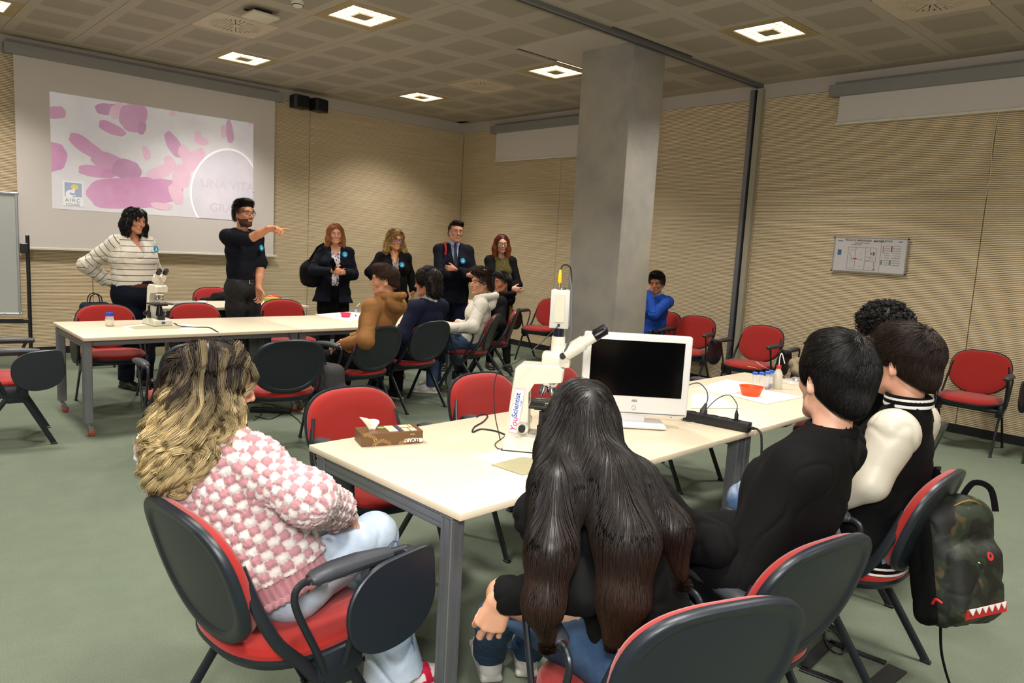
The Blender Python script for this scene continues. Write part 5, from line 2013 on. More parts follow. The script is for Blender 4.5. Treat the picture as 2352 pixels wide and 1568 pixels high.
    if mass:
        bc = np.zeros((len(V), 3))+base*.7
        if tipc is not None:
            t = np.clip((grad0[0]-V[:, 2])/(grad0[0]-grad0[1]), 0, 1)[:, None]*.7
            bc = bc*(1-t)+np.array(lin(tipc)[:3])*.45*t
        AV, AF = join([(V, F), (SV, SF)])
        CC = np.concatenate([bc, cc])
    else:
        AV, AF, CC = SV, SF, cc
    return npmesh(name, AV-J['org'], AF, hair_mat(), J['T'], True, CC), v
CAP = [('e', (-.014, 0, .042), (.106, .084, .092))]
EARS = [('E', (.000, .095, -.020), (.030, .028, .036)), ('E', (.000, -.095, -.020), (.030, .028, .036))]
def crop_shapes(t=.0, nape=-.065, quiff=None, front=.0, sides=0.0):
    s = [('e', (-.014, 0, .042), (.104+t, .080+t+sides, .090+t))]
    s += [('c', [(-.06, .03, -.02), (-.075, .0, -.04), (-.06, -.03, -.02)], [.035, .04, .035])]
    if quiff:
        s += quiff
    s += [('E', (.112, 0, -.020+front), (.072, .095, .078))]
    s += [('p', (-.10, 0, nape), (.52, 0, -1))]
    return s+EARS
def glasses(J, hx='#141414', w=.027, hgt=.020, r=.0016, sq=2.6, y0=.004, m=None):
    H, o = J['H'], J['org']
    g = MB()
    mm = m or mat('glasses_'+hx.strip('#'), hx, .3)
    for s in (1, -1):
        pts = []
        for a in np.linspace(0, 2*PI, 25):
            c, q = math.cos(a), math.sin(a)
            yy = s*(.0325)+w*math.copysign(abs(c)**(2/sq), c)
            zz = y0+hgt*math.copysign(abs(q)**(2/sq), q)
            pts.append(H.p(.109-.22*max(0, abs(yy)-.02), yy, zz)-o)
        g.tube(pts, r, 6, cap=False)
        g.tube([H.p(.102, s*(.0325+w), y0+.008)-o, H.p(.05, s*.079, y0+.008)-o, H.p(-.01, s*.082, y0+.004)-o], r, 6)
    g.tube([H.p(.109, .008, y0+.004)-o, H.p(.114, 0, y0+.006)-o, H.p(.109, -.008, y0+.004)-o], r, 6)
    go = g.build('glasses', mm, J['T'])
    l = MB()
    for s in (1, -1):
        ring = [H.p(.108-.22*max(0, abs(s*.0325+w*.95*math.cos(a))-.02), s*.0325+w*.95*math.cos(a), y0+hgt*.92*math.sin(a))-o for a in np.linspace(0, 2*PI, 20, endpoint=False)]
        l.add(ring, [tuple(range(20))])
    l.build('lens', glassm('lens_glass', '#b8c0c4', .13), go)
def badge(J, f, l, u, r=.032):
    """round blue sticker on the chest: f,l,u in the body frame"""
    c = J['B'](f, l, u)
    d = norm(J['B'].d(1, .25 if l > 0 else -.25, .15))
    b = MB().tube([c-J['org'], c+d*.002-J['org']], r, 24)
    o = b.build('badge', mat('badge_blue', '#2f93bd', .4, vary=.12, vscale=60), J['T'])
    Fm = frame(d)
    sh = [(-.55, -.5), (.6, -.5), (.6, -.3), (.15, -.3), (.3, .0), (.25, .35), (-.05, .65), (-.2, .5), (.0, .25), (.02, 0), (-.25, -.28), (-.55, -.3)]
    M = np.stack([Fm[:, 1], Fm[:, 2], Fm[:, 0]], 1)
    MB().prism([(x*r*.8, y*r*.8) for x, y in sh], 0, .0008, M, c+d*.002-J['org']).build('badge_mark', mat('badge_white', '#dce6ea', .5), o, None)
def cmat(name, hx, **kw):
    return mat(name, hx, kw.pop('rough', .85), 0.0, kw.pop('vary', .10), kw.pop('vscale', 9), kw.pop('bump', .35), kw.pop('bscale', 420), kw.pop('spec', .2), sheen=kw.pop('sheen', .0))
M_navy = cmat('navy_wool', '#090c18')
M_black_c = cmat('black_cloth', '#060607')
M_black_k = cmat('black_knit', '#060607', bump=.5, bscale=260)
# ---------------------------------------------------------------- the standing six
def stripe_mat():
    t = NT('striped_knit')
    a = t.n('ShaderNodeAttribute', attribute_name='Col')
    sp = t.n('ShaderNodeSeparateColor')
    t.l(a.outputs['Color'], sp.inputs[0])
    f = t.math('FRACT', t.math('MULTIPLY', sp.outputs[0], 10/.54))
    m = t.math('LESS_THAN', f, .115)
    v = t.coords('Object')
    b_ = t.mix(t.noise(40, 3, v), lin('#cdc5b6'), lin('#d8d1c3'))
    t.l(t.mix(m, b_, lin('#263049')), t.b.inputs['Base Color'])
    t.b.inputs['Roughness'].default_value = .9
    t.b.inputs['Sheen Weight'].default_value = .2
    t.bump(t.noise(350, 3, v), .4, .002)
    return t.m
def stripes(J):
    def f(V, F):
        z = V[:, 2]-.7
        w = np.zeros(len(V))
        for s in 'rl':
            for p, q, o_ in ((J['s'+s], J['e'+s], 0), (J['e'+s], J['w'+s], 1)):
                d = q-p
                L = np.linalg.norm(d)
                t = ((V-p) @ d)/L/L
                dist = np.linalg.norm(V-p-np.clip(t, 0, 1)[:, None]*d, axis=1)
                m = (dist < .09) & (np.abs((V-J['chest']) @ J['lat']) > .17) & ((t > 0) & (t < 1) if o_ else (t < 1))
                L0 = np.linalg.norm(J['e'+s]-J['s'+s])
                z = np.where(m, .1+(t*L+(L0 if o_ else 0)), z)
        C_ = np.zeros((len(V), 3))
        C_[:, 0] = z
        return C_
    return f
# striped woman
J = person('woman in a cream sweater with navy stripes, hand on her hip beside the screen', -5.74, -2.34, -72, ((-5.735, -2.34, 1.578), -68, -4, -6), S=1.70, male=False, wide=1.38, skin='#b98263',
           wr=(-5.90, -2.17, .965), er=(-6.115, -2.20, 1.155), wl=(-5.72, -2.16, 1.02), el=(-5.50, -2.10, 1.10), sh=.155)
cr = stripe_mat()
def b(v):
    torso(v, J, .018, bust=.8)
    sleeve(v, J, 'r', .016, .058, .056, .044)
    sleeve(v, J, 'l', .016, .058, .056, .044)
    v.plane(J['pel']+J['up']*.075, -J['up'])
    neckcut(v, J, .075, vneck=.16)
cloth(J, 'sweater', cr, b, .0065, (.005, 16), col=stripes(J))
trousers(J, 'trousers', cmat('navy_trousers', '#0d111f'), .022, .125)
MB().tube([J['pel']+J['up']*.085+(J['fwd']*math.cos(a)*.148+J['lat']*math.sin(a)*.205)-J['org'] for a in np.linspace(0, 2*PI, 30)], .008, 6, .02, (0, 0, 1), False).build('belt', mat('brown_belt', '#4a2416', .5), J['T'])
hand(J, -1, J['B'].d(.3, .6, -.6), J['B'].d(.6, .6, 0), (.3, .4, .4, .4, .4))
for s in 'rl':
    shoe(J, s, None, upper='#0d0b0a', sole='#0a0a0a')
bob = [('e', (-.014, 0, .045), (.113, .093, .098)), ('c', [(-.02, .075, .04), (-.01, .095, -.05), (.01, .09, -.13)], [.035, .042, .035]), ('c', [(-.02, -.075, .04), (-.01, -.095, -.05), (.01, -.09, -.13)], [.035, .042, .035]),
       ('e', (-.06, 0, -.05), (.075, .10, .10)), ('E', (.108, .004, -.030), (.068, .066, .092)), ('E', (.10, 0, -.16), (.10, .055, .09))]
hair(J, bob, '#15100e', 4200, 9, .10, .0012, 'down', .010, curl=.006, cfreq=70, clump=14, cw=.0045)
badge(J, .158, .105, 1.33)
o = J['org']
MB().tube([q-o for q in spline([J['H'].p(.0, .06, -.14), J['chest']+J['fwd']*.13+J['lat']*.06+J['up']*.05, J['chest']+J['fwd']*.165+J['lat']*.045-J['up']*.01], 5)], .0022, 6).build('lanyard', M_black, J['T'])
finish_body(J)

# pointing man
J = person('bearded man in a dark navy sweater and glasses, pointing to the right', -4.77, -2.50, -76, ((-4.765, -2.50, 1.712), -74, 4, 0), S=1.83, male=True, skin='#c48a68',
           wr=(-4.735, -3.00, 1.580), er=(-4.845, -2.79, 1.462), wl=(-4.66, -2.62, .985), el=(-4.60, -2.53, 1.235), sh=.17)
MN = cmat('dark_navy_sweater', '#0b0e18')
def b(v):
    torso(v, J, .016)
    sleeve(v, J, 'r', .012, .054, .045, .038, end=.60)
    sleeve(v, J, 'l', .012, .054, .045, .038, end=.62)
    v.plane(J['pel']+J['up']*.06, -J['up'])
    neckcut(v, J, .068)
cloth(J, 'sweater', MN, b, .008, (.004, 18))
trousers(J, 'trousers', cmat('charcoal_jeans', '#2b2a29', bump=.5, vary=.25), .012, .12)
MB().tube([J['pel']+J['up']*.07+(J['fwd']*math.cos(a)*.125+J['lat']*math.sin(a)*.175)-J['org'] for a in np.linspace(0, 2*PI, 30)], .006, 6, .019, (0, 0, 1), False).build('belt', M_black, J['T'])
q = J['pel']+J['up']*.07+J['fwd']*.134-J['org']
MB().tube([q+J['lat']*y+J['up']*z for y, z in ((-.022, -.018), (.022, -.018), (.022, .018), (-.022, .018), (-.022, -.018))], .0028, 6).build('belt_buckle', M_chrome, J['T'])
pd = norm(np.array((.62, -.70, .10)))
hand(J, -1, pd, (-.25, -.25, -1), (.5, .06, .9, 1.1, 1.2), bare=.88, h=.004)
hand(J, 1, (0.05, -.15, -1), J['B'].d(.3, -1, 0), (.3, .5, .6, .65, .7), bare=.85, h=.004)
hair(J, crop_shapes(.001, -.05, [('e', (.040, .0, .108), (.058, .060, .030)), ('e', (-.02, 0, .105), (.08, .072, .032))]), '#1e130c', 3000, 6, .045, .0012, 'quiff', .012, lift=1.2)
def beard(J, hx):
    V, F = head_mesh(J['male'])
    z, xx, yy = V[:, 2], V[:, 0], V[:, 1]
    line = -.050+.9*np.clip(.02-xx, 0, .06)
    m = (z < line) & (z > -.128) & (xx > -.002) & ~((np.abs(yy) < .024) & (z > -.076) & (xx > .07))
    m |= (z < -.046) & (z > -.056) & (np.abs(yy) < .03) & (xx > .07)
    N = vnormals(V, F)
    f = m[F].all(1)
    used = np.unique(F[f])
    mp = np.full(len(V), -1)
    mp[used] = np.arange(len(used))
    npmesh('beard', J['H'].P((V+N*.0022)[used])-J['org'], mp[F[f]], mat('beard_'+hx.strip('#'), hx, .9, vary=.3, vscale=200, bump=.8, bscale=400), J['T'])
beard(J, '#4d3123')
glasses(J, '#101012', .026, .019, .0021)
badge(J, .135, .115, 1.385, .03)
for s in 'rl':
    shoe(J, s, None, upper='#1a1512', sole='#141414')
finish_body(J)

# woman in the navy blazer
J = person('woman with ginger hair in a navy blazer and floral blouse, holding a phone', -3.50, -2.06, -112, ((-3.495, -2.07, 1.562), -112, 0, 2), S=1.66, male=False, wide=1.22, skin='#cf9674',
           wr=(-3.655, -2.30, 1.15), wl=(-3.50, -2.30, 1.13), er=(-3.77, -2.05, 1.13), el=(-3.30, -2.17, 1.10), sh=.155)
flo = NT('floral_print')
vv = flo.coords('Object')
vo = flo.n('ShaderNodeTexVoronoi')
vo.inputs['Scale'].default_value = 48
flo.l(vv, vo.inputs['Vector'])
flo.l(flo.mix(flo.math('LESS_THAN', vo.outputs['Distance'], .42), lin('#c9c3c8'), flo.mix(flo.noise(30, 2, vv), lin('#2a2350'), lin('#6a5a88'))), flo.b.inputs['Base Color'])
flo.b.inputs['Roughness'].default_value = .7
def b(v):
    torso(v, J, .004, bust=.75)
    v.plane(J['pel']-J['up']*.05, -J['up'])
    neckcut(v, J, .06, vneck=.09)
cloth(J, 'blouse', flo.m, b, .008, (.003, 18))
def jacket(J, mt, g=.018, hem=-.08, bust=0, gap=.045, low=.0, flare=1.12):
    def b(v):
        torso(v, J, g, bust=bust)
        v.cone(J['pel']-J['up']*.02, J['pel']+J['up']*hem, .108*J['k']*J['wide']+g, .118*J['k']*J['wide']*flare+g, .03, flat=J['lat'], fr=1.4)
        sleeve(v, J, 'r', g-.006, .054, .046, .038)
        sleeve(v, J, 'l', g-.006, .054, .046, .038)
        v.plane(J['pel']+J['up']*(hem), -J['up'])
        # open front
        for t in np.linspace(0, 1, 14):
            q = J['pel']+J['up']*hem*1.2+(J['nbase']-J['pel']-J['up']*hem*1.2)*t+J['fwd']*.20
            v.cone(q-J['fwd']*.12, q+J['fwd']*.1, gap*(1-.25*math.sin(t*PI)), k=.004, mode='sub')
        neckcut(v, J, .07)
    return cloth(J, 'jacket', mt, b, .008, (.0045, 17), pad=.2)
jacket(J, M_navy, hem=-.11, bust=.85, gap=.055)
trousers(J, 'trousers', M_black_c, .012, .09)
hand(J, -1, J['B'].d(.35, .9, -.1), J['B'].d(-.9, .3, .2), (.5, .6, .6, .6, .6), h=.004)
hand(J, 1, J['B'].d(.3, -.95, .05), J['B'].d(-.8, -.3, -.4), (.4, .35, .4, .5, .6), h=.004)
hair(J, [('e', (-.014, 0, .045), (.110, .088, .096)), ('c', [(-.02, .072, .04), (-.01, .085, -.06), (.0, .10, -.15)], [.03, .032, .024]), ('c', [(-.02, -.072, .04), (-.01, -.085, -.06), (-.0, -.10, -.15)], [.03, .032, .024]),
         ('e', (-.06, 0, -.05), (.065, .09, .10)), ('E', (.108, 0, -.030), (.070, .068, .10)), ('E', (.10, 0, -.16), (.10, .06, .09))], '#8a4f22', 3200, 9, .09, .0014, 'down', .008, tipc='#b8793c', grad0=(1.66, 1.45))
glasses(J, '#8a7a6a', .024, .017, .0012, 2.1)
badge(J, .175, .10, 1.34, .032)
for s in 'rl':
    shoe(J, s, None, upper='#0c0b0b', sole='#0a0a0a')
finish_body(J)
wP3 = J
ph = tag(MB().rbox((0, 0, 0), (.075, .009, .15), .004, 2).rbox((.018, .006, .05), (.03, .004, .035), .002, 1).build('phone', M_screen), 'black phone in the hand of the woman in the navy blazer', 'phone')
ph.location = (-3.70, -2.40, 1.225)
ph.rotation_euler = (.25, -.7, .25)
# shoulder bag
def softbag(name, label, c, r, rz, mt, straps, lumps=.006, cat='bag', h=.009):
    t = thing(name, label, cat, c)
    v = Vol(-np.array(r)-.06, np.array(r)+.06, h)
    v.ell((0, 0, 0), r, rotz(rz), k=0)
    v.box((0, 0, -r[2]*.15), (r[0]*.86, r[1]*.86, r[2]*.72), rotz(rz), .05, .05)
    V, F = v.mesh()
    V = wrinkle(V, F, lumps, 17)
    npmesh('bag_body', V, F, mt, t)
    for s_ in straps:
        MB().tube(spline([np.array(q)-np.array(c) for q in s_], 6), .004, 6, .014).build('strap', mt, t)
    return t
softbag('handbag', 'black shoulder bag hanging behind the woman in the navy blazer', (-3.76, -1.99, 1.10), (.12, .07, .16), -.5, M_black_c, [[(-3.80, -2.02, 1.24), (-3.72, -2.08, 1.40), (-3.655, -2.10, 1.45), (-3.66, -2.0, 1.40), (-3.74, -1.93, 1.22)]])

# blonde woman in black
J = person('blonde woman in a long black coat and patterned blouse, violet glasses', -2.90, -2.40, -112, ((-2.88, -2.40, 1.528), -102, 0, 0), S=1.63, male=False, wide=1.18, skin='#c48a63',
           wr=(-3.09, -2.47, .96), wl=(-2.66, -2.50, .93), er=(-3.16, -2.30, 1.14), el=(-2.64, -2.38, 1.13), sh=.148)
zg = NT('zigzag_print')
wv = zg.n('ShaderNodeTexWave')
wv.inputs['Scale'].default_value = 26
wv.inputs['Distortion'].default_value = 9
wv.inputs['Detail Scale'].default_value = 3
zg.l(zg.coords('Object'), wv.inputs['Vector'])
zg.l(zg.ramp(wv.outputs[0], [(.45, lin('#17171a')), (.6, lin('#b5b0aa'))]), zg.b.inputs['Base Color'])
def b(v):
    torso(v, J, .004, bust=.75)
    v.plane(J['pel']-J['up']*.06, -J['up'])
    neckcut(v, J, .058, vneck=.12)
cloth(J, 'blouse', zg.m, b, .008, (.003, 18))
jacket(J, M_black_c, hem=-.20, bust=.85, gap=.050)
trousers(J, 'trousers', M_black_c, .012, .09)
hand(J, 1, J['B'].d(.3, -.3, -1), J['B'].d(-.2, -1, 0), (.4, .5, .5, .5, .5), h=.005)
hand(J, -1, J['B'].d(.3, .2, -1), J['B'].d(-.2, 1, 0), (.4, .5, .5, .5, .5), h=.005)
hair(J, [('e', (-.014, 0, .048), (.112, .092, .100)), ('e', (.035, 0, .105), (.06, .06, .035)), ('c', [(-.02, .075, .04), (-.01, .092, -.06), (.005, .12, -.14)], [.032, .036, .036]), ('c', [(-.02, -.075, .04), (-.01, -.092, -.06), (.005, -.12, -.14)], [.032, .036, .036]),
         ('e', (-.06, 0, -.05), (.065, .10, .11)), ('E', (.108, 0, -.030), (.070, .064, .090)), ('E', (.10, 0, -.16), (.10, .06, .09))], '#8f6a35', 4600, 9, .10, .0012, 'down', .014, curl=.007, cfreq=65, clump=14, cw=.0045, tipc='#c59f5e', grad0=(1.62, 1.50))
glasses(J, '#2a1c78', .028, .019, .0028, 2.4)
badge(J, .17, .07, 1.25, .032)
for s in (1, -1):
    MB().sphere(J['H'].p(.0, s*.088, -.045)-J['org'], .005, 10, 6).tube([J['H'].p(.0, s*.086, -.05)-J['org'], J['H'].p(.0, s*.088, -.075)-J['org']], .002, 5).build('earring', M_chrome, J['T'])
MB().tube([q-J['org'] for q in spline([J['H'].p(.02, .05, -.14), J['chest']+J['fwd']*.145+J['up']*.05, J['H'].p(.02, -.05, -.14)], 8)], .0016, 6).build('necklace', mat('gold', '#b8892f', .3, .9), J['T'])
for s in 'rl':
    shoe(J, s, None, upper='#0c0b0b', sole='#0a0a0a')
finish_body(J)

# man in the suit
J = person('man in a navy suit and tie with crossed arms and a red shoulder strap', -2.33, -2.84, -116, ((-2.325, -2.85, 1.668), -110, 2, -3), S=1.78, male=True, wide=1.08, skin='#b98467',
           wr=(-2.32, -3.115, 1.17), wl=(-2.50, -3.085, 1.24), er=(-2.59, -2.90, 1.16), el=(-2.13, -3.00, 1.15), sh=.17)
MS = cmat('light_blue_shirt', '#8f99bd', vary=.04)
def b(v):
    torso(v, J, .003)
    v.cone(J['nbase'], J['H'].p(-.025, 0, -.115), .066, .060, k=.01)
    v.cone(J['nbase']+J['up']*.02, J['H'].p(-.015, 0, -.05), .052, .056, k=0, mode='sub')
    v.plane(J['pel'], -J['up'])
cloth(J, 'shirt', MS, b, .007, (.002, 18))
def b(v):
    torso(v, J, .022)
    v.cone(J['pel'], J['pel']-J['up']*.13, .118*J['k']+.02, .122*J['k']+.02, .03, flat=J['lat'], fr=1.4)
    sleeve(v, J, 'r', .012, .056, .048, .038, end=.97)
    sleeve(v, J, 'l', .012, .056, .048, .038, end=.97)
    v.plane(J['pel']-J['up']*.13, -J['up'])
    for t in np.linspace(0, 1, 12):
        q = J['waist']+J['up']*.06+(J['nbase']-J['waist']-J['up']*.04)*t+J['fwd']*.18
        v.cone(q-J['fwd']*.10, q+J['fwd']*.1, .006+.052*t, k=.003, mode='sub')
    neckcut(v, J, .064)
cloth(J, 'suit_jacket', M_navy, b, .0075, (.004, 17), pad=.2)
c0 = J['nbase']+J['fwd']*.088+J['up']*.022-J['org']
c1 = J['chest']+J['fwd']*.148-J['org']
c2 = J['waist']+J['fwd']*.142+J['up']*.03-J['org']
MB().tube([c0+J['up']*.012, c0-J['up']*.012, c0-J['up']*.03, c1, c2], [.017, .013, .014, .024, .027], 8, [.008, .008, .006, .006, .006], tuple(J['fwd'])).build('tie', mat('navy_tie', '#12162a', .5), J['T'])
for s in (1, -1):
    cc = MB()
    a_ = c0+J['up']*.02
    cc.add([a_, a_+J['lat']*s*.045+J['up']*.018-J['fwd']*.02, a_+J['lat']*s*.052-J['up']*.030, a_+J['lat']*s*.022-J['up']*.045+J['fwd']*.004], [(0, 1, 2, 3)])
    co = cc.build('collar', MS, J['T'])
    mdd = co.modifiers.new('thick', 'SOLIDIFY')
    mdd.thickness = .003
hand(J, -1, J['B'].d(-.1, 1, .0), J['B'].d(-1, 0, 0), (.5, .8, .8, .8, .8), sc=.85, spread=.4, h=.0045)
hand(J, 1, J['B'].d(-.25, -1, .05), J['B'].d(-1, -.1, 0), (.6, .8, .85, .9, .9), sc=.85, spread=.4, h=.0045)
trousers(J, 'trousers', cmat('dark_jeans', '#131a2b'), .012, .09)
hair(J, crop_shapes(-.002, -.045, [('e', (.030, .012, .100), (.062, .060, .028))]), '#16100d', 2600, 6, .042, .0012, 'quiff', .008, lift=.8)
glasses(J, '#5a463c', .024, .016, .0013, 2.2)
badge(J, .168, .075, 1.335, .033)
rs = spline([J['sr']+J['lat']*.05+np.array((0, 0, .085))-J['fwd']*.05, J['sr']+J['lat']*.05+np.array((0, 0, .088))+J['fwd']*.03, J['sr']+J['lat']*.052+J['fwd']*.105+np.array((0, 0, .03)), J['sr']+J['lat']*.045+J['fwd']*.135-np.array((0, 0, .05))], 5)
MB().tube([q-J['org'] for q in rs], .022, 8, .006, tuple(J['fwd'])).build('bag_strap', mat('red_strap', '#c11f24', .6), J['T'])
for s in 'rl':
    shoe(J, s, None, upper='#0f0d0c', sole='#0a0a0a')
finish_body(J)

# red haired woman
J = person('red haired woman in dark glasses and an olive dress over black', -1.71, -3.02, -122, ((-1.71, -3.00, 1.552), -122, 0, 0), S=1.66, male=False, wide=.95, skin='#c9977c',
           wr=(-1.74, -3.26, 1.02), wl=(-1.82, -3.17, 1.05), er=(-1.92, -3.06, 1.06), el=(-1.55, -3.17, 1.06), sh=.138,
           ankles=((-1.80, -2.98, .085), (-1.68, -3.18, .085)))
def b(v):
    torso(v, J, .008, bust=.65)
    sleeve(v, J, 'r', .010)
    sleeve(v, J, 'l', .010)
    neckcut(v, J, .07)
cloth(J, 'black_top', M_black_k, b, .008, (.003, 18))
def b(v):
    torso(v, J, .016, bust=.7)
    v.cone(J['pel']-J['up']*.02, J['pel']-J['up']*.36, .11, .155, .03, flat=J['lat'], fr=1.3)
    for s in 'rl':
        d_ = norm(J['e'+s]-J['s'+s])
        v.cone(J['s'+s]+(J['nbase']-J['s'+s])*.08, J['e'+s], .075, .075, k=.006, mode='sub')
    neckcut(v, J, .080)
    v.plane(J['pel']-J['up']*.36, -J['up'])
cloth(J, 'dress', cmat('olive_cloth', '#4a4220'), b, .008, (.004, 17), pad=.42)
trousers(J, 'tights', M_black_c, .002, .02, None)
hand(J, -1, J['B'].d(.15, 1, -.1), J['B'].d(-1, 0, 0), (.4, .5, .5, .5, .5), h=.005)
hand(J, 1, J['B'].d(.15, -1, .0), J['B'].d(-1, 0, 0), (.4, .5, .5, .5, .5), h=.005)
hair(J, [('e', (-.014, 0, .045), (.108, .086, .094)), ('c', [(-.01, .070, .04), (.0, .088, -.06), (.01, .085, -.16)], [.03, .036, .034]), ('c', [(-.01, -.070, .04), (.0, -.088, -.06), (.01, -.085, -.16)], [.03, .036, .034]),
         ('e', (-.06, 0, -.06), (.065, .09, .11)), ('E', (.108, 0, -.022), (.070, .056, .098)), ('E', (.11, 0, -.16), (.10, .05, .09))], '#5a2410', 3200, 9, .10, .0013, 'down', .006, tipc='#9a4e1c', grad0=(1.64, 1.45))
glasses(J, '#121214', .025, .018, .0024, 2.6)
MB().tube([q-J['org'] for q in spline([J['H'].p(.02, .05, -.15), J['chest']+J['fwd']*.15-J['up']*.04, J['H'].p(.02, -.05, -.15)], 8)], .0035, 6).build('necklace', mat('green_beads', '#3b4a2c', .4), J['T'])
for s in 'rl':
    shoe(J, s, None, upper='#120a09', sole='#0a0a0a', yaw=-118)
finish_body(J)
# ---------------------------------------------------------------- the seated pupils
def denim(name, hx, fade='#aebccb', f0=.45):
    if name in MATS:
        return MATS[name]
    t = NT(name)
    v = t.coords('Object')
    c = t.mix(t.ramp(t.noise(6, 4, v), [(f0, (0, 0, 0)), (f0+.3, (1, 1, 1))]), lin(hx), lin(fade))
    w = t.noise(500, 2, v)
    t.l(t.mix(t.math('MULTIPLY', w, .3), c, tuple(x*.6 for x in lin(hx)[:3])+(1,)), t.b.inputs['Base Color'])
    t.b.inputs['Roughness'].default_value = .85
    t.bump(t.noise(90, 4, v), .35, .003)
    MATS[name] = t.m
    return t.m
def top(J, name, mt, g=.014, hem=-.02, r=(.052, .043, .035), neck=.066, h=.008, wr=(.005, 17), extra=None, col=None, ends=(1.0, 1.0), pad=.16):
    def b(v):
        torso(v, J, g)
        v.cone(J['pel']+J['up']*.02, J['pel']+J['up']*hem, .112*J['k']*J['wide']+g, .115*J['k']*J['wide']+g, .03, flat=J['lat'], fr=1.42)
        sleeve(v, J, 'r', g-.002, *r, end=ends[0])
        sleeve(v, J, 'l', g-.002, *r, end=ends[1])
        if extra:
            extra(v)
        v.plane(J['pel']+J['up']*(hem-.01), -J['up'])
        if neck:
            neckcut(v, J, neck)
    return cloth(J, name, mt, b, h, wr, pad=pad, col=col)
def hood(J, sag=.10):
    def e(v):
        n = J['nbase']+J['up']*.030
        f, l, u = J['fwd'], J['lat'], J['up']
        M = np.stack([f, l, u], 1)
        v.ell(n-f*.095-u*(.02+sag*.35), (.050, .105, .070), M @ roty(-.25), k=.022)
        ring = [n+f*.085+l*.040-u*.040, n+f*.045+l*.078, n-f*.03+l*.094+u*.012, n-f*.10+l*.055+u*.022, n-f*.118+u*.022, n-f*.10-l*.055+u*.022, n-f*.03-l*.094+u*.012, n+f*.045-l*.078, n+f*.085-l*.040-u*.040]
        v.chain([np.array(q) for q in spline(ring, 3)], list(np.interp(np.linspace(0, 8, 25), range(9), [.018, .022, .025, .026, .026, .026, .025, .022, .018])), k=.018)
        v.chain([n-f*.05+l*.035+u*.035, n-f*.075+u*.01, n-f*.05-l*.035+u*.035], [.030, .032, .030], k=.010, mode='sub')
    return e
# boy in the caramel hoodie
J = person('brown haired boy in a caramel hoodie seated with his back to the camera', -4.58, -4.52, 106, ((-4.475, -4.66, 1.198), 148, 0, 0), S=1.74, sit=True, skin='#c99273', wide=1.0,
           pelvis=(-4.60, -4.555, .55), wr=(-4.60, -4.36, .68), wl=(-4.77, -4.56, .67), el=(-4.74, -4.83, .73), sh=.165)
top(J, 'hoodie', cmat('caramel_fleece', '#8a6038', bump=.25), .016, -.04, (.054, .047, .038), None, .0075, (.0032, 16), hood(J))
trousers(J, 'trousers', M_black_c, .012, .09)
hand(J, 1, J['B'].d(1, .1, -.3), (0, 0, -1)); hand(J, -1, J['B'].d(1, .1, -.3), (0, 0, -1))
hair(J, crop_shapes(.004, -.05, [('e', (.045, .0, .110), (.060, .062, .032))]), '#3b2112', 4200, 6, .040, .0011, 'crop', .008)
for s in 'rl':
    shoe(J, s, None, upper='#b9b3aa', sole='#c9c5bd')
finish_body(J)
# boy in the navy sweater
J = person('boy with wavy dark hair in a navy sweater and white collar, seated', -3.90, -4.32, 104, ((-3.895, -4.47, 1.165), 128, 0, 0), S=1.74, sit=True, skin='#c08468', wide=1.25,
           pelvis=(-3.92, -4.325, .55), wr=(-4.02, -4.20, .72), wl=(-4.20, -4.30, .72), sh=.185)
top(J, 'sweater', cmat('navy_sweater', '#11152a', bump=.5, bscale=260), .016, -.03, (.054, .046, .037), .075, .008, (.0028, 15))
def b(v):
    v.cone(J['nbase']-J['up']*.0, J['H'].p(-.03, 0, -.105), .070, .064, k=.01)
    v.cone(J['nbase']+J['up']*.02, J['H'].p(-.02, 0, -.06), .055, .058, k=0, mode='sub')
cloth(J, 'shirt_collar', cmat('white_cotton', '#c9c6c4', vary=.03), b, .006, (.001, 18), keys=('neck', 'nbase'), pad=.14)
trousers(J, 'trousers', M_black_c, .014, .09)
hand(J, 1, J['B'].d(1, .1, -.2), (0, 0, -1)); hand(J, -1, J['B'].d(1, .1, -.2), (0, 0, -1))
hair(J, [('e', (-.014, 0, .048), (.116, .096, .102)), ('c', [(-.05, .06, .0), (-.06, .055, -.08)], [.045, .036]), ('c', [(-.05, -.06, .0), (-.06, -.055, -.08)], [.045, .036]), ('e', (-.07, 0, -.05), (.06, .085, .085)), ('E', (.112, 0, -.03), (.072, .09, .085)), ('p', (-.10, 0, -.12), (.25, 0, -1))],
     '#21150f', 4800, 8, .06, .0011, 'crop', .012, curl=.006, cfreq=80, clump=14, cw=.005)
glasses(J, '#1a1210')
for s in 'rl':
    shoe(J, s, None, upper='#17181c', sole='#bdb8b0')
finish_body(J)
# boy in the white hoodie
J = person('boy with tousled brown hair in a white hoodie, seated in profile', -3.03, -4.04, 136, ((-3.045, -4.22, 1.152), 166, 4, 0), S=1.74, sit=True, skin='#c08a6b', wide=1.05,
           pelvis=(-2.975, -4.02, .55), wr=(-3.15, -3.98, .72), wl=(-3.42, -4.14, .70), el=(-3.27, -4.38, .74), sh=.17)
top(J, 'hoodie', cmat('white_fleece', '#c9c3b8', vary=.03, bump=.25), .016, -.03, (.053, .046, .038), None, .0075, (.0034, 16), hood(J, .08))
trousers(J, 'jeans', denim('blue_denim', '#1f3350', '#3f5a7c'), .012, .09)
hand(J, 1, J['B'].d(1, -.1, -.3), (0, 0, -1)); hand(J, -1, J['B'].d(1, .1, -.2), (0, 0, -1))
hair(J, crop_shapes(.006, -.05, [('e', (.055, .0, .112), (.062, .066, .036)), ('e', (.0, 0, .12), (.08, .075, .035))]), '#2e1a10', 3600, 7, .05, .0012, 'quiff', .014, lift=1.3, curl=.004, cfreq=90, clump=6, cw=.003)
for s in 'rl':
    shoe(J, s, None, upper='#b9b5ae', sole='#c9c5bd')
finish_body(J)
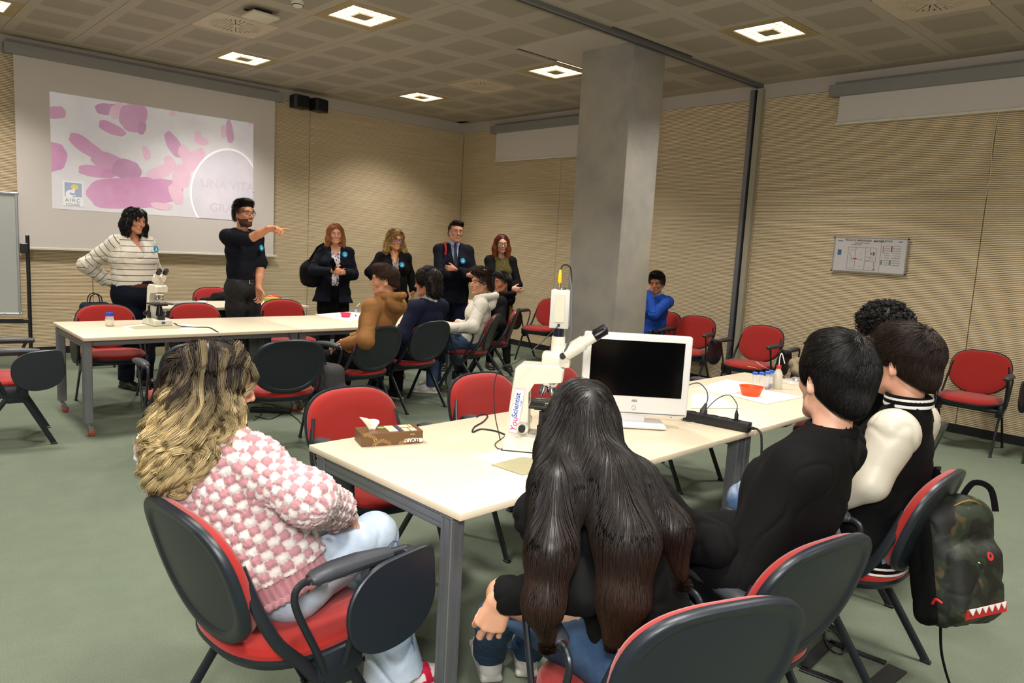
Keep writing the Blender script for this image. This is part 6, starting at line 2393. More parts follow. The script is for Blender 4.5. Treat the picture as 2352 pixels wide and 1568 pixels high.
# boy in the black hoodie
J = person('dark haired boy in a black hoodie seated farthest along the row', -2.29, -3.56, 134, ((-2.29, -3.685, 1.118), 176, 4, 0), S=1.70, sit=True, skin='#b87a58', wide=.98,
           pelvis=(-2.27, -3.58, .55), wr=(-2.45, -3.55, .70), wl=(-2.60, -3.70, .70), sh=.165)
top(J, 'hoodie', M_black_c, .016, -.02, (.052, .046, .037), None, .009, (.003, 15), hood(J, .07))
trousers(J, 'trousers', M_black_c, .010, .09)
hand(J, 1, J['B'].d(1, -.1, -.3), (0, 0, -1), h=.005); hand(J, -1, J['B'].d(1, .1, -.2), (0, 0, -1), h=.005)
hair(J, crop_shapes(.004, -.05, [('e', (.055, .0, .090), (.052, .072, .045))]), '#1c120d', 3000, 7, .05, .0012, 'crop', .010)
for s in 'rl':
    shoe(J, s, None, upper='#161618', sole='#2a2a2a')
finish_body(J)
# man behind the pillar
J = person('man in a blue sweater half hidden behind the pillar, hand at his mouth', -.60, -4.54, 182, ((-.62, -4.585, 1.195), 202, -8, 0), S=1.74, sit=True, skin='#a86f52', wide=1.0,
           pelvis=(-.54, -4.50, .55), wr=(-.80, -4.33, .74), wl=(-.83, -4.61, 1.10), el=(-.86, -4.76, .84), sh=.165)
top(J, 'sweater', cmat('blue_sweater', '#2148a0', bump=.3), .014, -.02, (.054, .046, .038), .062, .008, (.005, 16))
def b(v):
    v.cone(J['nbase']-J['up']*.0, J['H'].p(-.03, 0, -.110), .064, .060, k=.01)
    v.cone(J['nbase']+J['up']*.02, J['H'].p(-.02, 0, -.06), .052, .056, k=0, mode='sub')
cloth(J, 'shirt_collar', cmat('pale_shirt', '#8d96ae'), b, .006, (.001, 18), keys=('neck', 'nbase'), pad=.14)
trousers(J, 'trousers', M_navy, .010, .09)
hand(J, 1, norm(J['H'].p(.09, .0, -.06)-J['wl']+np.array((0, 0, .03))), J['H'].d(-1, 0, 0), (.6, .9, .9, .9, .9), h=.0045)
hand(J, -1, J['B'].d(1, 0, -.2), (0, 0, -1), h=.006)
hair(J, crop_shapes(.006, -.055, [('e', (.04, .0, .108), (.06, .066, .035))]), '#1b1412', 2600, 7, .045, .0013, 'quiff', .012, lift=1.0)
for s in 'rl':
    shoe(J, s, None, upper='#151312', sole='#101010')
finish_body(J)
# curly haired boy
J = person('boy with curly black hair in a black top, seated behind the varsity jacket', -4.13, -8.46, 98, ((-4.16, -8.515, 1.215), 78, -4, 0), S=1.74, sit=True, skin='#b27a5b', wide=1.0,
           pelvis=(-4.13, -8.54, .55), wr=(-4.02, -8.28, .60), wl=(-4.24, -8.26, .60), sh=.165,
           knees=((-4.26, -8.12, .50), (-4.0, -8.12, .50)), ankles=((-4.26, -8.14, .085), (-4.0, -8.14, .085)))
top(J, 'jumper', M_black_k, .016, -.02, h=.009)
trousers(J, 'trousers', M_black_c, .012, .09)
hand(J, 1, J['B'].d(1, -.1, -.2), (0, 0, -1), h=.006); hand(J, -1, J['B'].d(1, .1, -.2), (0, 0, -1), h=.006)
hair(J, [('e', (-.010, 0, .058), (.112, .094, .098)), ('e', (.045, 0, .085), (.06, .075, .055)), ('E', (.118, 0, -.030), (.072, .095, .078)), ('p', (-.10, 0, -.06), (.5, 0, -1))]+EARS, '#14100e', 5200, 10, .06, .0012, 'rand', .014, curl=.0075, cfreq=230, clump=6, cw=.0025, lift=1.0)
for s in 'rl':
    shoe(J, s, None, upper='#151312', sole='#101010')
finish_body(J)

# ---------------------------------------------------------------- the four in front
# girl with long wavy blonde hair
J = person('girl with wavy brown to blonde hair in a fluffy pink and white sweater', -6.90, -7.93, 28, ((-7.045, -7.775, 1.10), -14, -6, -4), S=1.64, male=False, sit=True, skin='#cf9c82', wide=1.10,
           pelvis=(-6.95, -7.93, .56), wr=(-6.745, -7.965, .725), er=(-6.93, -8.115, .845), wl=(-6.74, -7.84, .70), el=(-6.93, -7.68, .80), sh=.148,
           knees=((-6.575, -7.90, .585), (-6.60, -7.70, .57)), ankles=((-6.50, -7.93, .10), (-6.42, -7.62, .085)))
def bobbles(J, V, F):
    N = vnormals(V, F)
    col = np.zeros((len(V), 3))
    s_ = .0275
    best = np.full(len(V), 9.0)
    U = np.zeros((len(V), 2))
    segs = [(J['pel'], J['nbase'], .150, 0.0)]
    for q in 'rl':
        a = J['s'+q]+norm(J['e'+q]-J['s'+q])*.03
        segs += [(a, J['e'+q], .072, .011), (J['e'+q], J['w'+q], .062, .0)]
    off = 0
    for i, (a, b_, rr, e0) in enumerate(segs):
        d = b_-a
        L = np.linalg.norm(d)
        d = d/L
        t = (V-a) @ d
        tc = np.clip(t, 0, L)
        R = V-a-tc[:, None]*d
        dist = np.linalg.norm(R, axis=1)/rr
        x = norm(J['fwd']-np.dot(J['fwd'], d)*d)
        y = np.cross(d, x)
        ang = np.arctan2(R @ y, R @ x)
        cells = max(4, round(2*PI*rr*.95/s_/2)*2)
        u = ang/(2*PI)*cells
        w = t/(s_*.92)
        m = dist < best
        best = np.where(m, dist, best)
        U[m, 0] = u[m]
        U[m, 1] = w[m]+(0 if i == 0 else off)
        off += L/(s_*.92) if i in (1, 3) else 0
        if i == 2:
            off = 0
    row = np.floor(U[:, 1])
    uu = U[:, 0]
    cell = np.floor(uu)
    cu, cv = uu-cell-.5, U[:, 1]-row-.5
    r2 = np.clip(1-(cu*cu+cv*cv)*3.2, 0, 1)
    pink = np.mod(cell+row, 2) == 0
    hgt = .008*r2**.6
    fuzz = rng.normal(size=len(V))*.0016
    t_h = (V-J['pel']) @ J['up']
    cuff = np.zeros(len(V), bool)
    for q in 'rl':
        d = norm(J['w'+q]-J['e'+q])
        cuff |= (np.linalg.norm(V-J['w'+q], axis=1) < .07) & (((V-J['w'+q]) @ d) > -.025)
    hem = (t_h < .010) & (np.linalg.norm(V-J['pel'], axis=1) < .30) & ~((np.linalg.norm(V-J['wr'], axis=1) < .07) | (np.linalg.norm(V-J['wl'], axis=1) < .07) | (np.linalg.norm(V-J['er'], axis=1) < .09))
    rib = hem | cuff
    pk, wh, rb = np.array(lin('#b78389')[:3]), np.array(lin('#d9cfcb')[:3]), np.array(lin('#a87379')[:3])
    col[:] = np.where(pink[:, None], pk, wh)
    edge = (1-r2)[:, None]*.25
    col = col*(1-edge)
    ribs = np.sin(uu*2*PI*1.6)
    col[rib] = rb*(1+.15*ribs[rib])[:, None]
    hgt = np.where(rib, .0022*ribs-.006, hgt+fuzz)
    V2 = V+N*hgt[:, None]
    return V2, col
pts = np.array([J[q] for q in ('pel', 'neck', 'sr', 'sl', 'er', 'el', 'wr', 'wl')])
v = Vol(pts.min(0)-.15, pts.max(0)+.15, .005)
torso(v, J, .024, bust=.5)
v.cone(J['pel']+J['up']*.06, J['pel']-J['up']*.06, .130*J['k']+.024, .142*J['k']+.022, .03, flat=J['lat'], fr=1.38)
for s in 'rl':
    sleeve(v, J, s, .016, .054, .054, .044)
v.plane(J['pel']-J['up']*.055, -J['up'])
neckcut(v, J, .07)
V, F = v.mesh()
V = wrinkle(V, F, .007, 11)
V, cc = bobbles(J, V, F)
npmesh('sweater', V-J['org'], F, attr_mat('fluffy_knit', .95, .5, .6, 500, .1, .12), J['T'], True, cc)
jl = denim('light_denim', '#8fa3ba', '#c3ccd6', .35)
trousers(J, 'jeans', jl, .002, .03, (.005, 15), .007, 2.0, r=(.084, .070, .054))
hand(J, -1, norm((.5, .35, -.5)), (-.2, -.2, -1)); hand(J, 1, norm((.5, .0, -.5)), (-.2, .2, -1))
q0, q1, q2 = J['hr'], J['kr'], J['ar']
out = -J['lat']
MB().tube([p-J['org'] for p in spline([q0+out*.118+np.array((-.02, 0, .05)), q0+(q1-q0)*.35+out*.104, q0+(q1-q0)*.7+out*.092, q1+out*.086-np.array((.0, 0, .01)), q1+(q2-q1)*.5+out*.088, q2+out*.086], 6)], .0025, 6).build('seam', mat('denim_seam', '#6d819b', .8), J['T'])
MB().tube([p-J['org'] for p in spline([q0+out*.117+np.array((-.05, 0, .03)), q0+out*.122+np.array((.02, 0, .045)), q0+out*.11+np.array((.08, 0, .085))], 6)], .002, 6).build('pocket_seam', mat('denim_seam', '#6d819b', .8), J['T'])
def dunk(lo, C_):
    red, wh = np.array(lin('#c2183c')[:3]), np.array(lin('#ddd6d2')[:3])
    C_[:] = red
    x, z, y = lo[:, 0], lo[:, 2], np.abs(lo[:, 1])
    C_[(z < .024)] = wh
    C_[(z < .010)] = red
    C_[(z > .024) & (x > .125) & (z > .045)] = wh
    sw = (z > .028) & (z < .075) & (np.abs(z-.035-.22*(x-.02)) < .011+.05*np.clip(.05-x, 0, .1)) & (x > -.03) & (x < .10)
    C_[sw] = wh
    C_[(z > .075) & (x < .03)] = wh
    return C_
shoe(J, 'r', None, yaw=-18, colf=dunk, pitch=-.06, up=.02, h=.0045)
shoe(J, 'l', None, yaw=10, colf=dunk, h=.0055)
G = lambda *q: np.array(q, float)
hb = [('e', (-.014, 0, .045), (.112, .092, .100)), ('c', [(-.03, .072, .03), (-.03, .082, -.07), (-.04, .085, -.15)], [.032, .034, .026]), ('c', [(-.03, -.072, .03), (-.02, -.088, -.07), (-.03, -.10, -.15)], [.034, .040, .034]),
      ('e', (-.06, 0, -.05), (.065, .095, .11)), ('w', [J['H'].p(-.07, -.02, -.06), J['H'].p(-.09, -.02, -.17), J['H'].p(-.10, -.02, -.26), J['H'].p(-.10, -.01, -.31)], [.062, .058, .038, .012]),
      ('w', [J['H'].p(-.06, -.07, -.06), J['H'].p(-.07, -.095, -.17), J['H'].p(-.08, -.10, -.24)], [.05, .042, .018]),
      ('E', (.105, -.012, -.030), (.075, .078, .10)), ('E', (.13, -.01, -.15), (.10, .09, .08))]
hair(J, hb, '#241912', 17000, 34, .42, .0008, 'down', .026, h=.0065, curl=.021, cfreq=44, clump=44, cw=.0050, grow=True, tipc='#e6cc96', grad0=(1.15, .98), lo=(-.26, -.22, -.42), hi=(.16, .22, .2), vary=.3)
finish_body(J)

# girl with long dark hair
J = person('girl with very long straight dark hair in a black blazer, hand hanging down', -6.38, -8.83, 74, ((-6.425, -8.625, 1.09), 58, -14, 2), S=1.66, male=False, sit=True, skin='#c8967a', wide=1.0,
           pelvis=(-6.36, -8.85, .55), wl=(-6.660, -8.615, .692), el=(-6.585, -8.82, .765), wr=(-6.15, -8.62, .70), er=(-6.12, -8.87, .78), sh=.160,
           knees=((-6.13, -8.40, .52), (-6.42, -8.36, .52)), ankles=((-6.02, -8.08, .075), (-6.15, -8.02, .09)))
top(J, 'blazer', cmat('black_blazer', '#070708', bump=.25), .012, -.14, (.050, .042, .036), .06, .007, (.006, 14), pad=.26)
trousers(J, 'jeans', denim('mid_denim', '#274263', '#48678c', .5), .010, .12, (.005, 16), .008, 1.25)
# the hand hangs over the end of the arm rest
J['wl'] = J['wl']+np.array((-.0, .0, -.004))
hand(J, 1, norm((-.16, .30, -.95)), norm((.55, .45, .1)), (.25, 1.0, .55, .65, .55), sc=.98, h=.0032, thumb=norm((.05, .35, -.85)))
hand(J, -1, J['B'].d(1, .3, -.3), (0, 0, -1))
for s in 'rl':
    shoe(J, s, None, upper='#c9c7c3', sole='#b5b1a8', yaw=50 if s == 'r' else 60)
hs = [('e', (-.014, 0, .042), (.110, .087, .096)), ('e', (-.06, 0, -.03), (.07, .092, .10)), ('c', [(-.02, .068, .02), (-.02, .088, -.08)], [.034, .042]), ('c', [(-.02, -.068, .02), (-.02, -.085, -.08)], [.034, .038]),
      ('w', [J['H'].p(-.08, .0, -.06), G(-6.49, -8.78, 1.0), G(-6.545, -8.89, .90), G(-6.575, -8.915, .78), G(-6.59, -8.91, .69)], [.070, .074, .066, .050, .02]),
      ('w', [J['H'].p(-.05, .07, -.06), G(-6.60, -8.715, .985), G(-6.685, -8.79, .88), G(-6.72, -8.81, .77), G(-6.70, -8.81, .68)], [.055, .058, .050, .038, .012]),
      ('w', [J['H'].p(-.05, -.04, -.08), G(-6.41, -8.80, .985), G(-6.395, -8.91, .90), G(-6.39, -8.945, .79)], [.05, .052, .038, .008]),
      ('E', (.112, 0, -.030), (.070, .070, .10)), ('E', (.15, 0, -.16), (.10, .08, .08))]
hair(J, hs, '#120c09', 7000, 26, .46, .0008, 'down', .006, h=.008, curl=.0012, cfreq=18, tipc='#2e1a10', grad0=(1.0, .72), lo=(-.34, -.26, -.60), hi=(.16, .26, .3), vary=.3, sides=3)
finish_body(J)

# boy in the black sweater
J = person('boy with short black hair in a plain black sweater, hands clasped', -5.90, -8.86, 98, ((-5.735, -8.97, 1.21), 62, 0, 6), S=1.78, sit=True, skin='#cf9f85', wide=1.08,
           hs=.97, pelvis=(-5.93, -8.86, .56), wl=(-5.985, -8.66, .650), el=(-6.065, -8.91, .69), wr=(-5.83, -8.60, .660), er=(-5.66, -8.86, .72), sh=.172,
           knees=((-5.62, -8.42, .53), (-5.80, -8.40, .54)), ankles=((-5.58, -8.30, .085), (-5.78, -8.22, .085)))
top(J, 'sweater', M_black_k, .018, -.03, (.058, .050, .039), .060, .0065, (.007, 13),
    extra=lambda v: v.cone(J['nbase']-J['up']*.005, J['H'].p(-.035, 0, -.128), .078, .066, k=.012))
trousers(J, 'jeans', denim('pale_denim', '#93a4b8', '#bfc8d0', .35), .016, .07, (.005, 16), .008, 1.2)
hand(J, 1, norm((.30, .72, .30)), norm((.9, -.25, .15)), (.1, .55, .75, .85, .9), sc=1.0, h=.0032, thumb=norm((.05, .35, .9)))
hand(J, -1, norm((-.55, .62, .12)), norm((-.75, -.6, .1)), (.3, .55, .7, .8, .85), sc=1.0, h=.0032, thumb=norm((-.2, .35, .85)))
nk = norm(J['H'].p(-.035, 0, -.125)-J['nbase'])
MB().tube([J['nbase']+nk*.030+J['fwd']*.066*math.cos(a)+J['lat']*.066*math.sin(a)-J['org'] for a in np.linspace(0, 2*PI, 32)], .010, 8, .016, tuple(nk), False).build('collar', M_black_k, J['T'])
hair(J, crop_shapes(.010, -.075, [('e', (.0, .0, .105), (.085, .078, .042))]), '#0d0a09', 12000, 7, .055, .00085, 'crop', .010, h=.005)
for s in 'rl':
    shoe(J, s, None, upper='#c9c7c3', sole='#b5b1a8')
finish_body(J)

# boy in the varsity jacket
J = person('boy with brown hair in a black varsity jacket with white sleeves', -4.95, -8.82, 98, ((-4.965, -8.895, 1.195), 76, 0, 3), S=1.76, sit=True, skin='#cb977c', wide=1.08,
           pelvis=(-4.99, -8.86, .56), wl=(-5.195, -8.74, .665), el=(-5.21, -8.915, .80), wr=(-4.78, -8.55, .72), er=(-4.66, -8.85, .78), sh=.182,
           knees=((-4.86, -8.44, .52), (-5.10, -8.40, .56)))
Mvb = cmat('varsity_wool', '#060607', bump=.3)
def b(v):
    torso(v, J, .020)
    v.cone(J['pel']+J['up']*.02, J['pel']-J['up']*.10, .118*J['k']+.028, .112*J['k']+.026, .03, flat=J['lat'], fr=1.42)
    v.plane(J['pel']-J['up']*.11, -J['up'])
    v.cone(J['nbase']-J['up']*.01, J['H'].p(-.035, 0, -.125), .082, .072, k=.012)
    for s in 'rl':
        S0 = J['s'+s]+norm(J['s'+s]-J['e'+s])*.09-J['lat']*(.0 if s == 'l' else 0)
        v.cone(S0, J['e'+s], .086, .066, k=.003, mode='sub')
    neckcut(v, J, .062)
cloth(J, 'jacket_body', Mvb, b, .007, (.006, 13), pad=.2)
Mws = mat('white_leatherette', '#c4bdae', .42, vary=.04, bump=.15, bscale=60)
for s in 'rl':
    def b(v):
        S0 = J['s'+s]+(J['nbase']-J['s'+s])*.10
        v.cone(S0-J['up']*.012, J['e'+s], .093, .062, .02)
        v.cone(J['e'+s], J['w'+s]-norm(J['w'+s]-J['e'+s])*.03, .062, .046, .03)
    cloth(J, 'jacket_sleeve', Mws, b, .0065, (.007, 14), keys=('s'+s, 'e'+s, 'w'+s), pad=.13)
    d = norm(J['w'+s]-J['e'+s])
    MB().tube([J['w'+s]-d*.04-J['org'], J['w'+s]-d*.0-J['org'], J['w'+s]+d*.012-J['org']], [.046, .042, .038], 20).build('cuff', Mvb, J['T'])
Mst = mat('stripe_white', '#d9d7d4', .7, vary=.02)
def ringband(c, d, r, fr, w, arc=(0, 2*PI), name='stripe', tilt=0.0):
    x = norm(J['fwd']-np.dot(J['fwd'], d)*d)
    y = np.cross(d, x)
    pts = [c+x*r*math.cos(a)+y*r*fr*math.sin(a)-J['org'] for a in np.linspace(arc[0], arc[1], 36)]
    MB().tube(pts, .0022, 6, w, tuple(d), False).build(name, Mst, J['T'])
nk = norm(J['H'].p(-.035, 0, -.125)-J['nbase'])
MB().tube([J['nbase']+nk*.036+J['fwd']*.072*math.cos(a)+J['lat']*.072*math.sin(a)-J['org'] for a in np.linspace(0, 2*PI, 32)], .010, 8, .024, tuple(nk), False).build('collar', Mvb, J['T'])
for q in (.026, .048):
    ringband(J['nbase']+nk*q, nk, .0815-.10*(q-.026), 1.0, .006)
for q in (-.075, -.098):
    ringband(J['pel']+J['up']*q, J['up'], .1505, 1.36, .0045)
trousers(J, 'jeans', denim('faded_denim', '#44628c', '#b5c1cd', .42), .014, .05, (.005, 16), .008)
hand(J, 1, J['B'].d(1, -.1, -.3), (0, 0, -1)); hand(J, -1, J['B'].d(1, .1, -.2), (0, 0, -1))
hair(J, crop_shapes(.010, -.065, [('e', (.02, .0, .105), (.085, .078, .042)), ('e', (.06, 0, .085), (.045, .068, .04))]), '#23150d', 11000, 7, .055, .0009, 'crop', .011, h=.005)
for s in 'rl':
    shoe(J, s, None, upper='#c9c7c3', sole='#b5b1a8')
finish_body(J)
# ================================================================ bags, coats and small things
def camo_mat():
    t = NT('camouflage')
    v = t.coords('Object')
    a = t.ramp(t.noise(9, 2, v), [(.44, lin('#0d0f0a')), (.46, lin('#1c2717')), (.56, lin('#1c2717')), (.58, lin('#43361f'))])
    b_ = t.ramp(t.noise(7, 2, t.coords('Object', scale=(1.3, -1, 1))), [(.54, (0, 0, 0)), (.56, (1, 1, 1))])
    t.l(t.mix(b_, a, lin('#0d0e0b')), t.b.inputs['Base Color'])
    t.b.inputs['Roughness'].default_value = .6
    t.bump(t.noise(300, 3, v), .3, .002)
    return t.m
M_camo = camo_mat()
def soft(name, label, cat, c, build, lo, hi, mt, wr=(.005, 18), h=.008, part='bag_body', group=None):
    t = thing(name, label, cat, c, 0, group)
    v = Vol(lo, hi, h)
    build(v)
    V, F = v.mesh()
    if wr:
        V = wrinkle(V, F, wr[0], wr[1])
    npmesh(part, V, F, mt, t)
    return t
# camouflage backpack hanging on the chair back
bc = np.array((-4.91, -9.135, .50))
Mb = rotz(math.radians(-25)) @ rotx(math.radians(-14))
bagv = []
def b(v):
    bagv.append(v)
    v.box((0, 0, 0), (.145, .065, .215), Mb, .06, .0)
    v.box(Mb @ np.array((0, -.055, -.05)), (.115, .05, .13), Mb, .045, .03)
    v.ell(Mb @ np.array((0, -.01, .17)), (.125, .07, .08), Mb, k=.03)
bp = soft('backpack', 'black and camouflage backpack with shark teeth hanging from the varsity boy\'s chair', 'backpack', bc, b, (-.22, -.22, -.30), (.22, .2, .32), M_camo, (.004, 20), .007)
L = lambda x, y, z: Mb @ np.array((x, y, z))
MB().tube(spline([L(-.06, .03, .20), L(-.055, .05, .27), (-.02, .10, .33), (.02, .12, .315), (.04, .09, .26), L(.04, .06, .18)], 5), .004, 6, .016).build('strap', M_black_c, bp)
MB().tube(spline([L(.02, -.02, .235), L(.05, -.05, .29), L(.09, -.08, .27), L(.10, -.085, .19)], 5), .004, 6, .012).build('handle', M_black_c, bp)
MB().tube(spline([L(-.10, .0, -.20), L(-.115, -.01, -.30), L(-.09, -.02, -.42), L(-.03, -.03, -.50), (-.03, -.12, -.545), (-.12, -.10, -.548)], 5), .0035, 6, .011).build('loose_strap', M_black_c, bp)
v = Vol((-.24, -.24, -.32), (.24, .24, .34), .008)
v.box(L(-.012, .045, -.0), (.142, .040, .215), Mb, .04, 0)
v.box(L(-.06, .02, -.0), (.095, .058, .20), Mb, .04, .02)
V, F = v.mesh()
npmesh('black_back', wrinkle(V, F, .004, 20), F, M_black_c, bp)
MB().tube(spline([L(-.06, -.055, .215), L(.0, -.07, .232), L(.07, -.06, .205), L(.10, -.05, .15)], 6), .0035, 6).build('zip', mat('brass_zip', '#b8a05a', .3, .8), bp)
def onb(poly, d, y0=0, z0=0):
    """polygon (x, z) laid on the bag front: each point slides in along the bag's depth until it meets the surface"""
    P = np.array([L(x, -.25, z) for x, z in poly])
    dr = Mb @ np.array((0, 1.0, 0))
    for _ in range(60):
        sd = bagv[0].sample(P)
        P = P+dr*np.clip(sd-(.002+d*.35), 0, .02)[:, None]
    k = len(P)
    V = list(P)+list(P+dr*.004)
    return MB().add(V, [tuple(range(k)), tuple(range(2*k-1, k-1, -1))]+[(i, i+k, (i+1) % k+k, (i+1) % k) for i in range(k)])
M_w, M_r = mat('patch_white', '#d8d6d4', .5, vary=.02), mat('patch_red', '#b8262a', .5)
onb([(-.04, .03), (-.005, .055), (.045, .065), (.05, .03), (.01, .012)], .004).build('eye_patch', M_w, bp, None)
onb([(.028+.014*math.cos(a), .043+.015*math.sin(a)) for a in np.linspace(0, 2*PI, 14, endpoint=False)], .012).build('eye_pupil', M_r, bp, None)
onb([(-.09, -.13), (.09, -.115), (.09, -.15), (-.09, -.165)], .008).build('mouth_patch', M_r, bp, None)
for k in range(6):
    x = -.085+.029*k
    onb([(x, -.127+.002*k), (x+.027, -.125+.002*k), (x+.013, -.148+.002*k)], .012).build('tooth', M_w, bp, None)
MB().tube(spline([L(-.15, -.02, -.12), L(-.155, -.04, -.10), L(-.15, -.06, -.11)], 4), .005, 6).build('red_loop', M_r, bp)
# olive rucksack and beige jacket on the wall chair
def b(v):
    v.ell((0, 0, .20), (.19, .21, .22), k=.02)
    v.ell((-.03, .0, .33), (.14, .17, .10), k=.05)
    v.box((-.15, 0, .14), (.05, .12, .10), None, .03, .04)
ol = soft('rucksack', 'olive green rucksack slumped on the chair by the wall', 'backpack', (-.70, -6.74, .45), b, (-.28, -.28, -.05), (.28, .28, .5), cmat('olive_canvas', '#3f3a12', bump=.4), (.010, 15), .010)
MB().tube(spline([(-.19, .15, .30), (-.17, .05, .37), (-.19, -.03, .33), (-.17, -.12, .38), (-.12, -.18, .30)], 5), .006, 6, .016).build('strap', mat('dark_olive', '#23210c', .8), ol)
MB().rbox((-.02, .02, .435), (.03, .02, .02), .004, 1).build('orange_tab', mat('orange_tab', '#8c3a18', .6), ol)
def b(v):
    v.cone((-.05, -.16, .02), (-.05, .14, .03), .07, .075, .04)
    v.cone((.02, -.14, .03), (.0, .12, .04), .06, .06, .05)
    v.cone((-.12, .10, -.02), (-.13, -.10, -.06), .045, .04, .04)
soft('jacket', 'beige jacket bundled on the chair in front of the olive rucksack', 'jacket', (-1.0, -6.75, .53), b, (-.26, -.3, -.16), (.2, .3, .2), cmat('beige_cotton', '#8d7d68', bump=.3), (.012, 14), .009, 'cloth')
# grey backpack at the empty chair
def b(v):
    v.box((0, 0, .0), (.085, .13, .20), None, .06)
    v.box((.05, -.04, -.05), (.05, .10, .11), None, .04, .03)
gb = soft('backpack', 'grey and black backpack hanging at the side of the empty back-row chair', 'backpack', (-5.155, -4.985, .40), b, (-.2, -.22, -.3), (.2, .22, .3), cmat('grey_nylon', '#3c3c3d', bump=.3), (.006, 18), .008)
MB().tube(spline([(-.05, .03, .18), (-.09, .02, .24), (-.07, -.02, .27), (-.03, -.03, .19)], 5), .005, 6, .012).build('strap', M_black_c, gb)
MB().tube(spline([(.02, -.135, -.15), (.03, -.14, .0), (.02, -.12, .15)], 5), .004, 6).build('zip', M_black, gb)
# black coat on the chair at the back wall
def b(v):
    v.cone((-.28, .02, .0), (.25, .0, .05), .05, .06, .03)
    v.cone((-.12, .05, .05), (.16, .06, .08), .05, .06, .04)
    v.cone((-.26, -.02, -.03), (-.1, -.05, -.12), .045, .05, .04)
    v.cone((.1, -.03, -.04), (.2, -.02, -.2), .06, .07, .04)
soft('coat', 'black coat thrown over the chair at the back wall', 'coat', (-4.42, -1.20, .70), b, (-.4, -.2, -.3), (.4, .2, .2), M_black_c, (.010, 15), .010, 'cloth')
# bag with handles on the storage box
def b(v):
    v.box((0, 0, .12), (.14, .08, .12), None, .05)
tb_ = soft('bag', 'dark teal bag with black handles standing behind the chair by the glass jar', 'bag', (-5.79, -1.06, .46), b, (-.2, -.15, -.05), (.2, .15, .3), cmat('teal_cloth', '#12202a'), (.006, 18), .010)
for y in (-.05, .05):
    MB().tube(spline([(-.06, y, .22), (-.05, y, .30), (.0, y, .335), (.05, y, .30), (.06, y, .22)], 5), .006, 6).build('handle', M_black, tb_)
stool = thing('stool', 'low black stool under the teal bag behind the back table', 'stool', (-5.79, -1.06, 0))
MB().rbox((0, 0, .445), (.34, .30, .03), .008, 2).build('seat', M_black, stool)
for a, b_ in ((-.13, -.11), (-.13, .11), (.13, -.11), (.13, .11)):
    MB().tube([(a, b_, .43), (a*1.15, b_*1.15, 0)], .012, 8).build('leg', M_black, stool)
# desk clutter
def at(px, py, z=TZ):
    return onT(px, py, z)
lp_ = thing('laptop', 'closed silver laptop at the left end of the desk', 'laptop', (-5.10, -1.72, TZ), math.radians(12))
MB().rbox((0, 0, .009), (.34, .24, .016), .006, 2).build('base', mat('silver_laptop', '#a7a49c', .35, .3), lp_)
MB().rbox((0, 0, .0205), (.34, .24, .006), .0025, 2).build('lid', mat('silver_laptop2', '#b3b0a8', .35, .3), lp_)
pk = thing('speaker_puck', 'small white round puck on the desk beside the laptop', 'speaker', (-4.86, -1.62, TZ))
MB().lathe([(0, 0), (.05, 0), (.056, .006), (.055, .016), (.045, .022), (0, .024)], 28).build('shell', M_wpl, pk)
yb_ = thing('carton', 'yellow green carton on the desk behind the man\'s hand', 'box', (-4.06, -1.62, TZ), .3)
MB().rbox((0, 0, .025), (.15, .09, .05), .004, 1).build('box', mat('lime_card', '#a9b52c', .5), yb_)
MB().rbox((0, 0, .052), (.13, .075, .004), .001, 1).build('lid', mat('lime_card2', '#b9c33c', .5), yb_)
rp = soft('snack_bag', 'crumpled red and white packet behind the yellow green carton', 'bag', (-3.97, -1.47, TZ), lambda v: v.ell((0, 0, .035), (.10, .05, .034), k=0), (-.14, -.1, -.02), (.14, .1, .1), mat('red_foil', '#c03a34', .35, vary=.4, vscale=25), (.008, 40), .006)
for k, (x, y, w_) in enumerate(((-3.90, -1.62, .12), (-4.22, -1.98, .09))):
    tr_ = thing('tray', ('clear plastic tray at the right end of the desk', 'small white tray on the desk edge under the man\'s hand')[k], 'tray', (x+.0, y, TZ), .2)
    MB().rbox((0, 0, .003), (w_, w_*.7, .006), .002, 1).build('floor_plate', (glassm('tray_plastic', '#cfd4d6', .6), M_wpl)[k], tr_)
    r_ = MB()
    for sx_, sy_, dx_, dy_ in ((1, 0, .004, w_*.7), (-1, 0, .004, w_*.7), (0, 1, w_, .004), (0, -1, w_, .004)):
        r_.box((sx_*w_/2, sy_*w_*.35, .018), (dx_, dy_, .036))
    r_.build('rim', (glassm('tray_plastic', '#cfd4d6', .6), M_wpl)[k], tr_, None)
# dispenser bottle on the side table
dp = thing('dispenser_bottle', 'white pump bottle on the small side table near the corner', 'bottle', (-1.50, -2.05, TZ))
MB().lathe([(0, 0), (.042, 0), (.045, .005), (.045, .13), (.036, .155), (.016, .165), (.016, .18), (0, .18)], 24).build('bottle_body', M_wpl, dp)
MB().tube([(0, 0, .18), (0, 0, .21)], .006, 8).tube([(0, 0, .21), (.045, 0, .208)], .007, 8).build('pump', M_wpl, dp)
# front table small things
pe = thing('dropper', 'pink capped dropper lying behind the squeeze bottle', 'dropper', onT(1800, 868), .6)
MB().tube([(-.03, 0, .006), (.03, 0, .006)], .004, 8).build('barrel', M_black, pe)
MB().tube([(.03, 0, .008), (.05, 0, .008)], .008, 10).build('cap', M_pinkb, pe)
vd = thing('vial_cap', 'small violet cap standing beside the blue capped tubes', 'cap', onT(1763, 893))
MB().lathe([(0, 0), (.008, 0), (.009, .012), (.006, .018), (0, .018)], 14).build('cap_body', mat('violet_plastic', '#6a2a9a', .4), vd)
V, F = [], []
rr_ = np.random.default_rng(3)
for i in range(16):
    for j in range(10):
        V.append((-.16+.32*i/15, -.07+.14*j/9, .006+.016*rr_.uniform()*(0 < i < 15)*(0 < j < 9)))
for i in range(15):
    for j in range(9):
        F.append((i*10+j, (i+1)*10+j, (i+1)*10+j+1, i*10+j+1))
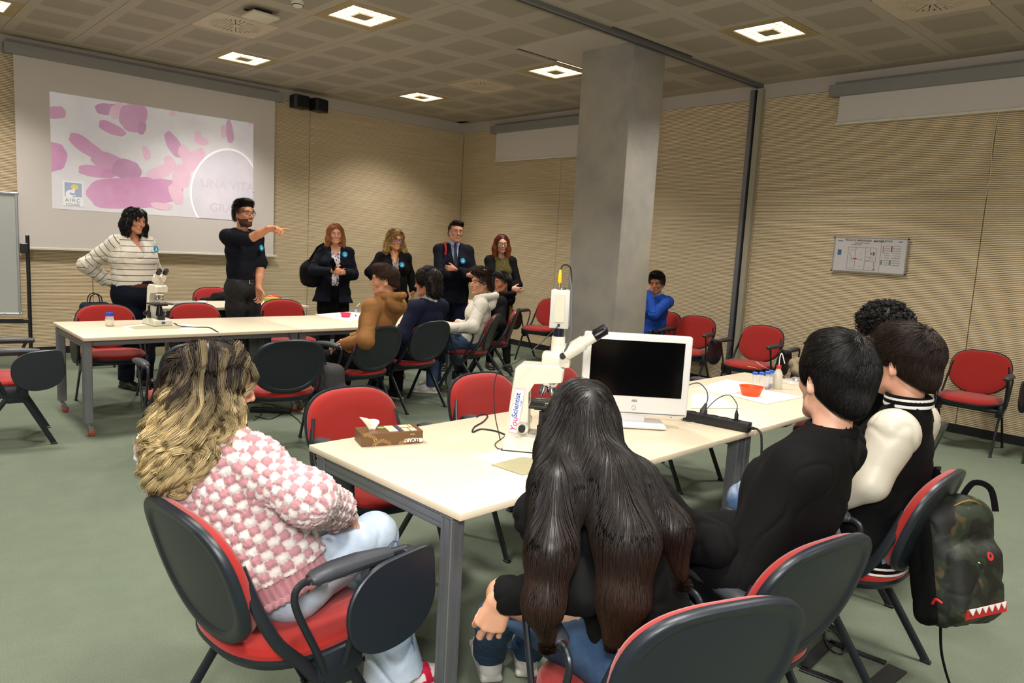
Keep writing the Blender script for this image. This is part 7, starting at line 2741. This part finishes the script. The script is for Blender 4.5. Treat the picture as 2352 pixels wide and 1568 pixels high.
pf = MB().add(V, F).build('plastic_film', glassm('clear_film', '#e8e6e4', .3), None, .2, onT(1828, 876))
pf.rotation_euler = (0, 0, .1)
tag(pf, 'crumpled clear plastic film at the far right of the front table', 'film')
# power strip and cables on the floor
fs = thing('power_strip', 'black power strip on the floor under the back table', 'power strip', (-5.11, -3.92, 0), math.radians(-38))
MB().rbox((0, 0, .022), (.34, .055, .044), .004, 2).build('housing', M_black, fs)
for k in range(5):
    MB().lathe([(.0, .040), (.0175, .040), (.0175, .046), (.021, .0465), (.0215, .043)], 20, None, (-.125+k*.055, 0, 0)).build('socket', M_black, fs)
def fl(px, py, z=.005):
    v = onT(px, py, z)
    return (v.x, v.y, v.z)
cable('floor_cable', 'black cable looping over the floor power strip', [fl(583, 965), fl(598, 955), fl(606, 928, .06), fl(625, 930, .06), fl(645, 934, .05)], .0035)
cable('floor_cable', 'black cable snaking away to the right under the back table', [fl(585, 955), fl(620, 962), fl(655, 948), fl(680, 960), fl(695, 975), fl(710, 977)], .004)
cable('floor_cable', 'black cable coiled on the floor behind the front chairs', [fl(1790, 1445), fl(1835, 1437), fl(1870, 1427), fl(1903, 1431), fl(1935, 1452), fl(1956, 1488), fl(1940, 1492), fl(1928, 1462, .012), fl(1905, 1440, .012), fl(1893, 1452, .012), fl(1898, 1478, .012), fl(1915, 1497, .012), fl(1935, 1500, .012), fl(1940, 1480, .014), fl(1925, 1450, .014), fl(1910, 1436, .012)], .0042)
ff = thing('floor_frame', 'flat black metal frame lying on the floor beside the coiled cable', 'frame', (0, 0, 0))
def bar(a, b_, w, nm='bar'):
    A_, B_ = np.array(fl(*a, z=.004)), np.array(fl(*b_, z=.004))
    d = B_-A_
    Lb_ = np.linalg.norm(d)
    M = frame(d)
    return MB().rbox((Lb_/2, 0, 0), (Lb_, w, .008), .002, 1, M, A_).build(nm, M_black, ff)
bar((1842, 1533), (1905, 1472), .05)
bar((1905, 1472), (1955, 1492), .035)
bar((1950, 1490), (2035, 1522), .03)
bar((1838, 1534), (1935, 1570), .035)
bar((2062, 1534), (2010, 1578), .07)
